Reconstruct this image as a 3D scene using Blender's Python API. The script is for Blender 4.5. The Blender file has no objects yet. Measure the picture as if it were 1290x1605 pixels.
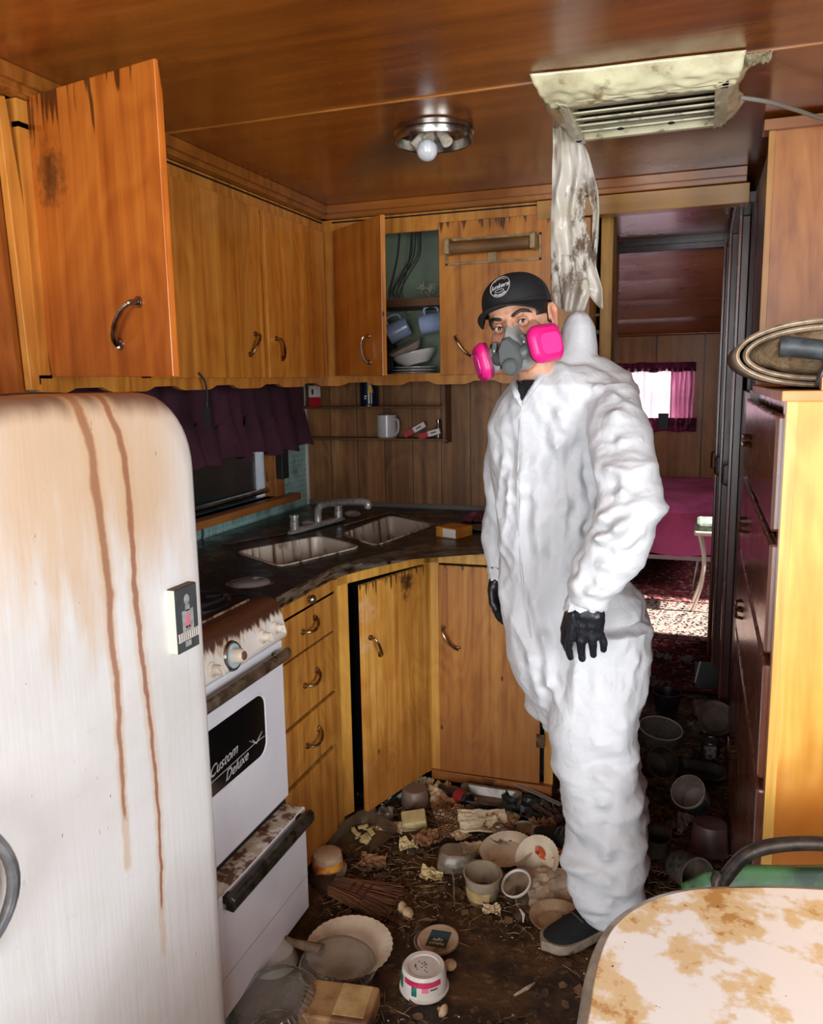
import bpy, bmesh, math, random
import numpy as np
from math import sin, cos, pi, radians as rad
from mathutils import Vector as V, Matrix, noise
from mathutils.bvhtree import BVHTree

random.seed(7)
S = bpy.context.scene
COL = S.collection

# ------------------------------------------------------------------ camera
FPX, YAW, PIT, ROL, EYE = 1278.5, .34167, .16018, -.0170, 1.5
def cam_axes():
    cy, sy = cos(YAW), sin(YAW)
    r0 = V((cy, sy, 0)); f0 = V((-sy, cy, 0)); u = V((0, 0, 1))
    f = f0*cos(PIT)-u*sin(PIT); up = u*cos(PIT)+f0*sin(PIT)
    return r0*cos(ROL)+up*sin(ROL), up*cos(ROL)-r0*sin(ROL), f
CR, CU, CF = cam_axes()
cd = bpy.data.cameras.new('camera'); cam = bpy.data.objects.new('camera', cd); COL.objects.link(cam)
cd.sensor_fit = 'HORIZONTAL'; cd.sensor_width = 36; cd.lens = 36*FPX/1290
cam.matrix_world = Matrix(((CR.x, CU.x, -CF.x, 0), (CR.y, CU.y, -CF.y, 0), (CR.z, CU.z, -CF.z, EYE), (0, 0, 0, 1)))
cd.clip_start = .05
S.camera = cam
S.view_settings.view_transform = 'Standard'; S.view_settings.look = 'None'
S.view_settings.gamma = 1; S.view_settings.use_curve_mapping = False
S.view_settings.exposure = 0.2
S.cycles.max_bounces = 8; S.cycles.diffuse_bounces = 4; S.cycles.transparent_max_bounces = 12

def at(px, py, X=None, Y=None, Z=None, D=None):
    """a point of the place: where the sight line of a spot in the photograph meets a given wall, face or floor"""
    d = CR*((px-645)/FPX)-CU*((py-802.5)/FPX)+CF
    if X is not None: t = X/d.x
    elif Y is not None: t = Y/d.y
    elif Z is not None: t = (Z-EYE)/d.z
    else: t = D
    return V((0, 0, EYE))+d*t

def srgb(h):
    h = h.lstrip('#')
    c = [int(h[i:i+2], 16)/255 for i in (0, 2, 4)]
    return tuple([x/12.92 if x <= .04045 else ((x+.055)/1.055)**2.4 for x in c])+(1,)

# ------------------------------------------------------------------ light
w = bpy.data.worlds.new('sky'); S.world = w; w.use_nodes = True
w.node_tree.nodes['Background'].inputs[0].default_value = (.78, .88, 1, 1)
w.node_tree.nodes['Background'].inputs[1].default_value = 1.0
def area(name, loc, aim, sx, sy, energy, col, spread=180):
    l = bpy.data.lights.new(name, 'AREA'); l.shape = 'RECTANGLE'; l.size = sx; l.size_y = sy
    l.energy = energy; l.color = col; l.spread = rad(spread)
    o = bpy.data.objects.new(name, l); COL.objects.link(o); o.location = loc
    o.rotation_euler = (V(aim)-V(loc)).to_track_quat('-Z', 'Y').to_euler()
    return o
area('daylight_rear_doorway', (-.35, -1.75, 1.25), (-.35, 2, 1.1), 1.7, 1.9, 88, (.93, .97, 1))
area('daylight_side_window', (1.45, -.15, 1.5), (-1.5, 2.3, 1.6), 1.2, .85, 60, (.93, .97, 1))
area('daylight_bedroom_window', (-.35, 7.95, 1.3), (-.3, 5, 1.0), 1.3, .75, 26, (1, .97, .97))
area('daylight_bedroom_side', (1.05, 5.4, 1.6), (-.3, 5.3, 0), 1.0, .9, 14, (1, .96, .97))
sl = bpy.data.lights.new('sun', 'SUN'); sl.energy = 9; sl.angle = rad(1.2); sl.color = (1, .90, .87)
so = bpy.data.objects.new('sun', sl); COL.objects.link(so); so.location = (3, 5.5, 5)
so.rotation_euler = V((-.65, .02, -.76)).to_track_quat('-Z', 'Y').to_euler()

# ------------------------------------------------------------------ materials
class N:
    def __init__(s, name):
        s.m = bpy.data.materials.new(name); s.m.use_nodes = True
        s.t = s.m.node_tree; s.b = s.t.nodes['Principled BSDF']; s.out = s.t.nodes['Material Output']
    def n(s, kind, ins=None, **kw):
        o = s.t.nodes.new('ShaderNode'+kind)
        for k, v in kw.items(): setattr(o, k, v)
        for k, v in (ins or {}).items(): s.set(o.inputs[k], v)
        return o
    def set(s, sock, v):
        if isinstance(v, bpy.types.NodeSocket): s.t.links.new(v, sock)
        else: sock.default_value = v
    def math(s, op, a, b=0., c=0., clamp=False):
        o = s.n('Math', {0: a, 1: b, 2: c}, operation=op); o.use_clamp = clamp
        return o.outputs[0]
    def mix(s, f, a, b, mode='MIX'):
        o = s.n('Mix', data_type='RGBA', blend_type=mode); s.set(o.inputs[0], f); s.set(o.inputs[6], a); s.set(o.inputs[7], b)
        return o.outputs[2]
    def noise(s, vec, scale, detail=3, rough=.55, dist=0):
        return s.n('TexNoise', {'Vector': vec, 'Scale': scale, 'Detail': detail, 'Roughness': rough, 'Distortion': dist}).outputs[0]
    def step(s, v, lo, hi):
        o = s.n('MapRange', {0: v, 1: lo, 2: hi, 3: 0., 4: 1.}, interpolation_type='SMOOTHSTEP')
        return o.outputs[0]
    def coords(s, kind='Object', scale=(1, 1, 1)):
        src = s.n('NewGeometry').outputs['Position'] if kind == 'World' else s.n('TexCoord').outputs[kind]
        return s.n('Mapping', {'Vector': src, 'Scale': scale}).outputs[0]
    def bump(s, h, strength, dist=.002):
        s.set(s.b.inputs['Normal'], s.n('Bump', {'Height': h, 'Strength': strength, 'Distance': dist}).outputs[0])

def M(name, c, c2=None, vs=5, stretch=(1, 1, 1), rough=.5, metal=0, dirt=None, ds=7, dlo=.5, dhi=.62, bump=0, bs=60, bd=.002,
      trans=0, alpha=1, coat=0, transluc=0, world=False, droughness=None, detail=4):
    g = N(name); v = g.coords('World' if world else 'Object', stretch); b = g.b.inputs
    col = srgb(c)
    if c2: col = g.mix(g.step(g.noise(v, vs, detail), .35, .65), col, srgb(c2))
    if dirt:
        d = g.step(g.noise(v, ds, 6, .62), dlo, dhi)
        col = g.mix(d, col, srgb(dirt))
        if droughness is not None:
            g.set(b['Roughness'], g.math('MULTIPLY_ADD', d, droughness-rough, rough))
    g.set(b['Base Color'], col)
    if droughness is None or not dirt: b['Roughness'].default_value = rough
    b['Metallic'].default_value = metal; b['Transmission Weight'].default_value = trans
    b['Alpha'].default_value = alpha; b['Coat Weight'].default_value = coat; b['Coat Roughness'].default_value = .12
    if bump: g.bump(g.noise(v, bs, 5), bump, bd)
    if transluc:
        t = g.n('BsdfTranslucent', {'Color': col})
        m = g.n('MixShader', {0: transluc, 1: g.b.outputs[0], 2: t.outputs[0]})
        g.t.links.new(m.outputs[0], g.out.inputs[0])
    return g.m

def wood(name, base, dark, light=None, axis='z', gs=28, rough=.38, strips=0, coat=.15, blotch=.35, drip=None, drip_col='2a1206', groove=0, specks=0, sv=.12, stretch=.045, low=None, spots=(), rings=.045):
    """stained plywood and boards: grain along one axis, veneer strips, drips running down from a height"""
    g = N(name); b = g.b.inputs
    pos = g.n('NewGeometry').outputs['Position']
    sp = g.n('SeparateXYZ', {0: pos}).outputs
    if axis == 'z': u = g.math('ADD', sp[0], sp[1]); w2 = g.math('SUBTRACT', sp[0], sp[1]); a = sp[2]
    elif axis == 'x': u = sp[1]; w2 = sp[2]; a = sp[0]
    else: u = sp[0]; w2 = sp[2]; a = sp[1]
    vec = g.n('CombineXYZ', {0: u, 1: g.math('MULTIPLY', w2, .3), 2: g.math('MULTIPLY', a, stretch)}).outputs[0]
    cath = g.noise(g.n('CombineXYZ', {0: u, 1: 0., 2: g.math('MULTIPLY', a, .3)}).outputs[0], 3.5, 3, .5, .6)
    ring_a = rings; rings = g.math('SINE', g.math('MULTIPLY', cath, 85))
    gr = g.noise(vec, gs, 6, .6, .3)
    gr0 = gr; gr = g.math('MULTIPLY_ADD', rings, ring_a, gr)
    ramp = g.n('ValToRGB', {0: gr}); e = ramp.color_ramp.elements
    e[0].position = .28; e[0].color = srgb(dark); e[1].position = .72; e[1].color = srgb(light or base)
    m = ramp.color_ramp.elements.new(.5); m.color = srgb(base)
    col = ramp.outputs[0]
    if strips:
        fl = g.math('FLOOR', g.math('DIVIDE', u, strips))
        wn = g.n('TexWhiteNoise', {'W': fl}, noise_dimensions='1D').outputs[0]
        col = g.mix(1., col, g.n('CombineColor', {0: g.math('MULTIPLY_ADD', wn, sv*2, 1-sv), 1: g.math('MULTIPLY_ADD', wn, sv*2.2, 1-sv*1.1), 2: g.math('MULTIPLY_ADD', wn, sv*2.2, 1-sv*1.1)}).outputs[0], 'MULTIPLY')
    if blotch:
        bl = g.step(g.noise(pos, 3.2, 4, .6), .42, .72)
        col = g.mix(g.math('MULTIPLY', bl, blotch), col, srgb(dark))
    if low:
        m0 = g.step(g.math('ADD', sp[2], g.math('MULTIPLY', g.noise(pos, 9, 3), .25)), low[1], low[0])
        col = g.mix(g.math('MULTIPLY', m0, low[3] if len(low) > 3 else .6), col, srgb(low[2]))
    if drip:
        zt, ln, amt = drip
        dv = g.n('CombineXYZ', {0: g.math('MULTIPLY', u, 60), 1: 0., 2: g.math('MULTIPLY', sp[2], 3.5)}).outputs[0]
        dn = g.noise(dv, 1.0, 2, .5)
        m1 = g.step(sp[2], zt-ln, zt)
        dm = g.step(g.math('MULTIPLY_ADD', m1, .30, dn), .93-.1*amt, .99-.1*amt)
        col = g.mix(g.math('MULTIPLY', dm, .85), col, srgb(drip_col))
    for (c_, r_, a_, *cx_) in spots:
        dd = g.n('VectorMath', {0: pos, 1: tuple(c_)}, operation='DISTANCE').outputs['Value']
        sm = g.step(g.math('ADD', g.math('DIVIDE', dd, r_), g.math('MULTIPLY', g.noise(pos, 38, 5, .7), 1.6)), 1.75, 1.0)
        col = g.mix(g.math('MULTIPLY', sm, a_), col, srgb(cx_[0] if cx_ else '24120a'))
    if specks:
        vo = g.n('TexVoronoi', {'Vector': g.n('Mapping', {'Vector': pos, 'Scale': (1, 1, .45)}).outputs[0], 'Scale': 22.})
        rnd = g.n('SeparateColor', {0: vo.outputs['Color']}).outputs[0]
        sk = g.math('MULTIPLY', g.math('LESS_THAN', vo.outputs['Distance'], .10), g.math('LESS_THAN', rnd, specks))
        col = g.mix(g.math('MULTIPLY', sk, .85), col, srgb('1e0d05'))
    h = gr0
    if groove:
        f = g.math('FRACT', g.math('DIVIDE', g.math('ADD', u, 50.), groove))
        gm = g.math('LESS_THAN', f, .035)
        col = g.mix(g.math('MULTIPLY', gm, .75), col, srgb('1d0f07'))
    g.set(b['Base Color'], col)
    g.set(b['Roughness'], g.math('MULTIPLY_ADD', g.noise(pos, 6, 3), .25, rough-.12))
    b['Coat Weight'].default_value = coat; b['Coat Roughness'].default_value = .18
    g.bump(h, .03, .001)
    return g.m

def door_spot(px, py):
    e = V((0, 0, EYE)); d = at(px, py, D=1.)-e; p0 = V((-1.05, 2.39, 0)); n = V((.41, -.18, 0))
    return e+d*((p0-e).dot(n)/d.dot(n))
W_UP = wood('stained_plywood_upper', 'cb7f2e', 'a45f1c', 'dc9840', strips=.085, rough=.34, coat=.25, blotch=.3, specks=.03)
W_UPF = wood('upper_face_frame_wood', 'c88232', '9e5e1e', 'd89a44', rough=.36, coat=.2, blotch=.3)
W_OPEN = wood('open_door_plywood', 'c06a22', '9c4c12', 'd4832e', strips=0, rough=.32, coat=.3, blotch=.35, drip=(2.19, .30, 1.5), specks=.05, spots=[(at(88, 275, D=1.9), .10, .8), (at(70, 205, D=1.95), .07, .6)])
W_UPDRIP = wood('dripped_upper_plywood', 'c47826', '93531a', 'd48e38', rough=.36, coat=.2, drip=(2.14, .14, 1.5), specks=.06)
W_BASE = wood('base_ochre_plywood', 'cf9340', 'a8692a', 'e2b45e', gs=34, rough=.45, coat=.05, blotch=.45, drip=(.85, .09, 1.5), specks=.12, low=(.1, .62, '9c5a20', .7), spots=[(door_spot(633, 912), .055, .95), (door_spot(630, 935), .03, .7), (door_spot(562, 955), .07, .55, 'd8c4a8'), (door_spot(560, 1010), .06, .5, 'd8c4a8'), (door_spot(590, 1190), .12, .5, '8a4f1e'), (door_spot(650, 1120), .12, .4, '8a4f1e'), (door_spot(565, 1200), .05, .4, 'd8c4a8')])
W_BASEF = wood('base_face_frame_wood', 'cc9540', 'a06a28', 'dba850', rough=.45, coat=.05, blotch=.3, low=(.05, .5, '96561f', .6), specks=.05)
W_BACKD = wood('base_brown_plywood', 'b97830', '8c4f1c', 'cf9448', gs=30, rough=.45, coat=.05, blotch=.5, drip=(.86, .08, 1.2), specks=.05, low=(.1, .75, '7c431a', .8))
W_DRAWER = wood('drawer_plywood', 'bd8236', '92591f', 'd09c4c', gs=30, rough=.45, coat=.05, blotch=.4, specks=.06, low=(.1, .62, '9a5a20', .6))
W_PLANK = wood('brown_plank_paneling', '8a5e36', '5e3b1d', 'a87c4c', gs=22, rough=.55, coat=0, strips=.135, sv=.2, blotch=.55, groove=.135, specks=.04)
W_SHELF = wood('dark_shelf_wood', '5e3a20', '3c2312', '75492a', axis='x', rough=.5, coat=.05)
W_CEIL = wood('varnished_ceiling_plywood', '8e4c18', '6a3410', 'a65e22', axis='x', gs=12, rough=.24, coat=.55, blotch=.3, stretch=.12, rings=.006)
W_TRIM = wood('varnished_trim_wood', '9a5a20', '74400f', 'ad6c2c', axis='x', gs=30, rough=.3, coat=.4)
W_GOLD = wood('golden_beam_wood', 'b07c30', '8a5a1e', 'c08c3c', axis='x', gs=24, rough=.35, coat=.3)
W_DARK = wood('dark_varnished_door_wood', '4c261c', '32170f', '5e3224', gs=22, rough=.32, coat=.2, blotch=.3)
W_DRESS = wood('red_brown_varnished_wood', '74402a', '51281a', '8a5038', gs=20, rough=.27, coat=.5, blotch=.3)
W_YEL = wood('golden_plywood_panel', 'd9a548', 'c4872e', 'e8bd64', gs=14, rough=.4, coat=.1, blotch=.35, specks=.04, stretch=.09, low=(.75, .98, 'b8681f', .85))
W_ASH = wood('tan_elm_plywood', 'b8743c', '95562a', 'c98848', gs=16, rough=.42, coat=.1, blotch=.4, stretch=.16)
W_WALL = wood('orange_wall_plywood', 'a3591f', '7c3f12', 'b46a2a', rough=.4, coat=.2)
W_BED = wood('bedroom_red_plywood', '84492a', '61321c', '97552f', axis='x', gs=14, rough=.3, coat=.2, stretch=.12, rings=.006)
W_BEDL = wood('bedroom_tan_plywood', 'a06a36', '7d4c22', 'b07a42', gs=16, rough=.45, coat=.1, groove=.4)
W_PULL = wood('sill_wood', '9a5f2c', '6c3f1a', 'b07438', axis='y', rough=.5)

CHROME = M('chrome', 'c9c6c0', '8f8a82', vs=30, rough=.18, metal=1)
STEEL = M('brushed_steel', 'b5b1aa', '8d8881', vs=20, rough=.25, metal=1, dirt='5b4a38', ds=14, dlo=.58, dhi=.7)
BRONZE = M('aged_bronze_handle', 'a89072', '7a5c40', vs=60, rough=.3, metal=1)
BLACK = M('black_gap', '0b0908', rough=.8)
BLKPL = M('black_plastic', '17181a', '22262a', rough=.45)
RUBBER = M('dark_rubber', '26282a', rough=.6)
WHITEP = M('white_enamel', 'e6e8ea', 'dcdfe2', vs=3, rough=.22, coat=.3)
ENAMEL_D = M('dirty_white_enamel', 'dfd9ce', 'd0c4b0', vs=8, rough=.3, dirt='6e4a30', ds=16, dlo=.58, dhi=.72, coat=.2)
CREAMP = M('cream_paint', 'e0d8c4', rough=.5)
PLATEW = M('white_glaze', 'd8d6d2', rough=.2, coat=.4)
MUGW = M('white_mug_glaze', 'c9c8c8', 'bab8b6', rough=.25, coat=.4)
MUGB = M('pale_blue_glaze', '9fb0cc', '8798b8', rough=.25, coat=.4)
RED = M('red_card', 'b01a2c', rough=.5)
PINKC = M('pink_card', 'd8748a', rough=.5)
CARDW = M('white_card', 'd9d3cc', rough=.5)
NAVY = M('navy_print', '0f1a30', rough=.35)
YELL = M('yellow_print', 'd6a92a', rough=.5)
PAPERP = M('paper_plate', 'd5c6ae', 'c2ae92', vs=9, rough=.7, dirt='8a6c4c', ds=10, dlo=.56, dhi=.8)
PAPERB = M('browned_paper', 'cdb892', 'a98c62', vs=14, rough=.8, dirt='5a4028', ds=12, dlo=.58, dhi=.7)
BROWNC = M('brown_card', '8e6440', '6e4a2c', vs=12, rough=.8, dirt='3a2616', ds=14, dlo=.55, dhi=.7)
CLEARD = M('dirty_clear_plastic', 'a89c88', '7d6e5a', vs=9, rough=.25, alpha=.55, dirt='4a3826', ds=12, dlo=.5, dhi=.7, droughness=.7)
CLEARP = M('clear_plastic', 'b9b6ae', '968e82', vs=12, rough=.12, alpha=.38, coat=.5)
FOIL = M('dirty_foil', '857d72', '5f564c', vs=12, rough=.42, metal=.35, bump=.5, bs=60, dirt='3b2d20', ds=9, dlo=.5, dhi=.66)
LIDBR = M('grimy_lid', '857460', '5f4d3a', vs=14, rough=.45, dirt='33241a', ds=12, dlo=.5, dhi=.65)
TUBW = M('white_tub_plastic', 'd9d3cc', 'c8beb2', vs=12, rough=.4, dirt='6a513c', ds=14, dlo=.62, dhi=.74)
TUBT = M('tan_tub_plastic', 'c2aa90', 'a98e72', vs=12, rough=.45, dirt='5a4230', ds=10, dlo=.55, dhi=.7)
TUBG = M('grey_translucent_tub', '82705f', '6e5c4c', vs=8, rough=.4, alpha=.9, dirt='42301f', ds=10, dlo=.55, dhi=.7)
TUBR = M('terracotta_tub', '7d4f36', '64402c', rough=.4, alpha=.9)
MUCK = M('black_grime', '241a13', '3a2a1c', vs=14, rough=.7, bump=.6, bs=60)
TEAL = M('teal_print', '2f6d78', '1d4252', vs=12, rough=.45)
GREENP = M('green_print', '3e7a5e', '2c5c48', rough=.5)
ORANGEB = M('orange_bag_plastic', 'c8551c', 'a63c10', vs=20, rough=.3, coat=.3, bump=.6, bs=40)
TWIG = M('straw_and_twigs', '9c7c54', '5e4226', vs=20, rough=.8)
FLAKE = M('dead_leaf_flakes', '6a4c30', '2e2014', vs=16, rough=.8)
CRUMB = M('pale_crumbs', 'b8a68c', '8b765a', vs=30, rough=.8)
MUSH = M('mushroom_cream', 'c9b08a', '9c7a55', vs=30, rough=.7)
BRISTLE = M('broom_bristle', '7c4d28', '4c2c16', vs=60, stretch=(.06, 1, 1), rough=.75, bump=.8, bs=120)
SPONGE = M('yellowed_block', 'cdbb88', 'b09c68', vs=20, rough=.9, dirt='6a5030', ds=14, dlo=.56, dhi=.7)
# ------------------------------------------------------------------ mesh helpers
class B:
    def __init__(s): s.bm = bmesh.new(); s.m = Matrix()
    def v(s, p): return s.bm.verts.new(s.m @ V(p))
    def f(s, vs):
        try: return s.bm.faces.new(vs)
        except ValueError: return None
    def box(s, lo, hi, rot=None):
        c = (V(lo)+V(hi))/2; h = (V(hi)-V(lo))/2
        R = rot or Matrix.Identity(3)
        vs = [s.v(c+R @ V((h.x*a, h.y*b, h.z*d))) for a in (-1, 1) for b in (-1, 1) for d in (-1, 1)]
        for q in ((0, 1, 3, 2), (4, 6, 7, 5), (0, 4, 5, 1), (2, 3, 7, 6), (0, 2, 6, 4), (1, 5, 7, 3)): s.f([vs[i] for i in q])
        return s
    def cbox(s, c, size, rot=None): c = V(c); h = V(size)/2; return s.box(c-h, c+h, rot)
    def rings(s, rs, cap=True, closed=True):
        L = [[s.v(p) for p in r] for r in rs]; n = len(L[0])
        for a, b in zip(L, L[1:]):
            for i in range(n if closed else n-1):
                j = (i+1) % n; s.f([a[i], a[j], b[j], b[i]])
        if cap and closed: s.f(list(reversed(L[0]))); s.f(L[-1])
        return s
    def tube(s, pts, r, seg=8, cap=True, flat=1.0, upv=(0, 0, 1)):
        pts = [V(p) for p in pts]; rr = r if isinstance(r, (list, tuple)) else [r]*len(pts); out = []
        ref = V(upv)
        for i, p in enumerate(pts):
            t = (pts[min(i+1, len(pts)-1)]-pts[max(i-1, 0)]).normalized()
            a = ref-t*ref.dot(t)
            if a.length < 1e-3: a = V((1, 0, 0))-t*t.x
            a.normalize(); ref = a; b = t.cross(a)
            out.append([p+a*cos(2*pi*k/seg)*rr[i]*flat+b*sin(2*pi*k/seg)*rr[i] for k in range(seg)])
        return s.rings(out, cap)
    def lathe(s, prof, seg=32, c=(0, 0, 0), flute=0, nf=0, R=None, sy=1, loop=False, open_=False):
        if loop: prof = list(prof)+[prof[0]]
        c = V(c); R = R or Matrix.Identity(3)
        rs = []
        for q in prof:
            r, z = q[0], q[1]; fl = q[2] if len(q) > 2 else 0
            rs.append([c+R @ V((max(r, 1e-4)*(1+fl*cos(nf*2*pi*k/seg))*cos(2*pi*k/seg), sy*max(r, 1e-4)*(1+fl*cos(nf*2*pi*k/seg))*sin(2*pi*k/seg), z)) for k in range(seg)])
        return s.rings(rs, not (loop or open_))
    def ell(s, c, r, R=None, seg=20, nr=12):
        c = V(c); R = R or Matrix.Identity(3); r = V(r if hasattr(r, '__len__') else (r, r, r)); rs = []
        for i in range(nr+1):
            th = pi*i/nr; q = max(sin(th), .004)
            rs.append([c+R @ V((r.x*q*cos(2*pi*k/seg), r.y*q*sin(2*pi*k/seg), -r.z*cos(th))) for k in range(seg)])
        return s.rings(rs, True)
    def prism(s, pts, z0, z1):
        return s.rings([[(p[0], p[1], z0) for p in pts], [(p[0], p[1], z1) for p in pts]])
    def slab(s, corners, t):
        """thick sheet: corners of the outer face, thickness goes to the back (right-hand normal reversed)"""
        c = [V(p) for p in corners]; n = (c[1]-c[0]).cross(c[2]-c[0]).normalized()
        return s.rings([c, [p-n*t for p in c]])
    def grid(s, fn, nu, nv):
        L = [[s.v(fn(i/nu, j/nv)) for j in range(nv+1)] for i in range(nu+1)]
        for i in range(nu):
            for j in range(nv): s.f([L[i][j], L[i+1][j], L[i+1][j+1], L[i][j+1]])
        return s
    def capsule(s, a, b, ra, rb, seg=14):
        a = V(a); b = V(b); d = b-a; L = max(d.length, 1e-5); t = d/L; pts = []; rr = []
        for k in range(5): th = pi/2*(1-k/4); pts.append(a-t*ra*sin(th)); rr.append(max(ra*cos(th), .0008))
        for k in range(5): th = pi/2*k/4; pts.append(b+t*rb*sin(th)); rr.append(max(rb*cos(th), .0008))
        return s.tube(pts, rr, seg)

def par_mat(p):
    m = Matrix()
    while p is not None: m = p.matrix_basis @ m; p = p.parent
    return m
def mesh_of(b, name):
    b.bm.normal_update(); bmesh.ops.recalc_face_normals(b.bm, faces=b.bm.faces[:])
    me = bpy.data.meshes.new(name); b.bm.to_mesh(me); b.bm.free(); return me
def put(name, b, mat, parent=None, world=False, bev=0, smooth=False, sub=0, solid=0, label=None, ang=40):
    me = b if isinstance(b, bpy.types.Mesh) else mesh_of(b, name)
    o = bpy.data.objects.new(name, me); COL.objects.link(o)
    if mat: me.materials.append(mat)
    if parent:
        o.parent = parent
        if world: me.transform(par_mat(parent).inverted())
    if smooth:
        me.polygons.foreach_set('use_smooth', [True]*len(me.polygons))
        if not sub: me.set_sharp_from_angle(angle=rad(ang))
    if solid: m = o.modifiers.new('solid', 'SOLIDIFY'); m.thickness = solid; m.offset = 0
    if bev: m = o.modifiers.new('bevel', 'BEVEL'); m.width = bev; m.segments = 2; m.limit_method = 'ANGLE'; m.angle_limit = rad(35)
    if sub: m = o.modifiers.new('sub', 'SUBSURF'); m.levels = sub; m.render_levels = sub
    if label: o['label'] = label
    return o
def tagit(o, label, cat, group=None, kind=None):
    if label: o['label'] = label
    if cat: o['category'] = cat
    if group: o['group'] = group
    if kind: o['kind'] = kind
    return o
def thing(name, label, cat, loc=(0, 0, 0), rot=(0, 0, 0), group=None, scale=None):
    o = bpy.data.objects.new(name, None); COL.objects.link(o); o.empty_display_size = .05
    o.location = loc; o.rotation_euler = rot
    if scale: o.scale = (scale,)*3
    return tagit(o, label, cat, group)
def one(name, b, mat, label, cat, loc=None, group=None, rot=None, kind=None, **kw):
    """a thing of one mesh; geometry is local to loc when loc is given, else it is re-centred on its own base"""
    me = mesh_of(b, name)
    if loc is None:
        n = len(me.vertices); a = np.empty(n*3); me.vertices.foreach_get('co', a); a = a.reshape(-1, 3)
        loc = V(((a[:, 0].min()+a[:, 0].max())/2, (a[:, 1].min()+a[:, 1].max())/2, a[:, 2].min()))
        me.transform(Matrix.Translation(-loc))
    o = put(name, me, mat, **kw); o.location = loc
    if rot: o.rotation_euler = rot
    return tagit(o, label, cat, group, kind)
def struct(name, b, mat, **kw):
    o = put(name, b, mat, **kw); o['kind'] = 'structure'; return o
def cat_rom(pts, n=8, closed=False):
    pts = [V(p) for p in pts]; out = []; N_ = len(pts)
    for i in range(N_ if closed else N_-1):
        if closed: p0, p1, p2, p3 = pts[i-1], pts[i], pts[(i+1) % N_], pts[(i+2) % N_]
        else: p0, p1, p2, p3 = pts[max(i-1, 0)], pts[i], pts[i+1], pts[min(i+2, N_-1)]
        for k in range(n):
            t = k/n
            out.append(.5*((2*p1)+(p2-p0)*t+(2*p0-5*p1+4*p2-p3)*t*t+(3*p1-p0-3*p2+p3)*t**3))
    if not closed: out.append(pts[-1])
    return out
def text(name, s, size, mat, parent, mw, extrude=.0004, shear=0, align='CENTER', bold=0):
    c = bpy.data.curves.new(name, 'FONT'); c.body = s; c.size = size; c.extrude = extrude; c.align_x = align; c.shear = shear; c.offset = bold
    c.resolution_u = 3
    o = bpy.data.objects.new(name, c); COL.objects.link(o)
    me = bpy.data.meshes.new_from_object(o.evaluated_get(bpy.context.evaluated_depsgraph_get()))
    bpy.data.objects.remove(o)
    me.transform(mw); me.materials.clear()
    return put(name, me, mat, parent, world=True)
def frame(o, x, y):
    """matrix with origin o, local x and y along the given directions"""
    x = V(x).normalized(); y = V(y); y = (y-x*x.dot(y)).normalized(); z = x.cross(y)
    return Matrix(((x.x, y.x, z.x, o[0]), (x.y, y.y, z.y, o[1]), (x.z, y.z, z.z, o[2]), (0, 0, 0, 1)))
def rrect(w_, h_, r, n=6, cx=0, cy=0):
    out = []
    for (sx, sy, a0) in ((1, 1, 0), (-1, 1, 90), (-1, -1, 180), (1, -1, 270)):
        for k in range(n+1):
            a = rad(a0+90*k/n); out.append((cx+sx*(w_/2-r)+r*cos(a), cy+sy*(h_/2-r)+r*sin(a)))
    return out
def handle(parent, c, along, out, L=.10, mat=None, r=.0045, world=True, name='handle'):
    """bowed cabinet pull, tapering towards one flared foot"""
    c = V(c); a = V(along).normalized(); o = V(out).normalized(); b = B(); side = a.cross(o)
    pts = [c-a*L/2+o*.004, c-a*L*.46+o*.022-side*0, c-a*L*.25+o*.030+side*.004, c+a*L*.1+o*.027+side*.007, c+a*L*.38+o*.016+side*.004, c+a*L/2+o*.004]
    b.tube(cat_rom(pts, 5), [r*1.5]+[r*.95]*9+[r*1.1]*8+[r*1.3]*7+[r*1.7], 8, upv=side)
    b.tube([c-a*L/2, c-a*L/2+o*.006], r*2, 10, upv=side); b.tube([c+a*L*.47, c+a*L*.47+o*.005], r*2.2, 10, upv=side)
    return put(name, b, mat or BRONZE, parent, world=world, smooth=True)

# ------------------------------------------------------------------ room shell
XW, YB, ZC, XR = -1.755, 3.47, 2.215, .95
CT = .925          # counter height
UX, UY = -1.527, 3.242   # upper cabinet faces
g = N('mucky_floor')
pos = g.coords('World')
n1 = g.noise(pos, 5, 6, .65); n2 = g.noise(pos, 38, 5, .7); n3 = g.noise(pos, 2.3, 3)
col = g.mix(g.step(n1, .42, .58), srgb('26180e'), srgb('55391f'))
col = g.mix(g.math('MULTIPLY', g.step(n2, .54, .66), .75), col, srgb('7c5e40'))
col = g.mix(g.step(n3, .55, .72), col, srgb('191009'))
g.set(g.b.inputs['Base Color'], col); g.set(g.b.inputs['Roughness'], g.math('MULTIPLY_ADD', n2, .7, .12))
g.bump(g.math('ADD', n2, n1), .9, .012)
FLOORM = g.m
g = N('red_carpet_debris_and_sunlit_paling')
pos = g.coords('World'); a = g.noise(pos, 60, 3, .6)
col = g.mix(g.step(g.noise(pos, 3, 3), .4, .65), srgb('8a1f2c'), srgb('6c1420'))
cy_ = g.n('SeparateXYZ', {0: pos}).outputs[1]; sunlit_band = g.math('MULTIPLY', g.step(cy_, 4.7, 4.85), g.step(cy_, 5.75, 5.45))
col = g.mix(g.step(g.math('MULTIPLY_ADD', sunlit_band, .20, g.noise(pos, 26, 5, .7)), .53, .62), col, srgb('c2aa9c'))  # pale debris; across the sunlit band the brightness is painted into the colour
col = g.mix(g.step(g.noise(g.coords('World', (1, .8, 1)), 52, 3, .6), .60, .65), col, srgb('1c0d0a'))
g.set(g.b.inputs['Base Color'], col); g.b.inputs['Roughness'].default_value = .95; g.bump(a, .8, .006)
CARPETM = g.m

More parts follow.
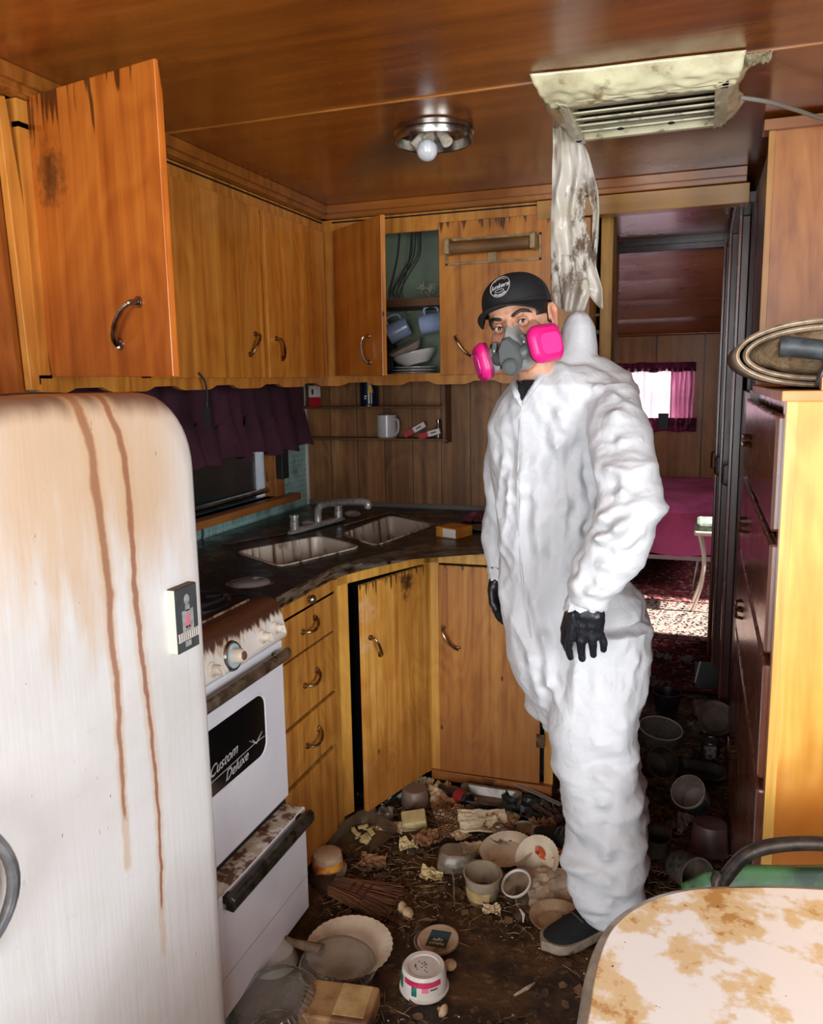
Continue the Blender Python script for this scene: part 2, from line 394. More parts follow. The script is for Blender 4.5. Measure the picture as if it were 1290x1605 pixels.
def floor_z(x, y):
    return .010*noise.noise((x*4, y*4, 0))+.005*noise.noise((x*14, y*14, 3))-.004
b = B(); b.grid(lambda u, v: (XW+(XR-XW)*u, -1.7+(4.74+1.7)*v, floor_z(XW+(XR-XW)*u, -1.7+6.44*v)), 110, 260)
struct('floor', b, FLOORM, smooth=True)
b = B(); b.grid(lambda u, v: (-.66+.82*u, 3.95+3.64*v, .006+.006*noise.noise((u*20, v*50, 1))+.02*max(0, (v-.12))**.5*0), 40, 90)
tagit(put('carpet', b, CARPETM, smooth=True), 'red bedroom carpet strewn with pale and black flakes, painted paler in the sunlit band', 'carpet', kind='stuff')
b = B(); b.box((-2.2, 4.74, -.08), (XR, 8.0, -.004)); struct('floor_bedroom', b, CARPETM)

# ceiling with lacquered panels and seam battens
b = B(); b.box((XW-.1, -1.75, ZC), (XR+.05, 4.74, ZC+.06)); struct('ceiling', b, W_CEIL)
SEAM = M('seam_batten_glint', 'a86a2c', '8a5420', rough=.25, coat=.5)
b = B(); ys = at(830, 130, Z=ZC).y; b.box((XW, ys-.005, ZC-.004), (XR, ys+.005, ZC+.002)); struct('trim_1', b, SEAM, bev=.0015)
b = B(); b.box((XW, .4-.005, ZC-.004), (XR, .4+.005, ZC+.002)); struct('trim_2', b, SEAM, bev=.0015)
# left wall, with the window opening cut out of it
WY0, WY1, WZ0, WZ1 = 1.95, at(440, 772, X=XW).y-.03, 1.005, 1.50
TILEM = N('blue_green_mosaic'); pos = TILEM.coords('World')
br = TILEM.n('TexBrick', {'Color1': srgb('76a8a6'), 'Color2': srgb('8ebab6'), 'Mortar': srgb('aec4be'), 'Scale': 1., 'Mortar Size': .0022, 'Brick Width': .024, 'Row Height': .024, 'Mortar Smooth': .1}, offset=0.)
sp = TILEM.n('SeparateXYZ', {0: pos}).outputs
TILEM.set(br.inputs['Vector'], TILEM.n('CombineXYZ', {0: sp[1], 1: sp[2], 2: 0.}).outputs[0])
cc = TILEM.mix(TILEM.step(TILEM.noise(pos, 7, 5), .5, .75), br.outputs[0], srgb('3c3a30'))
TILEM.set(TILEM.b.inputs['Base Color'], cc); TILEM.b.inputs['Roughness'].default_value = .4; TILEM = TILEM.m
b = B()
b.box((XW-.06, -1.7, 0), (XW, WY0, ZC)); b.box((XW-.06, WY1, 0), (XW, YB+.06, ZC)); b.box((XW-.06, WY0, 0), (XW, WY1, WZ0)); b.box((XW-.06, WY0, WZ1), (XW, WY1, ZC))
struct('wall_left', b, TILEM)
b = B(); b.box((XW-.002, YB-.012, CT), (XW+.010, YB+.0, 1.5)); struct('trim_3', b, M('white_corner_strip', 'cfcdc4', rough=.3))
# window behind the curtain
GLASS = M('dark_window_glass', '40464a', rough=.06, trans=.85, alpha=.6)
DARKOUT = M('dark_shutter_outside', '1c1f1f', '2a2c28', vs=6, rough=.6)
wn = struct('window_1', B().box((XW-.05, WY0, WZ0), (XW-.045, WY1, WZ1)), GLASS)
b = B(); b.tube(cat_rom([(XW-.03, WY0, WZ0+.03), (XW-.03, WY1-.06, WZ0+.03), (XW-.03, WY1-.02, WZ0+.07), (XW-.03, WY1-.02, WZ1)], 6), .012, 8)
b.tube([(XW-.03, 2.45, WZ0), (XW-.03, 2.45, WZ1)], .008, 8)
put('window_frame', b, STEEL, wn, smooth=True)
b = B(); b.box((XW-.045, WY1-.03, WZ0), (XW+.012, WY1+.05, WZ1)); put('window_casing', b, W_PULL, wn, bev=.003)
b = B(); b.box((XW-.045, WY0, WZ0-.03), (XW+.055, WY1+.12, WZ0)); put('window_sill', b, W_PULL, wn, bev=.003)
b = B(); b.box((XW-.30, WY0-.3, .7), (XW-.28, WY1+.3, 1.8)); put('window_shutter', b, DARKOUT, wn)
# back wall of the kitchen: planks
b = B(); b.box((XW, YB, 0), (-.50, YB+.05, ZC)); struct('wall_back', b, W_PLANK)
b = B(); b.box((XW, YB-.01, CT), (-.55, YB, CT+.02)); struct('trim_4', b, M('grey_caulk_strip', '6b6660', rough=.5))
# right wall with its near window opening and the bedroom window opening
b = B()
b.box((XR, -1.7, 0), (XR+.05, 7.9, .95)); b.box((XR, -1.7, 1.95), (XR+.05, 4.82, 2.3)); b.box((XR, 5.65, .95), (XR+.05, 7.9, 2.3)); b.box((XR, 4.82, 2.12), (XR+.05, 5.65, 2.3))
b.box((XR, -1.7, .95), (XR+.05, -.35, 1.95)); b.box((XR, 1.05, .95), (XR+.05, 4.82, 1.95))
struct('wall_right', b, W_WALL)
b = B(); b.box((XR+.05, -1.2, 2.02), (XR+1.5, 1.9, 2.05)); struct('added_sun_blocker', b, W_WALL)  # unseen panel added outside to keep the sun off the table
# wall behind the camera with the open entrance
b = B(); b.box((XW, -1.7, 0), (-1.25, -1.65, ZC)); b.box((.55, -1.7, 0), (XR, -1.65, ZC)); b.box((-1.25, -1.7, 2.1), (.55, -1.65, ZC)); struct('wall_rear', b, W_WALL)
# plywood end wall beside the big open door (left edge of the picture)
b = B(); b.box((XW, .2, 1.47), (-1.56, 1.60, ZC)); struct('wall_front_panel', b, W_WALL)
# crown mouldings
b = B(); b.box((UX-.02, 1.45, 2.165), (UX+.030, UY+.02, ZC)); b.box((UX-.02, 1.45, 2.182), (UX+.045, UY+.035, ZC)); struct('trim_5', b, W_TRIM, bev=.003)
b = B(); b.box((UX, UY-.03, 2.165), (.12, UY+.02, ZC)); b.box((UX, UY-.045, 2.182), (.12, UY+.02, ZC)); struct('trim_6', b, W_TRIM, bev=.003)
# beam over the passage, jamb post, dark niche, hallway
zb0 = at(1000, 333, Y=UY).z; zb1 = 2.163
b = B(); b.box((-.62, UY-.02, zb0), (.13, UY+.05, zb1)); struct('trim_7', b, W_GOLD, bev=.002)
xj0 = at(942, 450, Y=YB).x; xj1 = at(961, 450, Y=YB).x
b = B(); b.box((xj0, YB-.03, 0), (xj1, YB+.10, zb0+.05)); struct('trim_8', b, W_BASEF, bev=.003)
b = B(); b.box((-.66, YB+.06, 0), (xj0+.005, YB+.30, ZC)); struct('wall_niche', b, BLACK)
YD = 4.74
b = B(); b.box((xj1-.15, YB+.1, 0), (xj1-.10, YD, ZC)); struct('wall_hall_left', b, W_DARK)
dl, dr, dt = at(958, 500, Y=YD).x-.1, at(1122, 700, Y=YD).x, at(1050, 394, Y=YD).z
b = B(); b.box((-.75, YD, 0), (dl, YD+.06, ZC)); b.box((dr, YD, 0), (.95, YD+.06, ZC)); b.box((dl, YD, dt), (dr, YD+.06, ZC)); struct('wall_partition', b, W_DARK)
b = B(); b.box((dr-.0, YD-.03, 0), (dr+.035, YD+.0, dt+.02)); b.box((dl, YD-.03, dt), (dr+.035, YD, dt+.035)); struct('trim_9', b, W_DARK, bev=.003)
b = B(); b.box((dl, YD-.01, 0), (dr, YD+.07, .012)); struct('trim_10', b, W_DARK)
# bedroom shell: curved ceiling running down to the end wall
YE = 7.6
def bc(u, v):
    pts = [(YD+.06, 2.2), (5.4, 2.2), (6.1, 2.18), (6.8, 2.10), (7.3, 1.99), (7.6, 1.86)]
    k = v*(len(pts)-1); i = min(int(k), len(pts)-2); t = k-i
    return (-2.2+3.2*u, pts[i][0]*(1-t)+pts[i+1][0]*t, pts[i][1]*(1-t)+pts[i+1][1]*t)
b = B(); b.grid(bc, 2, 20); struct('ceiling_bedroom', b, W_BED, solid=.03)
b = B()
for yy, zz in ((5.4, 2.197), (6.1, 2.177), (6.8, 2.097), (7.57, 1.865)): b.box((-2.2, yy-.008, zz-.008), (1, yy+.008, zz))
struct('trim_11', b, SEAM)
wl, wr, wz0, wz1 = at(930, 620, Y=YE).x, at(1083, 620, Y=YE).x, at(1030, 668, Y=YE).z, at(1030, 578, Y=YE).z
b = B(); b.box((-2.2, YE, 0), (wl, YE+.05, 2.0)); b.box((wr, YE, 0), (1, YE+.05, 2.0)); b.box((wl, YE, 0), (wr, YE+.05, wz0)); b.box((wl, YE, wz1), (wr, YE+.05, 2.0)); struct('wall_bedroom_end', b, W_BEDL)
b = B(); b.box((-2.25, YD, 0), (-2.2, YE, 2.25)); struct('wall_bedroom_left', b, W_BEDL)
w2 = struct('window_2', B().box((wl, YE+.03, wz0), (wr, YE+.034, wz1)), M('pale_window_pane', 'e8e6ea', rough=.3, alpha=.25))
b = B()
for fx in (0, .5, 1):
    xx = wl+(wr-wl)*fx; b.box((xx-.012, YE+.01, wz0), (xx+.012, YE+.045, wz1))
for zz in (wz0, wz1, (wz0+wz1)/2): b.box((wl, YE+.012, zz-.012), (wr, YE+.043, zz+.012))
put('window_frame', b, M('window_frame_paint', 'cfc8c8', rough=.4), w2)
# bedroom curtain: sheer panel with gathered header and dark hem
SHEER = M('sheer_pink_curtain', 'e6d2d8', 'd6b4c0', vs=5, stretch=(3, 1, .3), rough=.8, transluc=.75)
PINKD = M('deep_pink_curtain', '5c1c36', '421226', vs=14, stretch=(4, 1, .5), rough=.8, transluc=.35)
cz0 = at(1030, 672, Y=YE).z; cz1 = at(1030, 572, Y=YE).z; cx1 = at(1084, 620, Y=YE).x+.0
cu = thing('curtain', 'sheer pink curtain with dark gathered hem over far bedroom window', 'curtain', ((wl+cx1)/2, YE-.04, cz0))
def pleat(x0, x1, z0, z1, amp, fr, y=YE-.045):
    return lambda u, v: (x0+(x1-x0)*u, y-amp*(1+sin(u*fr+2*noise.noise((u*6, v*2, 0)))), z0+(z1-z0)*v+.012*noise.noise((u*9, v, 4)))
put('curtain_panel', B().grid(pleat(wl-.03, wr-.16, cz0+.03, cz1-.03, .012, 70), 120, 10), SHEER, cu, world=True, smooth=True)
put('curtain_edge', B().grid(pleat(wr-.17, cx1+.02, cz0+.03, cz1-.03, .016, 30), 40, 10), M('rose_curtain', 'b4708c', '96506e', vs=9, stretch=(4, 1, .4), rough=.8, transluc=.5), cu, world=True, smooth=True)
put('header', B().grid(pleat(wl-.03, cx1+.03, cz1-.06, cz1+.02, .014, 110, YE-.05), 150, 4), PINKD, cu, world=True, smooth=True)
put('hem', B().grid(pleat(wl-.03, cx1+.05, cz0-.02, cz0+.10, .02, 60, YE-.05), 120, 4), PINKD, cu, world=True, smooth=True)
b = B(); b.box((at(1032, 650, Y=7.5).x, 7.49, at(1032, 672, Y=7.5).z), (at(1048, 650, Y=7.5).x, 7.52, at(1032, 648, Y=7.5).z)); one('small_box', b, BLKPL, 'small dark box standing before the far pink curtain', 'box')
# bed
BEDM = M('magenta_quilt', 'a83e6c', '862c54', vs=4, rough=.75, bump=.5, bs=14, bd=.02)
bed = thing('bed', 'bed under quilted magenta coverlet in the far bedroom', 'bed', (-.5, 6.6, 0))
bx1 = at(1121, 780, Y=5.85).x; bzt = at(1070, 800, Y=5.82).z
def quilt(u, v):
    x = -1.9+(bx1+1.9)*u
    q = .018*abs(sin(x*11))*abs(sin(v*13))
    if v < .32: t = v/.32; return (x, 5.80+.03*sin(t*3)-.02*t+.012*sin(x*9), .28+(bzt-.28)*t+.01*sin(x*14))
    t = (v-.32)/.68; return (x, 5.80+1.72*t+.03*(1-t), bzt+.025*sin(min(1, t*6)*pi/2)+q+.02*noise.noise((x*4, t*6, 0)))
put('quilt', B().grid(quilt, 90, 60), BEDM, bed, world=True, smooth=True)
put('mattress', B().box((-1.88, 5.86, .27), (bx1-.03, 7.5, bzt-.01)), M('mattress_cloth', '5a2038', rough=.9), bed, world=True, bev=.03)
put('bed_rail', B().box((-1.9, 5.84, .235), (bx1-.01, 5.86, .265)), M('pale_rail', '9b8a90', rough=.4, metal=.5), bed, world=True)
for xx in (bx1-.12, -1.8):
    for yy in (5.9, 7.4): put('leg', B().tube([(xx, yy, .012), (xx+.03, yy, .24)], .015, 8), STEEL, bed, world=True)
# stool beside the bed
sx, sy_ = at(1109, 940, Z=.012).xy; sy_ = 5.35; sx = at(1112, 900, Y=5.35).x
st = thing('stool', 'small white stool with curved legs and mottled green cushion by bed', 'stool', (sx, sy_+.12, 0))
zt = at(1108, 840, Y=5.35).z
put('seat_frame', B().box((sx-.10, sy_-.02, zt), (sx+.14, sy_+.26, zt+.03)), CREAMP, st, world=True, bev=.01)
put('cushion', B().box((sx-.09, sy_-.01, zt+.03), (sx+.13, sy_+.25, zt+.085)), M('mottled_green_cushion', '6f8f78', 'b9c4b2', vs=30, rough=.7), st, world=True, bev=.02)
for ax in (-1, 1):
    for ay in (0, 1):
        x0, y0 = sx+.02+ax*.085, sy_+.01+ay*.22
        put('leg', B().tube(cat_rom([(x0, y0, zt), (x0-ax*.03, y0, zt*.7), (x0-ax*.02, y0, zt*.35), (x0+ax*.03, y0, .015)], 5), [.013]*8+[.010]*8, 8), CREAMP, st, world=True, smooth=True)
# ------------------------------------------------------------------ wall cabinets, left run
ZB = 1.515; ZT = 2.112; ZV = 1.481
def valance(u0, u1, place):
    """scalloped apron board: place(u, z, d) gives the point"""
    pts = [(u0, ZB-.002)]; top = []
    L = u1-u0; n = max(2, int(round(L/.30))); prof = [(u0, ZV)]
    for i in range(n):
        a = u0+L*(i+.22)/n; c = u0+L*(i+.80)/n; m_ = L/n
        prof += [(a, ZV), (a+.06*m_, ZV+.004), (a+.14*m_, ZV+.013), (c-.14*m_, ZV+.014), (c-.06*m_, ZV+.004), (c, ZV)]
    prof.append((u1, ZV))
    poly = prof+[(u1, ZB+.004), (u0, ZB+.004)]
    b_ = B()
    for i in range(len(prof)-1):
        (a, za), (c, zc) = prof[i], prof[i+1]
        q = [(a, za), (c, zc), (c, ZB+.004), (a, ZB+.004)]
        b_.rings([[place(p[0], p[1], 0) for p in q], [place(p[0], p[1], .018) for p in q]])
    bmesh.ops.remove_doubles(b_.bm, verts=b_.bm.verts[:], dist=1e-5)
    return b_
yA0, yA1 = 2.03, at(410, 560, X=UX).y
yB0, yB1 = at(416, 560, X=UX).y, at(508, 560, X=UX).y
yO0, yO1 = at(82, 591, X=UX).y, 2.0
cl = thing('wall_cabinet', 'long orange plywood wall cabinet above the curtained kitchen window', 'cabinet', (XW+.11, 2.4, ZV))
b = B()
b.box((XW+.002, 1.605, 2.15), (UX-.02, UY-.02, 2.163)); b.box((XW+.002, 1.605, ZB-.01), (UX-.02, UY+.2, ZB+.004)); b.box((XW+.002, 1.605, ZB), (XW+.01, UY+.2, 2.15)); b.box((XW+.01, 1.605, ZB), (UX-.02, 1.617, 2.15)); b.box((XW+.01, 2.01, ZB), (UX-.02, 2.022, 2.15))
put('carcass', b, W_UPF, cl, world=True)
b = B(); f0, f1 = UX-.02, UX
b.box((f0, 1.605, ZT-.012), (f1, UY, 2.163)); b.box((f0, 1.605, ZB-.01), (f1, UY, ZB+.012))
for (ya, yb_) in ((1.605, yO0+.0), (yO1-.01, yA0+.02), (yA1-.015, yB0+.015), (yB1-.01, UY)): b.box((f0, ya, ZB), (f1, yb_, ZT))
put('face_frame', b, W_UPF, cl, world=True)
put('valance', valance(1.605, UY, lambda u, z, d: (UX-d+.001, u, z)), W_UPF, cl, world=True)
b = B(); b.box((UX-.001, 1.95, 2.150), (UX+.0015, UY-.01, 2.156)); put('shadow_gap', b, BLACK, cl, world=True)
zt1 = at(403, 325, X=UX+.016).z
for (ya, yb_, hp, al) in ((yA0, yA1, (395, 540), (-.35, -.35, -1)), (yB0, yB1, (437, 547), (0, .55, -1))):
    dd = put('door', B().box((UX+.001, ya, ZB+.003), (UX+.017, yb_, ZT)), W_UP, cl, world=True, bev=.002)
    h = at(hp[0], hp[1], X=UX+.017)
    handle(dd, h, al if al[0] == 0 else (0, -.55, -1), (1, 0, 0), .085, world=True)
# the big door that stands open towards the room: its own plane through hinge and free edge
H0 = at(82, 590.5, X=UX+.012); H1 = at(272, 590, D=1.66*1.0)
nrm = (V((H1.x-H0.x, H1.y-H0.y, 0))).cross(V((0, 0, 1))).normalized()
def onplane(px, py):
    a = at(px, py, D=1.); e = V((0, 0, EYE)); d = a-e
    return e+d*((H0-e).dot(nrm)/d.dot(nrm))
cs = [onplane(82, 590.5), onplane(271, 590.5), onplane(240.5, 91), onplane(5, 163)]
if (cs[1]-cs[0]).cross(cs[2]-cs[0]).dot(V((0, 0, EYE))-cs[0]) < 0: cs = cs[::-1]
od = put('door', B().slab(cs, .016), W_OPEN, cl, world=True, bev=.0015, label='large door standing open')
hd = (cs[1]-cs[0]).normalized()
hv = (H1-H0).normalized(); tocam = (V((0, 0, EYE))-H0).normalized()
nn = nrm if nrm.dot(tocam) > 0 else -nrm
handle(od, onplane(203, 508), onplane(186, 538)-onplane(212, 480), nn, .125, mat=CHROME, r=.0062)
# leaning end stile at the very left
c0 = [(-4, 150), (8, 150), (88, 612), (50, 612)]
q = [at(x, y, X=UX-.004) for x, y in c0][::-1]
put('end_stile', B().slab(q, .02), W_UPF, cl, world=True, bev=.002)

# ------------------------------------------------------------------ wall cabinet, back run
xE = at(924, 450, Y=UY).x
x0p = at(527, 560, Y=UY).x; xo0 = at(606, 560, Y=UY).x; xo1 = at(691, 560, Y=UY).x; xd1 = at(863, 560, Y=UY).x
cb = thing('wall_cabinet', 'shorter orange wall cabinet on plank wall with crockery showing inside', 'cabinet', ((UX+xE)/2, UY+.1, ZV))
GREENW = M('pale_green_paint', '77856f', '6b7864', vs=5, rough=.7)
b = B(); b.box((UX+.02, YB-.006, ZB), (xE, YB-.001, 2.15)); b.box((xo1+.03, UY+.02, ZB+.01), (xo1+.036, YB-.006, 2.14)); b.box((x0p+.02, UY+.02, ZB+.01), (x0p+.026, YB-.006, 2.14))
put('lining', b, GREENW, cb, world=True)
b = B(); b.box((UX, UY+.02, 2.15), (xE, YB-.001, 2.163)); b.box((UX+.0, UY+.02, ZB-.012), (xE, YB-.001, ZB+.004)); b.box((xE-.012, UY+.02, ZB), (xE, YB-.001, 2.15))
put('carcass', b, W_UPF, cb, world=True)
b = B(); b.box((UX, UY, ZT-.02), (xE, UY+.02, 2.163)); b.box((UX, UY, ZB-.01), (xE, UY+.02, ZB+.012))
b.box((UX-.002, UY-.002, ZB-.01), (x0p+.012, UY+.02, 2.163)); b.box((xo1+.0, UY, ZB), (xo1+.03, UY+.02, ZT)); b.box((xd1-.01, UY, ZB), (xE, UY+.02, ZT))
put('face_frame', b, W_UPF, cb, world=True)
put('valance', valance(UX, xE, lambda u, z, d: (u, UY+d-.001, z)), W_UPF, cb, world=True)
b = B(); b.box((x0p, UY-.002, 2.150), (xE, UY+.001, 2.156)); put('shadow_gap', b, BLACK, cb, world=True)
zs = at(648, 474, Y=UY+.02).z
put('shelf', B().box((x0p+.026, UY+.012, zs-.016), (xo1+.03, YB-.006, zs+.016)), W_SHELF, cb, world=True, bev=.002)
# half open left door
A0 = at(524, 589, Y=UY-.012); 
A1 = at(607, 598, D=2.93)
nrm2 = (V((A1.x-A0.x, A1.y-A0.y, 0))).cross(V((0, 0, 1))).normalized()
def onp2(px, py):
    e = V((0, 0, EYE)); d = at(px, py, D=1.)-e
    return e+d*((A0-e).dot(nrm2)/d.dot(nrm2))
cs2 = [onp2(525, 589), onp2(600, 589), onp2(596, 336), onp2(521, 362)]
if (cs2[1]-cs2[0]).cross(cs2[2]-cs2[0]).dot(V((0, 0, EYE))-cs2[0]) < 0: cs2 = cs2[::-1]
d2 = put('door', B().slab(cs2, .018), W_UP, cb, world=True, bev=.002, label='door standing ajar')
n2_ = nrm2 if nrm2.dot(V((0, 0, EYE))-A0) > 0 else -nrm2
handle(d2, onp2(579, 548), V((0, 0, -1))+.35*(cs2[0]-cs2[1]).normalized()*0, n2_, .10, mat=CHROME)
d3 = put('door', B().box((xo1+.002, UY-.018, ZB+.003), (xd1, UY-.001, at(760, 343, Y=UY-.018).z)), W_UPDRIP, cb, world=True, bev=.002, label='water-stained door')
hp = at(727, 543, Y=UY-.018); handle(d3, hp, (.62, 0, -.75), (0, -1, 0), .10)
# paper towel holder on that door
ph = thing('paper_towel_holder', 'yellowed paper towel holder screwed to stained wall cabinet door', 'paper towel holder', at(770, 415, Y=UY-.02))
yf = UY-.020; HX0, HX1 = at(699, 392, Y=yf).x, at(849, 392, Y=yf).x; HZ0, HZ1 = at(775, 412, Y=yf).z, at(775, 370, Y=yf).z
PHM = M('yellowed_holder_plastic', 'b09468', '8c6c42', vs=30, rough=.5)
b = B(); t = .009
b.box((HX0, yf-.008, HZ0), (HX1, yf, HZ0+t)); b.box((HX0, yf-.008, HZ1-t), (HX1, yf, HZ1)); b.box((HX0, yf-.008, HZ0), (HX0+t, yf, HZ1)); b.box((HX1-t, yf-.008, HZ0), (HX1, yf, HZ1)); mx = (HX0+HX1)/2
b.box((mx-.018, yf-.01, HZ0), (mx+.018, yf, HZ0+.045)); put('back_frame', b, PHM, ph, world=True, bev=.001)
for xx in (HX0+.012, HX1-.012-.022): put('end_arm', B().box((xx, yf-.075, HZ0+.035), (xx+.022, yf-.004, HZ1-.005)), PHM, ph, world=True, bev=.006)
b = B(); b.tube([(HX0+.034, yf-.048, HZ1-.042), (HX1-.036, yf-.048, HZ1-.042)], .024, 20); put('roller', b, M('grimy_roller', '8a6438', '6a4826', vs=20, stretch=(.2, 1, 1), rough=.6), ph, world=True, smooth=True)

# things inside the open cupboard
def cup(name, label, c, rot, mat, group, r=.041, h=.088, parts=True):
    t_ = thing(name, label, 'mug', c, rot, group)
    put('bowl', B().lathe([(r*.86, 0), (r, .006), (r, h), (r-.004, h), (r-.005, .008), (.002, .007)], 28), mat, t_, smooth=True)
    put('handle', B().tube(cat_rom([(r-.002, 0, h*.82), (r+.022, 0, h*.8), (r+.028, 0, h*.5), (r+.018, 0, h*.22), (r-.002, 0, h*.18)], 5), .0048, 8), mat, t_, smooth=True)
    return t_
m1 = cup('mug', 'pale blue mug hanging tilted from shelf hook, leftmost in cupboard', at(640, 508, Y=UY+.10)+V((0, 0, -.005)), (0, rad(-115), rad(15)), MUGB, 'blue mugs in the open cupboard', h=.095)
m2 = cup('mug', 'pale blue mug hanging beside cupboard frame, right of the other', at(695, 503, Y=UY+.10), (0, rad(-98), rad(0)), MUGB, 'blue mugs in the open cupboard', h=.095)
for q_ in (m1, m2):
    p_ = q_.location; one('cup_hook', B().tube(cat_rom([p_+V((-.01, 0, zs-.016-p_.z)), p_+V((-.01, 0, .05)), p_+V((.0, 0, .042)), p_+V((.01, 0, .05))], 4), .0016, 6), BRONZE, None, None)['label'] = None
for o_ in [o for o in bpy.data.objects if o.name.startswith('cup_hook')]:
    del o_['label']; o_.location = o_.location; me_ = o_.data
    o_.parent = cb; me_.transform(Matrix.Translation(o_.location)); o_.location = (0, 0, 0); me_.transform(par_mat(cb).inverted())
pz0 = ZB+.005; px_ = at(652, 580, Y=UY+.11).x
for i in range(3):
    one('dinner_plate', B().lathe([(.045, 0), (.06, .002), (.098-.003*i, .010), (.098-.003*i, .012), (.06, .005), (.001, .004)], 40, c=(px_+.004*i-.01, UY+.115, pz0+.012*i)), PLATEW,
        ['white dinner plate at the bottom of the cupboard stack', 'white dinner plate in middle of the cupboard stack', 'white dinner plate uppermost of three in the cupboard stack'][i], 'plate', group='plates stacked in the cupboard', smooth=True)
R_ = Matrix.Rotation(rad(-24), 3, 'Y') @ Matrix.Rotation(rad(12), 3, 'X')
one('serving_bowl', B().lathe([(.05, 0), (.085, .03), (.094, .045), (.094, .048), (.08, .034), (.001, .006)], 36, R=Matrix.Rotation(rad(-14), 3, 'Y')), PLATEW, 'wide white bowl lying tilted on the plates in cupboard', 'bowl', loc=(px_+.005, UY+.115, pz0+.046), smooth=True)
b = B(); b.rings([[(x, y, 0) for x, y in rrect(.11, .085, .02)], [(x, y, .028) for x, y in rrect(.15, .12, .03)], [(x, y, .030) for x, y in rrect(.15, .12, .03)], [(x, y, .006) for x, y in rrect(.10, .078, .02)]])
one('baking_dish', b, M('greyed_enamel', 'b3a39a', '9a877c', vs=14, rough=.4), 'greyish rectangular dish leaning on top of the cupboard plates', 'dish', loc=(px_-.035, UY+.115, pz0+.10), rot=(rad(14), rad(-24), rad(6)), smooth=True)
b = B(); b.box((x0p+.10, YB-.07, pz0+.0), (x0p+.20, YB-.02, pz0+.17)); b.box((x0p+.11, YB-.075, pz0+.11), (x0p+.19, YB-.07, pz0+.16)); one('small_appliance', b, BLKPL, 'black box standing behind the stacked plates in cupboard', 'box', bev=.004)
b = B()
for k, (xa, xb) in enumerate(((628, 612), (645, 617), (652, 622), (658, 628), (646, 630), (655, 615))):
    y_ = YB-.02-.008*k
    b.tube(cat_rom([at(xa, 358, Y=y_), at(xa-4+(k % 2)*3, 400, Y=y_), at((xa+xb)/2-2, 430, Y=y_), at(xb, 455, Y=y_), at(xb+2*(k % 3), 467, Y=y_)], 6), .0022, 6)
one('cable_bundle', b, RUBBER, 'thin black wires hanging down inside the open cupboard', 'cable', smooth=True)
b = B(); random.seed(3)
c_ = at(672, 463, Y=UY+.08)
for k in range(26):
    a = V((random.uniform(-.035, .035), random.uniform(-.03, .03), random.uniform(0, .035))); d = V((random.uniform(-.03, .03), random.uniform(-.02, .02), random.uniform(-.01, .03)))
    b.tube([c_+a, c_+a+d*.5+V((0, 0, .006)), c_+a+d], .0012, 5)
one('dried_sprig', b, M('pale_dry_stalks', 'a49c88', rough=.7), 'little tangle of pale dry stalks on upper cupboard shelf', 'dried plant')
b = B(); b.ell(at(617, 515, Y=UY+.12)+V((0, 0, .01)), (.008, .003, .022), Matrix.Rotation(rad(30), 3, 'Y')); c0_ = at(612, 545, Y=UY+.12)
b.tube([c0_, at(614, 525, Y=UY+.12), at(617, 512, Y=UY+.12)], .002, 6); b.tube([c0_, at(630, 532, Y=UY+.12)], .002, 6); b.tube([c0_, V((c0_.x, c0_.y, pz0+.1))], .003, 6)
one('utensil', b, BLKPL, 'dark leaf-shaped utensil upright at left of open cupboard', 'utensil', smooth=True)

# ------------------------------------------------------------------ shelf unit on the plank wall
SY = YB-.095
sx0, sx1, sx2 = at(478, 650, Y=YB-.01).x, at(693, 650, Y=SY).x, at(711, 650, Y=SY).x
zl, zu = at(600, 687, Y=SY).z, at(600, 637, Y=SY).z
WS = wood('wall_shelf_wood', '6b4527', '47290f', '805736', axis='x', rough=.5, coat=.05)
sh = thing('wall_shelf', 'small brown two-tier shelf on plank wall over the sink', 'shelf', ((sx0+sx2)/2, YB-.05, zl-.02))
put('shelf_board', B().box((sx0, SY, zl-.008), (sx1, YB-.001, zl)), WS, sh, world=True, bev=.001)
put('shelf_board', B().box((sx0, SY, zu-.008), (sx1, YB-.001, zu)), WS, sh, world=True, bev=.001)
put('end_board', B().box((sx1, SY-.0, zl-.02), (sx1+.014, YB-.001, 1.478)), WS, sh, world=True, bev=.001)
put('end_board', B().box((sx0-.012, SY+.02, zl-.012), (sx0, YB-.001, 1.478)), WS, sh, world=True, bev=.001)
b = B(); b.ell((sx1+.02, SY-.004, zl-.006), .007); put('knob', b, BRONZE, sh, world=True, smooth=True)
def flipcard(loc, w_, d_, h_, rot, label, seed=0, sep=.45):
    t_ = thing('lighter_box', label, 'small box', loc, rot, 'red and white boxes on the wall shelf')
    put('box_body', B().box((-w_/2, -d_/2, 0), (w_/2, d_/2, h_*sep)), RED, t_)
    put('box_top', B().box((-w_/2, -d_/2, h_*sep), (w_/2, d_/2, h_)), CARDW, t_)
    put('print', B().box((-w_*.12, -d_/2-.0006, h_*(sep+.13)), (w_*.10, -d_/2, h_*(sep+.38))), BLKPL, t_)
    return t_
p = at(493, 636, Y=SY+.03)
flipcard((p.x, SY+.035, zu), .045, .03, .095, (0, 0, rad(-10)), 'red and white box upright at left end of upper shelf', sep=.45)
p = at(632, 682, Y=SY+.02); flipcard((p.x+.005, SY+.03, zl+.012), .024, .022, .105, (0, rad(62), rad(5)), 'red and white box leaning at a slant, nearer the mug')
p = at(657, 684, Y=SY+.02); flipcard((p.x+.0, SY+.018, zl+.006), .024, .02, .10, (0, rad(74), rad(3)), 'red and white box lying slanted beside the dark bottle')
p = at(578, 634, Y=SY+.04)
sc_ = thing('salt_can', 'round dark blue can with yellow patch on upper shelf', 'can', (p.x, SY+.048, zu))
put('can_body', B().lathe([(.040, 0), (.041, .003), (.041, .105), (.038, .108), (.001, .108)], 32), NAVY, sc_, smooth=True)
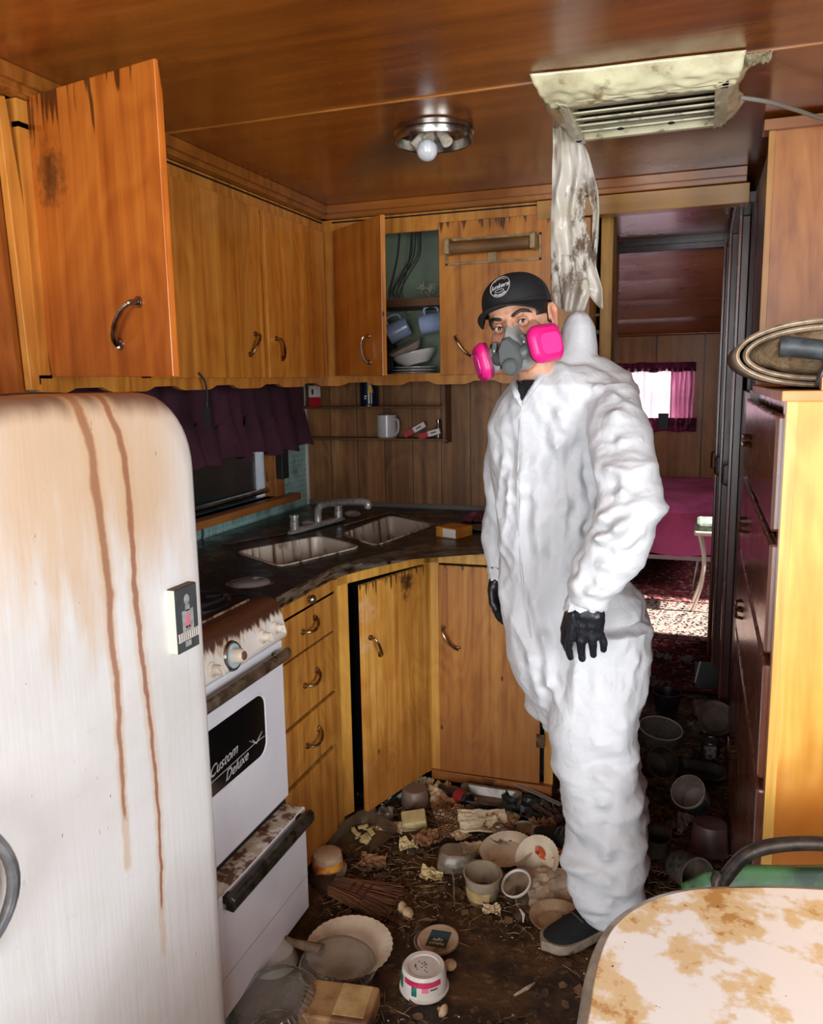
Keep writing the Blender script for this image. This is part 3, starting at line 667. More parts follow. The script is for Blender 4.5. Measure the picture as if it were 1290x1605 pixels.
put('rim', B().lathe([(.0415, 0), (.042, .004), (.040, .005)], 32), STEEL, sc_)
b = B()
for a0, a1, z0, z1 in ((-1.35, -.75, .06, .085), (-1.2, -.9, .085, .095)):
    b.rings([[(.0415*cos(a0+(a1-a0)*k/6), .0415*sin(a0+(a1-a0)*k/6), z0) for k in range(7)], [(.0415*cos(a0+(a1-a0)*(.2+.6*k/6)), .0415*sin(a0+(a1-a0)*(.2+.6*k/6)), z1) for k in range(7)]], cap=False, closed=False)
put('yellow_patch', b, YELL, sc_, solid=.0006)
b = B()
for a0, a1, z0, z1 in ((-1.3, -1.17, .012, .058), (-1.0, -.9, .012, .058), (-1.75, -1.45, .042, .048), (-1.75, -1.5, .032, .037)):
    b.rings([[(.0415*cos(a0+(a1-a0)*k/3), .0415*sin(a0+(a1-a0)*k/3), z) for k in range(4)] for z in (z0, z1)], cap=False, closed=False)
put('white_print', b, CARDW, sc_, solid=.0006)
p = at(606, 684, Y=SY+.03)
mg = cup('mug', 'white straight-sided mug standing on the lower wall shelf', (p.x-.002, SY+.045, zl), (0, 0, rad(-25)), MUGW, None, r=.045, h=.100)
p = at(689, 684, Y=SY+.03)
sb = thing('bottle', 'small dark glass bottle in right corner of lower shelf', 'bottle', (p.x-.008, SY+.04, zl))
put('bottle_body', B().lathe([(.014, 0), (.018, .003), (.018, .035), (.008, .055), (.008, .068), (.001, .068)], 20), M('dark_bottle_glass', '4a4038', rough=.15, coat=.5), sb, smooth=True)
put('cap', B().lathe([(.009, .068), (.009, .080), (.001, .081)], 16), CHROME, sb, smooth=True)

# ------------------------------------------------------------------ kitchen curtain
CURT = M('dark_maroon_curtain', '43192a', '30101e', vs=9, stretch=(1, 1.5, .6), rough=.9)
kc = thing('curtain', 'dark maroon ruffled valance curtain over the kitchen window', 'curtain', (XW+.04, 2.5, 1.28))
yk1 = at(468, 640, X=XW+.05).y
def kzb(y): return at(380, 720, X=XW+.05).z+.0
zc1 = at(300, 731, X=XW+.05).z; zc2 = at(465, 700, X=XW+.05).z; zmid1 = at(310, 680, X=XW+.06).z
def kfold(y, v, amp): return amp*(sin(y*52+1.3*sin(y*9)+v*1.5)+.5*sin(y*23+2))
b = B().grid(lambda u, v: (XW+.055+kfold(1.9+(yk1-1.9)*u, v, .012), 1.9+(yk1-1.9)*u, zmid1-.01+(1.50-zmid1+.02)*v), 220, 10); put('upper_panel', b, CURT, kc, world=True, smooth=True)
def ruf(u, v):
    y = 1.9+(yk1+.03-1.9)*u; zb = zc1+(zc2-zc1)*max(0, (u-.2)/.8)
    return (XW+.062+kfold(y, 0, .010+.02*(1-v))+.018*(1-v), y, zb+.012*sin(y*31)+(zmid1+.03+.012*sin(y*40)-zb)*v)
put('ruffle', B().grid(ruf, 220, 8), CURT, kc, world=True, smooth=True)
b = B(); b.tube([(XW+.05, 1.9, 1.498), (XW+.05, yk1+.03, 1.498)], .005, 8); put('rod', b, STEEL, kc, world=True)
p0 = at(317, 594, X=UX+.02); p1 = at(325, 690, X=XW+.12)
b = B(); b.tube(cat_rom([(UX+.022, p0.y-.02, ZB+.02), (UX+.03, p0.y, ZB-.01), (UX+.028, p0.y+.01, ZV-.02), (UX+.022, p0.y+.012, 1.42)], 6), .0035, 8); b.cbox((UX+.022, p0.y+.012, 1.395), (.012, .022, .06))
one('electric_cord', b, RUBBER, 'short black cord dangling from bottom of left wall cabinet', 'cord', smooth=True)
p1 = at(443, 725, X=XW+.03)
b = B(); b.box((XW+.012, p1.y-.03, p1.z-.07), (XW+.045, p1.y+.03, p1.z+.055)); one('wall_box', b, BLKPL, 'black box fixed to mosaic wall just under the curtain end', 'box', bev=.004)
b = B(); c_ = at(314, 840, X=XW+.01); b.tube(cat_rom([c_+V((0, .01, .06)), c_+V((.004, .015, .01)), c_+V((.004, 0, -.02)), c_+V((0, -.03, -.02))], 5), .003, 6); one('wire', b, RUBBER, 'short bent black wire on mosaic wall near the window sill', 'wire')

# ------------------------------------------------------------------ base cabinets
FXB = -1.085
K0 = V((FXB, 1.885, 0)); K1 = V((FXB, 2.325, 0)); K2 = V((-.905, 2.735, 0)); K3 = V((-.455, 2.745, 0))
ZBF = CT-.030
def panel(bb, a, c, z0, z1, t=.018, off=0.):
    """upright board between plan points a and c; outer face offset towards the room"""
    a = V(a); c = V(c); d = (c-a).normalized(); n = V((d.y, -d.x, 0)); o = n*off
    q = [a+o, c+o, c+o-n*t, a+o-n*t]
    bb.rings([[(p.x, p.y, z0) for p in q], [(p.x, p.y, z1) for p in q]])
    return bb
def along(a, c, t): return a+(c-a)*t
def dirn(a, c): return (c-a).normalized()
def nout(a, c): d = dirn(a, c); return V((d.y, -d.x, 0))
# drawer unit
du = thing('drawer_cabinet', 'ochre drawer base cabinet between white stove and corner sink cupboard', 'cabinet', (FXB-.3, 2.1, 0))
b = B(); panel(b, K0, along(K0, K1, .06), .03, ZBF); panel(b, along(K0, K1, .90), K1, .03, ZBF); panel(b, K0, K1, ZBF-.02, ZBF)
put('face_frame', b, W_BASEF, du, world=True)
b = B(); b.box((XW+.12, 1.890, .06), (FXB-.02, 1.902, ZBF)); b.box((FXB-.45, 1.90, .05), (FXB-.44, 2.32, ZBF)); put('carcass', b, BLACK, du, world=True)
zz = [at(513, 921, X=FXB).z, at(519, 987, X=FXB).z, at(521, 1080, X=FXB).z, at(524, 1161, X=FXB).z]
print('drawer z', zz)
t0, t1 = .03, .955
dz = [(ZBF-.055, ZBF-.004, 'top'), (zz[1]+.004, zz[0]-.012, 'd'), (zz[2]+.006, zz[1]-.003, 'd'), (zz[3]+.007, zz[2]-.007, 'd')]
KK1 = along(K0, K1, .88)
for (z0, z1, kd) in dz:
    dr_ = put('drawer' if kd == 'd' else 'cutting_board', panel(B(), along(K0, KK1, .02), along(K0, KK1, .99), z0, z1, .018, .014), W_DRAWER, du, world=True, bev=.002)
    c_ = along(K0, KK1, .52)+V((.014, 0, (z0+z1)/2+.005))
    if kd == 'd': handle(dr_, c_, (0, 1, .25), (1, 0, 0), .085)
    else:
        b = B(); b.tube([c_, c_+V((.012, 0, 0))], .005, 10); b.ell(c_+V((.018, .0, 0)), (.010, .014, .014)); put('knob', b, STEEL, dr_, world=True, smooth=True)
put('door', panel(B(), along(K0, KK1, .02), along(K0, KK1, .93), .05, zz[3]-.012, .018, .012), W_DRAWER, du, world=True, bev=.002)
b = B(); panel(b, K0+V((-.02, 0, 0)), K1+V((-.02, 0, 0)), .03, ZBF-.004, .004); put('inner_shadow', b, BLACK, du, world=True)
# corner unit with diagonal door
cu2 = thing('corner_cabinet', 'ochre corner base cabinet with mould-spotted diagonal door hanging ajar', 'cabinet', (-1.25, 2.75, 0))
b = B(); panel(b, K1, along(K1, K2, .10), .05, ZBF); panel(b, along(K1, K2, .93), K2, .05, ZBF); panel(b, K1, K2, ZBF-.045, ZBF)
put('face_frame', b, W_BASEF, cu2, world=True)
nd = nout(K1, K2)
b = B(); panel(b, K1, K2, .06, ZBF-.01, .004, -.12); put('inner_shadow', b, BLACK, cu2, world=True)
a_, c_ = along(K1, K2, .15)+nd*.045, along(K1, K2, .955)+nd*.004
zd1 = at(600, 900, X=-1.0).z
dd = put('door', panel(B(), a_, c_, .055, ZBF-.05, .018), W_BASE, cu2, world=True, bev=.002)
hc = along(a_, c_, .16); hc.z = at(567, 1030, X=hc.x).z+.0
handle(dd, hc, dirn(a_, c_)*.55+V((0, 0, -.8)), nout(a_, c_), .09)
b = B(); b.ell(V((0, 0, 0)), 1); b.bm.free()
# back unit
cb2 = thing('base_cabinet', 'brown plywood base cabinet on back wall behind the person', 'cabinet', (-.7, 3.0, 0))
b = B(); panel(b, K2, along(K2, K3, .07), .05, ZBF); panel(b, along(K2, K3, .93), K3, .05, ZBF); panel(b, K2, K3, ZBF-.045, ZBF)
put('face_frame', b, W_BASEF, cb2, world=True)
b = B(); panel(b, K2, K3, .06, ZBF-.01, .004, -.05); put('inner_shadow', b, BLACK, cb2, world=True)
put('side_panel', B().box((K3.x-.016, K3.y+.001, .0), (K3.x, YB-.002, ZBF)), W_BACKD, cb2, world=True)
a_, c_ = along(K2, K3, .075), along(K2, K3, .90)
dd = put('door', panel(B(), a_, c_, .06, ZBF-.05, .018, .016), W_BACKD, cb2, world=True, bev=.002)
hc = at(707, 1000, Y=a_.y-.016); handle(dd, hc, (.6, 0, -.8), (0, -1, 0), .095)
b = B(); p = at(851, 1163, Y=2.72); b.cbox((p.x-.01, 2.726, p.z), (.03, .006, .05)); put('hinge', b, BRONZE, dd, world=True)
put('threshold', B().box((K2.x, K2.y-.012, .02), (K3.x, K2.y+.02, .056)), W_BACKD, cb2, world=True)

# ------------------------------------------------------------------ countertop with corner sink
TOPM = N('grimy_black_countertop'); pos = TOPM.coords('World'); a = TOPM.noise(pos, 11, 6, .65)
cc = TOPM.mix(TOPM.step(a, .47, .62), srgb('0c0907'), srgb('2b1e15')); cc = TOPM.mix(TOPM.step(TOPM.noise(pos, 46, 5, .7), .60, .70), cc, srgb('6d5b48'))
TOPM.set(TOPM.b.inputs['Base Color'], cc); TOPM.set(TOPM.b.inputs['Roughness'], TOPM.math('MULTIPLY_ADD', a, .8, -.08)); TOPM.bump(TOPM.noise(pos, 40, 5), .5, .004); TOPM = TOPM.m
EDGEM = M('metal_counter_edge', '8f8778', '5b4c3a', vs=18, stretch=(1, 1, 4), rough=.35, metal=.6, dirt='2c2018', ds=22, dlo=.48, dhi=.6)
def off(a, c, k): n = nout(a, c); return a+n*k, c+n*k
e = .022
E0 = K0+V((e, -.0, 0)); E1 = V((FXB+e, K1.y-.01, 0)); E2 = V((K2.x+.012, K2.y-e-.01, 0)); E3 = V((K3.x, K3.y-e, 0))
outline = [(XW+.001, 1.885), (E0.x, 1.885), (E1.x, E1.y-.04), (E1.x+.006, E1.y-.01), (E1.x+.02, E1.y+.03), (E2.x-.03, E2.y-.04), (E2.x-.005, E2.y-.01), (E2.x+.04, E2.y), (E3.x, E3.y), (E3.x, YB-.012), (XW+.012, YB-.012)]
ct = thing('countertop', 'grimy black L-shaped countertop running around the corner sink', 'countertop', (-1.3, 2.8, ZBF))
bowlL = [at(x, y, Z=CT) for x, y in ((374, 866), (441, 888), (562, 858), (500, 842))]
bowlR = [at(x, y, Z=CT) for x, y in ((538, 838), (612, 810), (676, 824), (590, 855))]
def round_poly(p, r, n=5):
    out = []; N_ = len(p)
    for i in range(N_):
        a, c, d = p[i-1], p[i], p[(i+1) % N_]; u = (a-c).normalized()*r; w_ = (d-c).normalized()*r
        for k in range(n+1):
            t = k/n; out.append((c+u)*(1-t)**2+c*2*t*(1-t)+(c+w_)*t*t)
    return out
RL, RR = round_poly(bowlL, .045), round_poly(bowlR, .045)
b = B(); bm = b.bm; edges = []
for loop in ([V((x, y, CT)) for x, y in outline], RL, RR):
    vs = [bm.verts.new(V((p.x, p.y, CT))) for p in loop]
    for i in range(len(vs)): edges.append(bm.edges.new((vs[i-1], vs[i])))
bmesh.ops.triangle_fill(bm, use_beauty=True, edges=edges)
put('worktop', b, TOPM, ct, world=True, solid=0)
b = B(); fe = [V((x, y, 0)) for x, y in outline[1:9]]
b.rings([[(p.x, p.y, CT+.002) for p in fe]+[(p.x, p.y, CT-.034) for p in fe[::-1]], [(p.x+.001*0-.012*.5, p.y+.014*.4, CT+.002) for p in fe]+[(p.x-.006, p.y+.006, CT-.034) for p in fe[::-1]]])
for zz_ in (CT-.004, CT-.016, CT-.029): b.tube([(p.x+.001, p.y-.001, zz_) for p in fe], .0028, 6)
put('edge_band', b, EDGEM, ct, world=True)
sk = thing('sink', 'dirty white double-bowl corner sink with brown drip stains', 'sink', (SCx := (bowlL[2].x), bowlL[2].y, CT-.15))
SINKM = N('stained_white_sink'); pos = SINKM.coords('World'); sp = SINKM.n('SeparateXYZ', {0: pos}).outputs
dv = SINKM.n('CombineXYZ', {0: SINKM.math('MULTIPLY', SINKM.math('ADD', sp[0], sp[1]), 34), 1: 0., 2: SINKM.math('MULTIPLY', sp[2], 3)}).outputs[0]
cc = SINKM.mix(SINKM.step(SINKM.noise(dv, 1, 3), .48, .66), srgb('c4b8a8'), srgb('5f4632'))
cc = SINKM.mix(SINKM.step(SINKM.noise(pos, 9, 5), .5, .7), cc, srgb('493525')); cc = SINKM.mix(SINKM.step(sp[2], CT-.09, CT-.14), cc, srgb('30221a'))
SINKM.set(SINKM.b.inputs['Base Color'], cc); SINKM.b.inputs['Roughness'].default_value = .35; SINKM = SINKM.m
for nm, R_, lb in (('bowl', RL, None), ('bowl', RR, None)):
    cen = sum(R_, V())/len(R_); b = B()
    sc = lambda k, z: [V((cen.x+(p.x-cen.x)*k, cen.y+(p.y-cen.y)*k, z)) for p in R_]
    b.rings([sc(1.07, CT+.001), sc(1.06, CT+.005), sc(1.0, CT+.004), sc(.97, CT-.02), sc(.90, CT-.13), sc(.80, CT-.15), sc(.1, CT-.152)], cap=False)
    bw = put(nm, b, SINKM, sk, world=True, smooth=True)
    d_ = B().lathe([(.03, 0), (.03, .004), (.02, .004), (.018, -.002), (.001, -.002)], 20, c=(cen.x, cen.y, CT-.1515)); put('drain', d_, STEEL, bw, world=True, smooth=True)
rimp = [at(x, y, Z=CT+.004) for x, y in ((349, 854), (449, 836))]
put('rim', B().tube([rimp[0], rimp[1]], .006, 8, flat=.5), STEEL, sk, world=True)
b = B(); p_ = [at(x, y, Z=CT+.004) for x, y in ((541, 823), (612, 803), (680, 822))]; b.tube(p_, .006, 8, flat=.5); put('rim', b, M('bright_sink_rim', 'b8ada0', '6a5a4a', vs=20, rough=.3, metal=.7), sk, world=True)
# faucet
FAUC = M('worn_faucet_chrome', 'bdbcb8', '9a9894', vs=40, rough=.32, metal=.5, coat=.3)
fa = thing('faucet', 'chrome swivel kitchen faucet with two capped valves behind the sink', 'faucet', at(497, 826, Z=CT))
fl, fr, fm = at(462, 837, Z=CT), at(531, 818, Z=CT), at(499, 826, Z=CT)
d_ = (fr-fl).normalized(); b = B(); b.tube([fl-d_*.03+V((0, 0, .008)), fl+V((0, 0, .012)), fr+V((0, 0, .012)), fr+d_*.03+V((0, 0, .008))], [.012, .026, .026, .012], 12, flat=.45); put('base_plate', b, FAUC, fa, world=True, smooth=True)
for p in (fl, fr): b = B().lathe([(.017, .014), (.017, .05), (.015, .052), (.015, .062), (.018, .064), (.018, .074), (.001, .076)], 20, c=p); put('valve', b, FAUC, fa, world=True, smooth=True)
tp = at(575, 788, Y=fm.y-.17); 
b = B(); b.tube(cat_rom([fm+V((0, 0, .01)), fm+V((0, 0, .05)), fm+V((.012, -.01, .082)), fm+V((.05, -.02, .098)), fm.lerp(tp, .75)+V((0, 0, .03)), tp, tp+V((.004, -.002, -.018))], 6), [.015]*12+[.014]*18+[.013]*7, 12); put('spout', b, FAUC, fa, world=True, smooth=True)
# dishes and bits in the sink and on the counter
cR = sum(bowlR, V())/4
one('plate', B().lathe([(.05, 0), (.10, .014), (.10, .017), (.05, .004), (.001, .004)], 32), M('grimy_plate', '8b7866', '5b4838', vs=14, rough=.4), 'grime-covered plate lying in the right sink bowl', 'plate', loc=(cR.x-.03, cR.y, CT-.13), rot=(rad(20), rad(-14), 0), smooth=True)
one('bowl', B().lathe([(.03, 0), (.075, .04), (.08, .06), (.076, .06), (.03, .008), (.001, .006)], 32), M('brown_stained_bowl', '6f5a48', '46362a', vs=14, rough=.4), 'brown stained bowl sunk beside plate in right sink bowl', 'bowl', loc=(cR.x+.07, cR.y-.03, CT-.135), rot=(rad(-25), rad(20), 0), smooth=True)
p = at(708, 842, Z=CT); bx = thing('soda_box', 'small orange box with pale end lying flat on the countertop', 'box', (p.x, p.y+.03, CT), (0, 0, rad(-22)))
put('carton', B().box((-.045, -.05, 0), (.048, .05, .036)), M('orange_carton', 'c98a2c', 'b06a1e', vs=20, rough=.6, dirt='7a4418', ds=18, dlo=.6, dhi=.7), bx, bev=.001)
put('end_label', B().box((-.012, -.0515, .003), (.048, -.05, .034)), CARDW, bx)
put('lid_flap', B().box((-.045, -.05, .036), (.048, .05, .0375)), M('orange_top', 'd98e28', rough=.6), bx)
one('rag', B().grid(lambda u, v: ((u-.5)*.10, (v-.5)*.08, .035*(1-(2*u-1)**2)*(1-(2*v-1)**2)+.012*noise.noise((u*7, v*7, 2))), 18, 16), M('dusty_pink_cloth', '7a3c48', '4a2028', vs=20, rough=.9), 'crumpled dusty pink rag at back corner of the countertop', 'rag', loc=at(742, 818, Z=CT)+V((0, .03, .002)), smooth=True, solid=.003)
one('saucer', B().lathe([(.03, 0), (.065, .010), (.065, .013), (.03, .003), (.001, .003)], 28), M('dim_grey_dish', '57504a', rough=.35), 'dim grey saucer on countertop just left of the person', 'saucer', loc=at(758, 832, Z=CT)+V((0, .02, 0)), smooth=True)
for (x, y, sx_, sy2, lb) in ((478, 829, .035, .02, 'small pinkish rag scrap behind the left faucet valve'), (548, 812, .04, .02, 'small pale rag scrap behind the right faucet valve')):
    one('rag_scrap', B().ell((0, 0, .014), (sx_, sy2, .016), seg=12, nr=8), M('pinkish_scrap', '8c7468', '5e4a40', vs=30, rough=.9), lb, 'rag', loc=at(x, y, Z=CT)+V((0, .03, 0)), smooth=True)

# ------------------------------------------------------------------ stove
SX, SY0, SY1 = -1.035, 1.405, 1.872
sv = thing('stove', 'white vintage gas range with rusty top and open lower drawer', 'stove', (-1.35, 1.64, 0))
STW = M('stove_white_enamel', 'e2e4ea', 'd6d8e0', vs=3, rough=.25, coat=.3, dirt='a08a70', ds=5, dlo=.72, dhi=.8, world=True)
put('body', B().box((-1.70, SY0, .04), (SX-.03, SY1-.004, .83)), STW, sv, world=True, bev=.004)
# rust-run control panel: sloped prism
RUSTP = N('rust_run_enamel'); pos = RUSTP.coords('World'); sp = RUSTP.n('SeparateXYZ', {0: pos}).outputs
dv = RUSTP.n('CombineXYZ', {0: 0., 1: RUSTP.math('MULTIPLY', sp[1], 55), 2: RUSTP.math('MULTIPLY', sp[2], 9)}).outputs[0]
m1_ = RUSTP.step(RUSTP.math('MULTIPLY_ADD', RUSTP.step(sp[2], .86, .935), .75, RUSTP.noise(dv, 1, 3)), .78, 1.02)
m2_ = RUSTP.step(RUSTP.math('MULTIPLY_ADD', RUSTP.step(sp[2], .83, .925), .42, RUSTP.noise(dv, 1.3, 3)), .72, .92)
cc = RUSTP.mix(RUSTP.math('MULTIPLY', m2_, .6), srgb('dfdcd4'), srgb('c39a6c')); cc = RUSTP.mix(m1_, cc, srgb('4a2a1a'))
RUSTP.set(RUSTP.b.inputs['Base Color'], cc); RUSTP.b.inputs['Roughness'].default_value = .35; RUSTP.b.inputs['Coat Weight'].default_value = .2; RUSTP = RUSTP.m
prof = [(-1.12, .828), (SX+.010, .828), (SX+.016, .84), (SX-.002, .912), (SX-.015, .93), (SX-.035, .938), (-1.12, .936)]
b = B(); b.rings([[(x, SY0, z) for x, z in prof], [(x, SY1-.006, z) for x, z in prof]]); cp = put('control_panel', b, RUSTP, sv, world=True, bev=.006, smooth=True)
TOPR = M('rust_brown_stovetop', '2c1a12', '4a2c1c', vs=12, rough=.35, dirt='0c0908', ds=6, dlo=.42, dhi=.6, droughness=.2, bump=.5, bs=50, world=True)
put('cooktop', B().box((-1.70, SY0, .83), (-1.115, SY1-.006, .932)), TOPR, sv, world=True, bev=.004)
b = B(); b.tube([(SX-.07, SY0, .938), (SX-.068, SY1-.06, .938)], .003, 6); put('lip_strip', b, M('pale_flaking_strip', 'a58a74', '4a2c1c', vs=60, rough=.6), sv, world=True)
for cx_, cy_ in ((-1.22, 1.53), (-1.22, 1.74), (-1.5, 1.53), (-1.5, 1.74)):
    bn = put('burner', B().lathe([(.085, 0), (.085, .006), (.07, .002), (.04, .002), (.035, .014), (.001, .014)], 28, c=(cx_, cy_, .932)), BLKPL, sv, world=True, smooth=True)
    b = B()
    for k in range(4):
        a = k*pi/2+pi/4; b.tube([(cx_+.03*cos(a), cy_+.03*sin(a), .952), (cx_+.085*cos(a), cy_+.085*sin(a), .952), (cx_+.092*cos(a), cy_+.092*sin(a), .936)], .004, 6)
    b.tube([(cx_+.075*cos(k*pi/12), cy_+.075*sin(k*pi/12), .952) for k in range(25)], .004, 6); put('grate', b, BLACK, bn, world=True)
def knob(px, py, r, kind='tap'):
    c_ = at(px, py, X=SX+.004); k_ = put('knob', B().lathe([(r*1.25, 0), (r*1.2, .008), (r*.8, .012), (r*.75, .024), (r*.6, .027), (.001, .027)], 24, c=c_, R=Matrix.Rotation(rad(83), 3, 'Y')), ENAMEL_D, cp, world=True, smooth=True)
    b = B(); b.cbox(c_+V((.030, 0, .002)), (.014, r*.5, r*1.7), Matrix.Rotation(rad(25), 3, 'X')); put('knob_grip', b, ENAMEL_D, cp, world=True, bev=.003)
for px_, py_, r_ in ((329, 1050, .016), (408, 998, .015), (428, 985, .015)): knob(px_, py_, r_)
c_ = at(362, 1028, X=SX+.006); Rk = Matrix.Rotation(rad(83), 3, 'Y')
dl_ = put('oven_dial', B().lathe([(.036, 0), (.037, .004), (.034, .010), (.030, .011), (.030, .006), (.001, .006)], 32, c=c_, R=Rk), STEEL, cp, world=True, smooth=True)
put('dial_face', B().lathe([(.0295, .0062), (.0295, .009), (.001, .009)], 32, c=c_, R=Rk), M('pale_blue_dial', '8fb4be', 'a8c4c8', vs=20, rough=.3), cp, world=True, smooth=True)
k_ = B().lathe([(.019, .009), (.017, .03), (.014, .036), (.001, .036)], 24, c=c_, R=Rk); put('dial_knob', k_, ENAMEL_D, cp, world=True, smooth=True)
put('dial_cap', B().lathe([(.011, .036), (.010, .0385), (.001, .0385)], 20, c=c_, R=Rk), M('brown_dial_cap', '7c5a48', rough=.4, metal=.4), cp, world=True)
# oven door with window
Yw1 = at(414, 1120, X=SX).y; zw1 = at(406, 1089, X=SX).z; zw0 = at(404, 1186, X=SX).z; Yw0 = SY0+.045
od_ = put('oven_door', B().box((SX-.028, SY0+.004, .372), (SX, SY1-.008, .822)), STW, sv, world=True, bev=.007)
zw0 = at(330, 1252, X=SX).z if at(330, 1252, X=SX).z < zw0 else zw0
b = B(); rr_ = rrect(Yw1-Yw0, zw1-zw0, .035, 6, (Yw0+Yw1)/2, (zw0+zw1)/2); b.rings([[(SX-.004, y, z) for y, z in rr_], [(SX+.0012, y, z) for y, z in rr_]])
put('oven_window', b, M('black_oven_glass', '0c0d0e', rough=.12, coat=.6), od_, world=True)
b = B(); rr2 = rrect(Yw1-Yw0+.012, zw1-zw0+.012, .04, 6, (Yw0+Yw1)/2, (zw0+zw1)/2); b.tube([(SX+.0005, y, z) for y, z in rr2]+[(SX+.0005, rr2[0][0], rr2[0][1])], .0028, 6); put('window_trim', b, STW, od_, world=True)
SCR = M('silver_script', 'cfd2d4', rough=.3, metal=.3)
o1 = at(333, 1222, X=SX+.0015); o2 = at(352, 1226, X=SX+.0015)
text('lettering', 'Custom', .038, SCR, od_, frame((SX+.0015, o1.y-.012, o1.z+.004), (0, 1, .10), (0, 0, 1)), shear=.5, align='LEFT')
text('lettering', 'Deluxe', .036, SCR, od_, frame((SX+.0015, o2.y+.004, o2.z-.002), (0, 1, .10), (0, 0, 1)), shear=.5, align='LEFT')
q0, q1, q2 = at(333, 1226, X=SX+.002), at(401, 1164, X=SX+.002), at(414, 1154, X=SX+.002)
b = B(); b.tube([(SX+.002, Yw0+.01, q0.z-.015), q0, q1, (SX+.002, Yw1-.006, q2.z)], .0009, 5)
b.tube([at(391, 1162, X=SX+.002), at(402, 1165, X=SX+.002), at(411, 1146, X=SX+.002)], [.0006, .0016, .0006], 5); b.tube([at(396, 1160, X=SX+.002), at(402, 1165, X=SX+.002)], .001, 5)
put('emblem', b, SCR, od_, world=True)
GRM = M('grimy_chrome_bar', '8c7a66', '5c4c3c', vs=24, rough=.35, metal=.7, dirt='3c2c20', ds=20, dlo=.5, dhi=.64)
hA, hB = at(325, 1108, X=SX+.035), at(437, 1036, X=SX+.035)
hz = (hA.z+hB.z)/2
b = B(); b.rings([[(SX+.03+q_[0]*.8, y, hz+q_[1]) for q_ in ((-.012, -.014), (.006, -.017), (.013, -.006), (.012, .010), (.002, .016), (-.012, .012))] for y in (SY0+.03, SY1-.035)])
for yy in (SY0+.05, SY1-.06): b.box((SX-.001, yy-.012, hz-.009), (SX+.022, yy+.012, hz+.009))
put('door_handle', b, GRM, od_, world=True, bev=.003)
# lower drawer, a hand's width open
DX = -.985
put('drawer_gap', B().box((SX-.02, SY0+.01, .05), (SX-.012, SY1-.01, .372)), BLACK, sv, world=True)
dw = put('drawer', B().box((DX-.016, SY0+.004, .045), (DX, SY1-.01, .350)), STW, sv, world=True, bev=.006)
put('drawer_rim', B().box((SX-.05, SY0+.014, .335), (DX-.004, SY1-.020, .352)), M('rust_eaten_rim', 'c9c0b2', 'a89880', vs=30, rough=.5, dirt='5b3824', ds=24, dlo=.45, dhi=.56, world=True), dw, world=True, bev=.003)
put('crease', B().box((DX-.001, SY0+.006, .1475), (DX+.0006, SY1-.012, .149)), M('crease_shadow_paint', '8c8e96', rough=.5), dw, world=True)
hz2 = at(400, 1378, X=DX+.03).z
b = B(); b.rings([[(DX+.026+q_[0], y, hz2+q_[1]) for q_ in ((-.014, -.017), (.006, -.02), (.014, -.008), (.013, .012), (.003, .020), (-.014, .014))] for y in (SY0+.03, SY1-.035)])
for yy in (SY0+.05, SY1-.06): b.box((DX-.001, yy-.012, hz2-.01), (DX+.016, yy+.012, hz2+.01))
put('drawer_handle', b, M('dark_grimy_chrome', '5c564c', '38332c', vs=24, rough=.32, metal=.75, dirt='221c16', ds=20, dlo=.5, dhi=.62), dw, world=True, bev=.003)
# pot lid on the cooktop
p = at(392, 915, Z=.945)
pl = thing('glass_saucer', 'round glass lid lying on rear right of the dark cooktop', 'lid', (-1.235, p.y-.005 if p.y < 1.95 else 1.80, .956))
pl.location = at(392, 916, Z=.956)
put('glass', B().lathe([(.060, .002), (.05, .010), (.03, .014), (.001, .015), (.001, .012), (.03, .011), (.058, 0)], 36), M('grey_lid_glass', '6f7374', rough=.08, coat=.6), pl, smooth=True)
put('rim', B().lathe([(.058, 0), (.064, .001), (.066, .004), (.063, .006), (.058, .005)], 40, loop=True), STEEL, pl, smooth=True)

# ------------------------------------------------------------------ refrigerator
FX = -.95; FY1 = 1.397; FY0 = .60; FZ = 1.487
FR = N('rust_streaked_fridge_enamel'); pos = FR.coords('World'); sp = FR.n('SeparateXYZ', {0: pos}).outputs; zf = FR.math('DIVIDE', sp[2], 1.5)
FRC = FR.mix(FR.step(FR.noise(pos, 2.5, 4), .4, .65), srgb('eceeee'), srgb('dfe0dd'))
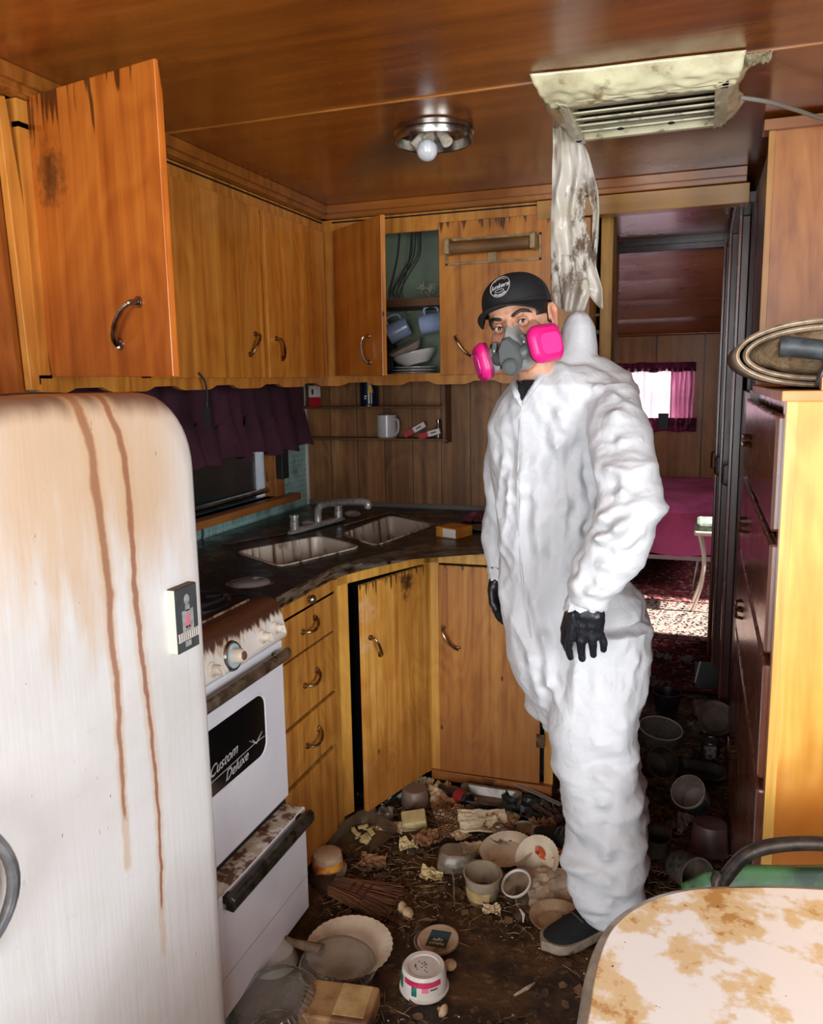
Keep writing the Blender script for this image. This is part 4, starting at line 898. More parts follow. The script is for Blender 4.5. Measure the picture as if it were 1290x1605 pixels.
# yellowed upper part
yn = FR.noise(FR.n('Mapping', {'Vector': pos, 'Scale': (1, 5, 1.1)}).outputs[0], 2.2, 5, .6)
zg = FR.step(FR.math('MULTIPLY_ADD', yn, .6, sp[2]), 1.38, 1.62)
yb = FR.math('MULTIPLY', FR.step(sp[1], .78, .95), FR.step(sp[1], 1.40, 1.24))
FRC = FR.mix(FR.math('MULTIPLY', FR.math('MULTIPLY', zg, FR.math('MULTIPLY_ADD', yb, .80, .12)), .75), FRC, srgb('d6aa70'))
tz = FR.step(FR.math('MULTIPLY_ADD', yn, .05, sp[2]), 1.462, 1.503); FRC = FR.mix(FR.math('MULTIPLY', tz, .85), FRC, srgb('6b3f26'))
def drip(pts, width, zlo, zhi, colr, amt):
    global FRC
    fc = FR.n('FloatCurve', {'Value': zf}); cv = fc.mapping.curves[0]
    P_ = sorted([(max(0, at(x, y, X=FX).z/1.5), (at(x, y, X=FX).y-.6)/.8) for x, y in pts])
    cv.points[0].location = (0, P_[0][1]); cv.points[1].location = (1, P_[-1][1])
    for a in P_: cv.points.new(*a)
    fc.mapping.update()
    wob = FR.math('MULTIPLY', FR.math('SUBTRACT', FR.noise(pos, 22, 3), .5), .016)
    d = FR.math('ABSOLUTE', FR.math('ADD', FR.math('SUBTRACT', sp[1], FR.math('MULTIPLY_ADD', fc.outputs[0], .8, .6)), wob))
    wd = FR.math('MULTIPLY', FR.n('MapRange', {0: sp[2], 1: zlo, 2: zhi, 3: .35, 4: 1.}).outputs[0], width)
    m_ = FR.math('SUBTRACT', 1., FR.step(FR.math('DIVIDE', d, wd), .35, 1.))
    m_ = FR.math('MULTIPLY', m_, FR.step(sp[2], zlo, zlo+.02)); m_ = FR.math('MULTIPLY', m_, amt)
    FRC = FR.mix(m_, FRC, srgb(colr))
D1 = ((118, 622), (140, 690), (152, 780), (165, 870), (172, 930), (174, 1000), (182, 1060), (188, 1160), (196, 1290))
D2 = ((165, 622), (190, 700), (203, 790), (208, 870), (214, 950), (224, 1040), (238, 1150), (247, 1260), (252, 1350), (254, 1430))
zz1, zz2 = at(196, 1290, X=FX).z, at(254, 1430, X=FX).z
drip(D1, .034, zz1-.1, 1.5, 'd9b488', .55); drip(D2, .034, zz2-.1, 1.5, 'd9b488', .45)
drip(D1, .017, zz1, 1.5, 'a06a48', .85); drip(D2, .013, zz2, 1.5, '9c6242', .88)
# scuffs
sc_m = FR.step(FR.noise(FR.n('Mapping', {'Vector': pos, 'Rotation': (rad(30), 0, 0), 'Scale': (1, 2, 9)}).outputs[0], 5, 6, .7), .64, .74)
FRC = FR.mix(FR.math('MULTIPLY', sc_m, .35), FRC, srgb('b9ab96'))
sk_m = FR.step(FR.noise(FR.n('Mapping', {'Vector': pos, 'Rotation': (rad(-25), 0, 0), 'Scale': (1, 3, 1)}).outputs[0], 38, 3, .6), .71, .75)
FRC = FR.mix(FR.math('MULTIPLY', sk_m, .7), FRC, srgb('6d6a64'))
FR.set(FR.b.inputs['Base Color'], FRC); FR.b.inputs['Roughness'].default_value = .28; FR.b.inputs['Coat Weight'].default_value = .25; FR.bump(FR.noise(FR.n('Mapping', {'Vector': pos, 'Scale': (1, 6, .5)}).outputs[0], 9, 4), .15, .006); FR = FR.m
fg = thing('refrigerator', 'white rounded vintage refrigerator with two long rust drips', 'refrigerator', (-1.3, 1.0, 0))
def fprof(r, y0, y1, z0, z1, n=10):
    out = [(y0, z0), (y1, z0)]
    for k in range(n+1): a = pi/2*k/n; out.append((y1-r+r*cos(a), z1-r*1.0+r*sin(a)))
    for k in range(n+1): a = pi/2+pi/2*k/n; out.append((y0+r+r*cos(a), z1-r+r*sin(a)))
    return out
def shrink(P_, k, y0, y1, z0, z1):
    cy_, cz_ = (y0+y1)/2, (z0+z1)/2; hy, hz_ = (y1-y0)/2, (z1-z0)/2
    return [(cy_+(y-cy_)*(hy-k)/hy, cz_+(z-cz_)*(hz_-k)/hz_) for y, z in P_]
P_ = fprof(.145, FY0, FY1, .06, FZ)
b = B(); rr_ = []
for x, k in ((-1.09, .0), (-.985, 0), (-.967, .003), (-.957, .010), (-.9515, .022), (FX, .045)):
    rr_.append([(x, y, z) for y, z in shrink(P_, k, FY0, FY1, .06, FZ)])
b.rings(rr_); drf = put('door', b, FR, fg, world=True, smooth=True, ang=60)
P2 = fprof(.14, FY0+.006, FY1-.006, .0, FZ-.006)
b = B(); b.rings([[(x, y, z) for y, z in shrink(P2, k, FY0, FY1, 0, FZ)] for x, k in ((-1.68, .01), (-1.66, 0), (-1.1, 0))]); put('body', b, FR, fg, world=True, smooth=True, ang=60)
# handle: chrome loop with yellow core
hy0 = at(0, 1350, X=FX+.03).y; hz1 = .93; hz0 = at(12, 1485, X=FX+.03).z
hcx = hy0-.05
def lens(t): return sin(pi*t)**.8
b = B(); pts = [(FX+.016+.034*lens(k/16), hcx+.052*lens(k/16)+.0, hz0+(hz1-hz0)*k/16) for k in range(17)]; b.tube(pts, [.006+.006*lens(k/16) for k in range(17)], 10, flat=.8)
pts = [(FX+.016+.034*lens(k/16), hcx-.052*lens(k/16), hz0+(hz1-hz0)*k/16) for k in range(17)]; b.tube(pts, [.006+.006*lens(k/16) for k in range(17)], 10, flat=.8)
hn = put('handle', b, M('dull_fridge_chrome', 'a4a9ae', '7a7e84', vs=20, rough=.28, metal=.65), drf, world=True, smooth=True)
b = B(); b.rings([[(FX+.008+x_, hcx+.045*lens(k/12)*s_*(1 if x_ == 0 else .8), hz0+.01+(hz1-hz0-.02)*k/12) for (x_, s_) in ((0, -1), (.02, -.8), (.02, .8), (0, 1))] for k in range(1, 12)]); put('handle_core', b, M('brass_yellow_enamel', 'c9962a', '8a6a4a', vs=8, rough=.35, dirt='8d8478', ds=6, dlo=.5, dhi=.55), drf, world=True)
put('handle_foot', B().ell((FX+.012, hcx+.01, hz0), (.014, .035, .018)), M('brown_worn_foot', '5a4838', rough=.4), drf, world=True, smooth=True)
put('crumb_tray', B().grid(lambda u, v: (-1.5+.5*u, .8+.5*v, FZ-.003+.010*max(0, noise.noise((u*9, v*9, 1)))), 16, 16), M('brown_dust_layer', '4a3426', '2c1e14', vs=20, rough=.9), fg, world=True)
mgp = [at(x, y, X=FX+.001) for x, y in ((262, 925), (291, 918), (300, 1003), (270, 1024))]
my0, my1 = mgp[0].y+.0, mgp[2].y+.002; mz0, mz1 = (mgp[3].z+mgp[2].z)/2-.004, (mgp[0].z+mgp[1].z)/2+.002
mt = thing('magnet_box', 'small black and cream framed picture box stuck to the refrigerator door', 'magnet', (FX, (my0+my1)/2, mz0))
put('frame', B().box((FX-.001, my0, mz0), (FX+.016, my1, mz1)), M('cream_box_side', 'd4d0bc', rough=.5), mt, world=True, bev=.001)
put('front_panel', B().box((FX+.016, my0, mz0), (FX+.018, my1, mz1)), M('black_print_panel', '1f2326', '33383a', vs=30, rough=.25, coat=.4), mt, world=True)
put('top_edge', B().box((FX-.001, my0, mz1), (FX+.017, my1, mz1+.002)), M('dark_brown_edge', '4a3222', rough=.6), mt, world=True)
mw, mh = my1-my0, mz1-mz0
def mq(y0, z0, y1, z1, mat, nm, dx=.0185):
    put(nm, B().box((FX+.0175, my0+mw*y0, mz0+mh*z0), (FX+dx, my0+mw*y1, mz0+mh*z1)), mat, mt, world=True)
GRY = M('grey_print', 'a9aca8', '85898a', vs=60, rough=.4)
put('figure', B().ell((FX+.018, my0+mw*.52, mz0+mh*.80), (.0012, mw*.13, mh*.085)).rings([[(FX+.0182, my0+mw*(.52-hw), mz0+mh*z_) for hw in (.10,)]+[(FX+.0182, my0+mw*(.52+hw), mz0+mh*z_) for hw in (.10,)]+[(FX+.0188, my0+mw*(.52+.1), mz0+mh*z_), (FX+.0188, my0+mw*(.52-.1), mz0+mh*z_)] for z_ in (.62, .72)]).box((FX+.0178, my0+mw*.27, mz0+mh*.30), (FX+.0188, my0+mw*.78, mz0+mh*.64)), GRY, mt, world=True)
mq(.40, .36, .48, .55, PINKC, 'red_mark', .0194); mq(.52, .36, .60, .58, PINKC, 'red_mark', .0194); mq(.40, .36, .62, .39, PINKC, 'red_mark', .0194)
put('fence', (lambda b: [b.box((FX+.018, my0+mw*.04, mz0+mh*z_), (FX+.0196, my0+mw*.98, mz0+mh*(z_+.018))) for z_ in (.17, .29)] and [b.box((FX+.018, my0+mw*(.06+.1*k), mz0+mh*.18), (FX+.0196, my0+mw*(.10+.1*k), mz0+mh*.30)) for k in range(10)] and b)(B()), CARDW, mt, world=True)
mq(.35, .06, .62, .15, GRY, 'pale_mark')

# ------------------------------------------------------------------ right side: chest of drawers, wardrobe, passage doors
CX = .15; CY0, CY1 = 1.69, 2.93
ctz = at(1232, 612, X=CX).z
ch = thing('chest_of_drawers', 'tall built-in drawer chest with golden end panel and red-brown fronts', 'chest of drawers', (.5, 2.2, 0))
put('end_panel', B().box((CX+.012, CY0, 0), (.93, CY0+.018, ctz-.018)), W_YEL, ch, world=True, bev=.001)
put('end_stile', B().box((CX, CY0-.003, 0), (CX+.020, CY0+.02, ctz-.018)), wood('pale_gold_stile', 'dcae58', 'c48e3a', 'e6c070', rough=.4), ch, world=True, bev=.001)
put('carcass', B().box((CX+.02, CY0+.018, 0), (.93, CY1, ctz-.02)), W_DRESS, ch, world=True)
KNOT = wood('knotty_top_edge', 'c98a48', 'a4642a', 'd8a060', axis='x', rough=.45, specks=.3)
put('top_board', B().box((CX-.01, CY0-.012, ctz-.02), (.93, 2.64, ctz)), KNOT, ch, world=True, bev=.002)
zl_ = lambda x, y: at(x, y, X=CX-.004).z
cuts = [ctz-.035, (zl_(1170, 750)+zl_(1212, 822))/2, (zl_(1167, 878)+zl_(1190, 959))/2, (zl_(1158, 1004)+zl_(1189, 1157))/2, -.001+.03]
print('cuts', cuts, [zl_(1170, 750), zl_(1212, 822), zl_(1167, 878), zl_(1190, 959), zl_(1158, 1004), zl_(1189, 1157)])
cuts = [ctz-.035, 1.09, .72, .38, .04]
cuts[1:4] = [(zl_(1212, 822)+zl_(1170, 750))/2, (zl_(1190, 959)+zl_(1167, 878))/2, (zl_(1189, 1157)+zl_(1158, 1004))/2]
for i in range(4):
    if cuts[i]-cuts[i+1] < .05: continue
    d_ = put('drawer', B().box((CX-.014, CY0+.03, cuts[i+1]+.012), (CX+.005, CY1-.03, cuts[i]-.012)), W_DRESS, ch, world=True, bev=.006)
    zc_ = (cuts[i]+cuts[i+1])/2; yc_ = CY0+(CY1-CY0)*.72
    b = B()
    for dz_ in (-.01, .012): b.tube([(CX-.014, yc_-.06, zc_+dz_), (CX-.03, yc_-.05, zc_+dz_), (CX-.03, yc_+.05, zc_+dz_), (CX-.014, yc_+.06, zc_+dz_)], .005, 8)
    put('handle', b, BRONZE, d_, world=True, smooth=True)
put('stile', B().box((CX-.002, CY0, 0), (CX+.02, CY0+.03, ctz-.02)), W_DRESS, ch, world=True)
put('stile', B().box((CX-.002, CY1-.03, 0), (CX+.02, CY1, ctz-.02)), W_DRESS, ch, world=True)
wd = thing('wardrobe', 'tall tan elm plywood wardrobe rising behind the drawer chest', 'wardrobe', (.5, 2.9, 0))
put('side_panel', B().box((CX+.014, 2.645, ctz-.02), (.93, 2.665, 2.185)), W_ASH, wd, world=True)
put('edge_strip', B().box((CX, 2.640, ctz), (CX+.018, 2.668, 2.185)), wood('golden_edge_strip', 'b8803a', '94601f', 'c8924a', rough=.4), wd, world=True, bev=.001)
put('crown', B().box((CX-.015, 2.625, 2.175), (.93, 2.70, 2.205)), W_TRIM, wd, world=True, bev=.002)
put('carcass', B().box((CX+.03, 2.665, ctz), (.93, 3.6, 2.18)), W_DARK, wd, world=True)
put('carcass', B().box((CX+.03, CY1+.003, 0), (.93, 3.6, ctz-.001)), W_DARK, wd, world=True)
put('door', B().box((CX+.006, 2.70, ctz+.02), (CX+.03, 3.15, 2.15)), W_DARK, wd, world=True, bev=.003)
put('door', B().box((CX+.006, 3.19, ctz+.02), (CX+.03, 3.56, 2.15)), W_DARK, wd, world=True, bev=.003)
put('door', B().box((CX+.004, CY1+.04, .08), (CX+.03, 3.56, ctz-.03)), W_DARK, wd, world=True, bev=.003)
for k, (ya, yb_, xx) in enumerate(((3.62, 4.02, .125), (4.05, 4.40, .10), (4.42, 4.70, .085))):
    t_ = thing('closet_door', ['dark glossy closet door nearest the wardrobe in the passage', 'middle dark glossy closet door of the passage', 'narrow dark glossy closet door next to bedroom doorway'][k], 'door', (xx, (ya+yb_)/2, 0), group='closet doors along the passage')
    put('door_panel', B().box((xx, ya, .03), (xx+.03, yb_, 2.12)), W_DARK, t_, world=True, bev=.003)
    put('stile', B().box((xx-.012, ya, 0), (xx+.0, ya+.035, 2.16)), W_DRESS, t_, world=True, bev=.002)
    b = B(); b.tube([(xx-.001, yb_-.05, 1.0), (xx-.025, yb_-.05, 1.01), (xx-.025, yb_-.05, 1.09), (xx-.001, yb_-.05, 1.10)], .005, 8); put('handle', b, BRONZE, t_, world=True, smooth=True)
b = B(); b.box((.17, 3.6, 0), (.93, 4.74, ZC)); struct('wall_hall_right', b, W_DARK)
b = B(); b.box((.09, 3.36, 2.12), (.17, 4.74, 2.16)); struct('trim_12', b, W_DARK, bev=.002)

# rolled mats and tubes on the chest
R0 = at(1150, 590, Y=1.85)
ro = thing('rolled_mat', 'dusty tan mat rolled up on top of the drawer chest', 'mat', (.42, 1.95, ctz))
MATM = M('dusty_mat_back', '8f7a66', '6e5a48', vs=30, rough=.9, dirt='4a3a2c', ds=16, dlo=.55, dhi=.7, bump=.4)
prof_ = []
xl_ = at(1148, 590, Y=1.80).x; xr_ = .86; zc_ = ctz+.068
def spiral(k0, k1, a, bq, n=60, cx_=(xl_+.17)):
    out = []
    for k in range(n+1):
        th = k0+(k1-k0)*k/n; sh_ = 1-(th-k0)*.020
        out.append((cx_+a*cos(th)*(1-(th-k0)*.016), zc_+bq*sin(th)*(1-(th-k0)*.030)))
    return out
sp_ = spiral(rad(60), rad(60+360+250), .17, .066, 120)
b = B(); b.rings([[(x, y, z) for x, z in sp_] for y in (1.78, 1.95, 2.30)], cap=False, closed=False); put('roll', b, MATM, ro, world=True, smooth=True, solid=.010)
b = B(); b.rings([[(x, 1.775, z) for x, z in sp_], [(x, 1.779, z) for x, z in sp_]], cap=False, closed=False); put('edge_binding', b, M('pale_binding', 'cdb898', 'a08868', vs=60, rough=.8), ro, world=True, solid=.0022)
FURM = M('matted_tan_fleece', '8f7858', '6a5238', vs=30, rough=.95, bump=1, bs=90, bd=.006, dirt='3e2d1e', ds=26, dlo=.56, dhi=.7)
def lump(c, r, seed, am=.12):
    b = B().ell((0, 0, 0), r, seg=40, nr=24)
    for v_ in b.bm.verts:
        k = 1+am*noise.noise(v_.co*14+V((seed, 0, 0)))+am*.6*noise.noise(v_.co*32+V((seed, 3, 0))); v_.co = v_.co*k+V(c)
    return b
one('fleece', lump((xl_+.165, 1.87, ctz+.076), (.142, .09, .050), 3), FURM, 'matted tan fleece stuffed inside the rolled mat', 'fleece', smooth=True)
one('rolled_towel', lump((xl_+.27, 1.80, ctz+.042), (.085, .05, .028), 5, .06), M('tan_rib_towel', '94795c', '745a42', vs=14, stretch=(.3, 1, 2), rough=.95, bump=.6, bs=80), 'small ribbed tan towel roll in front of the fleece', 'towel', smooth=True)
one('canvas_bag', lump((xl_+.47, 1.86, ctz+.058), (.15, .09, .052), 8, .10), M('brown_rust_canvas', '5c3424', '42241a', vs=16, rough=.85), 'reddish-brown canvas bag behind grey tubes on the chest', 'bag', smooth=True)
one('black_folder', B().box((xl_+.17, 1.72, ctz+.002), (.80, 2.0, ctz+.014)), M('black_folder_vinyl', '1d1a18', rough=.5), 'flat black folder underneath the rolled mat on chest', 'folder', bev=.003)
tA, tB = at(1222, 543, Y=1.74), at(1300, 552, Y=1.74)
b = B(); b.tube([tA, tA+V((.02, 0, -.001)), tB+V((.25, .05, -.03))], [.021, .019, .019], 20); hs = one('vacuum_hose', b, M('scuffed_black_tube', '2c2f31', '40464a', vs=30, rough=.5, dirt='6b6a66', ds=20, dlo=.6, dhi=.7), 'black scuffed tube lying highest over the rolled mat', 'tube', smooth=True)
tC, tD = at(1285, 585, Y=1.74), at(1340, 600, Y=1.74)
b = B(); b.tube([tC, tD, tD+V((.15, .03, -.01))], [.026, .028, .028], 20); one('grey_cylinder', b, M('dull_grey_tube', '4a4f52', '5c6264', vs=20, rough=.45), 'dull grey cylinder below the black tube at frame edge', 'cylinder', smooth=True)
one('wood_block', B().cbox(at(1291, 604, Y=1.70)+V((.015, 0, 0)), (.04, .03, .03)), KNOT, 'small pale wood block on front corner of the chest top', 'block')

# ------------------------------------------------------------------ table and chair
TBM = M('stained_white_tabletop', 'e9e7e2', 'dcd8d0', vs=4, rough=.3, coat=.2)
g = N('stained_white_tabletop'); pos = g.coords('World'); sp = g.n('SeparateXYZ', {0: pos}).outputs
fd = g.math('MULTIPLY_ADD', g.step(sp[0], .28, -.05), .09, g.math('MULTIPLY', g.step(sp[1], 1.0, 1.2), .07))
n_ = g.math('ADD', g.noise(pos, 11, 6, .6), g.math('MULTIPLY_ADD', fd, 1.1, -.085)); n5 = g.noise(pos, 45, 4, .7)
cc = g.mix(g.step(n_, .50, .58), srgb('eae8e4'), srgb('d9c094')); cc = g.mix(g.step(g.math('MULTIPLY_ADD', n5, .35, n_), .78, .86), cc, srgb('b88a50'))
cc = g.mix(g.step(g.noise(pos, 90, 2, .5), .73, .76), cc, srgb('55402c')); g.set(g.b.inputs['Base Color'], cc); g.b.inputs['Roughness'].default_value = .32; g.b.inputs['Coat Weight'].default_value = .2; TBM = g.m
TZ = .75
tp_ = [at(x, y, Z=TZ) for x, y in ((920, 1605), (936, 1512), (962, 1452), (1010, 1416), (1072, 1396), (1150, 1391), (1290, 1394))]
ol = [V((-.085, .25, TZ)), V((-.10, .5, TZ)), V((-.103, .72, TZ))]+tp_+[V((.45, 1.27, TZ)), V((.70, 1.26, TZ)), V((.82, 1.18, TZ)), V((.85, 1.0, TZ)), V((.85, .3, TZ))]
ol2 = cat_rom(ol, 6, closed=True)
tb = thing('table', 'round-cornered white dinette table with tan stains, nearest the camera', 'table', (.35, .75, 0))
b = B(); b.prism([(p.x, p.y) for p in ol2], TZ-.028, TZ); put('tabletop', b, TBM, tb, world=True, bev=.002)
b = B(); b.tube([(p.x, p.y, TZ-.014) for p in ol2]+[(ol2[0].x, ol2[0].y, TZ-.014)], .0135, 8, flat=.95); put('metal_edge', b, M('pale_metal_edge', 'c4bfb4', 'a09a8c', vs=30, rough=.35, metal=.4), tb, world=True, smooth=True)
for x, y in ((.05, .40), (.12, 1.02), (.72, .4), (.72, 1.05)): put('leg', B().tube([(x, y, TZ-.03), (x-.02 if x < .3 else x+.02, y, 0.005)], .014, 12), CHROME, tb, world=True, smooth=True)
ca = thing('chair', 'metal-framed chair with mottled green vinyl back tucked behind the white table', 'chair', (.33, 1.22, 0))
GV = M('mottled_green_vinyl', '4f8450', '38663c', vs=22, rough=.4, dirt='22402a', ds=18, dlo=.48, dhi=.62, coat=.1, bump=.3)
FRM = M('rusty_black_tube', '2e2a28', '4c4038', vs=40, rough=.4, metal=.5, dirt='8a7868', ds=30, dlo=.62, dhi=.7)
YC = 1.42
ck = [at(x, y, Y=YC) for x, y in ((1128, 1400), (1140, 1372), (1170, 1340), (1215, 1325), (1290, 1322))]
xm = ck[-1].x+.10
ctr = [V((ck[0].x, YC-.02, .45)), V((ck[0].x-.005, YC, .62))]+ck+[V((xm, YC, ck[-1].z+.002))]
mir = [V((2*xm-p.x, p.y, p.z)) for p in ctr[:-1]][::-1]
b = B(); b.tube(cat_rom(ctr+mir, 5), .0125, 12); put('back_frame', b, FRM, ca, world=True, smooth=True)
zt_ = ck[2].z; gx0 = at(1092, 1390, Y=YC).x
gq = [at(x, y, Y=YC) for x, y in ((1075, 1398), (1092, 1372), (1130, 1358), (1180, 1356), (1230, 1352), (1290, 1340))]
def gb(u, v):
    k = u*2; mirr = k > 1; k = 2-k if mirr else k
    j = k*(len(gq)-1); i = min(int(j), len(gq)-2); t_ = j-i; p = gq[i].lerp(gq[i+1], t_); x = p.x+(xm-gq[-1].x)*k
    if mirr: x = 2*xm-x
    return (x, YC+.015-.012*sin(pi*v), .56+(p.z-.56)*v)
put('back_pad', B().grid(gb, 40, 12), GV, ca, world=True, smooth=True, solid=.03)
put('seat', B().rings([[(xm+x, 1.22+y, z) for x, y in rrect(.38, .36, .06)] for z in (.43, .47)]), GV, ca, world=True, bev=.012)
for s_ in (-1, 1):
    put('leg', B().tube([(xm+s_*.17, 1.40, .44), (xm+s_*.20, 1.46, .006)], .011, 10), FRM, ca, world=True, smooth=True)
    put('leg', B().tube([(xm+s_*.17, 1.06, .43), (xm+s_*.19, 1.02, .006)], .011, 10), FRM, ca, world=True, smooth=True)

# ------------------------------------------------------------------ ceiling lamp
lc = at(680, 213, Z=ZC-.02); lr = (at(742, 215, Z=ZC-.02)-at(617, 215, Z=ZC-.02)).length/2
lp = thing('ceiling_lamp', 'round chrome ceiling fixture with one globe bulb and two bare sockets', 'lamp', (lc.x, lc.y, ZC))
put('housing', B().lathe([(lr*.97, 0), (lr, -.004), (lr, -.016), (lr*.965, -.019), (lr*.965, -.036), (lr*.94, -.040), (lr*.92, -.038), (lr*.90, -.012), (.001, -.012)], 48), STEEL, lp, smooth=True)
SOCK = M('cream_socket', 'd6cfc0', 'b8ab94', vs=40, rough=.5, dirt='1c1613', ds=30, dlo=.62, dhi=.66)
bl = None
for ang, ln in ((200, .035), (330, .035), (265, .0)):
    a = rad(ang); d = V((cos(a)*.75, sin(a)*.75, -.9)).normalized() if ln else V((-.05, -.35, -1)).normalized()
    s0 = V((cos(a)*lr*.25, sin(a)*lr*.25, -.016)); 
    b = B(); q = s0+d*(.045 if ln else .02)
    b.tube([s0, q], [.013, .0165], 16)
    so_ = put('socket', b, SOCK, lp, smooth=True)
    if not ln: gb_c = s0+d*.058; put('bulb', B().ell(gb_c, .030, seg=28, nr=18), M('opal_glass_bulb', 'dcdfe2', 'c8cbd0', vs=40, rough=.15, coat=.5), lp, smooth=True)
# ------------------------------------------------------------------ ceiling vent wrapped in plastic
vz = ZC-.002
VY0, VY1 = at(900, 150, Z=ZC).y, at(1000, 210, Z=ZC-.05).y
vx0, vx1 = at(868, 190, Z=ZC-.03).x, at(1165, 100, Z=ZC-.03).x
PLM = N('yellowed_taped_plastic'); v_ = PLM.coords('Object'); n_ = PLM.noise(v_, 7, 5, .6)
cc = PLM.mix(PLM.step(n_, .4, .62), srgb('dcd6ae'), srgb('bdb490')); cc = PLM.mix(PLM.step(PLM.noise(v_, 14, 6, .65), .58, .70), cc, srgb('8a7450'))
PLM.set(PLM.b.inputs['Base Color'], cc); PLM.b.inputs['Roughness'].default_value = .3; PLM.b.inputs['Coat Weight'].default_value = .4; PLM.bump(PLM.noise(v_, 25, 5), .6, .006); PLM = PLM.m
vt = thing('ceiling_vent', 'wide louvred ceiling vent wrapped in yellowed taped plastic', 'vent', ((vx0+vx1)/2, (VY0+VY1)/2, ZC))
Ya, Yb = at(1000, 105, Z=ZC-.004).y, at(1010, 212, Z=ZC-.055).y
ya2 = at(1000, 148, Z=ZC-.055).y
Lz = ZC-.055
VM = M('yellowed_vent_metal', 'cfc9a8', 'b3ab88', vs=10, rough=.4, dirt='6b6048', ds=20, dlo=.56, dhi=.68, world=True)
lx0, lx1 = at(885, 190, Z=Lz).x, at(1140, 165, Z=Lz).x
b = B(); b.box((lx0, ya2, Lz), (lx1, ya2+.035, ZC-.001)); b.box((lx0, Yb-.02, Lz), (lx1, Yb, ZC-.001)); b.box((lx0, ya2, Lz), (lx0+.025, Yb, ZC-.001)); b.box((lx1-.025, ya2, Lz), (lx1, Yb, ZC-.001)); put('frame', b, VM, vt, world=True, bev=.002)
put('duct', B().box((lx0+.02, ya2+.03, ZC-.012), (lx1-.02, Yb-.015, ZC-.006)), M('dusty_duct', '4c4638', '2e2a22', vs=20, rough=.8), vt, world=True)
nl = 5
for k in range(nl):
    yc_ = ya2+.05+(Yb-ya2-.075)*(k+.5)/nl
    put('louvre', B().cbox(((lx0+lx1)/2, yc_, Lz+.012), (lx1-lx0-.05, (Yb-ya2-.07)/nl*.98, .004), Matrix.Rotation(rad(11), 3, 'X')), VM, vt, world=True)
b = B(); 
for xx in (at(968, 190, Z=Lz).x, at(1050, 178, Z=Lz).x): b.ell((xx, Yb-.075, Lz+.004), (.010, .006, .004))
put('screw_slot', b, BLACK, vt, world=True)
# taped plastic: sheet from ceiling in front of the vent sweeping down over its near edge and ends
pA = [at(x, y, Z=ZC-.003) for x, y in ((830, 116), (930, 106), (1040, 92), (1170, 78))]
pBq = [at(x, y, Z=Lz-.002) for x, y in ((874, 205), (905, 185), (1030, 160), (1140, 140))]
def pl1(u, v):
    k = u*3; i = min(int(k), 2); t = k-i; a = pA[i].lerp(pA[i+1], t); c = V((lx0+(lx1-lx0+.02)*u-.01, ya2+.02, Lz-.003))
    p = a.lerp(c, v); return p+V((0, 0, -.020*sin(pi*v)*(1-.5*v)+.007*noise.noise((u*14, v*5, 0))*min(1, 4*v)-.0)) 
put('plastic_sheet', B().grid(pl1, 60, 20), PLM, vt, world=True, smooth=True, solid=.001)
def pl2(u, v):
    a = V((lx0-.05+.01*sin(u*9), Ya+.02+(Yb+.01-Ya)*u, ZC-.004)); c = V((lx0+.028, ya2+(Yb-ya2)*u, Lz-.004)); return a.lerp(c, v)+V((0, 0, .006*noise.noise((u*9, v*5, 3))-.012*sin(pi*v)))
put('plastic_sheet', B().grid(pl2, 30, 12), PLM, vt, world=True, smooth=True, solid=.001)
def pl3(u, v):
    a = V((lx1+.035+.01*sin(u*9), Ya+.02+(Yb+.005-Ya)*u, ZC-.004)); c = V((lx1-.03, ya2+(Yb-ya2)*u, Lz-.004)); return a.lerp(c, v)+V((0, 0, .006*noise.noise((u*9, v*5, 6))-.010*sin(pi*v)))
put('plastic_sheet', B().grid(pl3, 30, 12), PLM, vt, world=True, smooth=True, solid=.001)
c0_ = at(1165, 92, Z=ZC-.006); c1_ = at(1210, 80, Z=ZC-.03)
b = B().grid(lambda u, v: c0_.lerp(c1_, u)+V((0, (v-.5)*.08*(1-.3*u), -.008-.012*noise.noise((u*6, v*6, 1)))), 12, 10); put('loose_flap', b, PLM, vt, world=True, smooth=True, solid=.001)
# hanging torn plastic, stained brown
HP = N('hanging_stained_plastic'); v_ = HP.coords('World'); spz = HP.n('SeparateXYZ', {0: v_}).outputs
st_ = HP.math('MULTIPLY', HP.step(HP.noise(HP.n('Mapping', {'Vector': v_, 'Scale': (1, 1, .6)}).outputs[0], 13, 6, .7), .50, .60), HP.math('MULTIPLY', HP.step(spz[2], 1.66, 1.80), HP.step(spz[2], 2.14, 2.02)))
cc = HP.mix(HP.step(HP.noise(v_, 9, 4), .4, .65), srgb('f4efe4'), srgb('e2dac6')); cc = HP.mix(HP.math('MULTIPLY', st_, .9), cc, srgb('6b4a2a'))
tr_ = HP.n('BsdfTranslucent', {'Color': cc}); mx_ = HP.n('MixShader', {0: .3, 1: HP.b.outputs[0], 2: tr_.outputs[0]}); HP.t.links.new(mx_.outputs[0], HP.out.inputs[0]); HP.set(HP.b.inputs['Base Color'], cc); HP.b.inputs['Roughness'].default_value = .28; HP.b.inputs['Coat Weight'].default_value = .3; HP.set(HP.b.inputs['Alpha'], HP.math('MULTIPLY_ADD', st_, .06, .94)); HP.bump(HP.noise(v_, 30, 5), .5, .005); HPM = HP.m
hp_ = thing('hanging_plastic', 'torn milky plastic strip stained brown hanging from the ceiling vent', 'plastic sheet', (-.42, 1.98, 1.6))
HYY = Yb+.03
rows = [(190, 868, 886), (225, 866, 915), (260, 865, 920), (300, 864, 918), (340, 863, 916), (380, 862, 926), (420, 863, 935), (452, 864, 944), (470, 866, 946)]
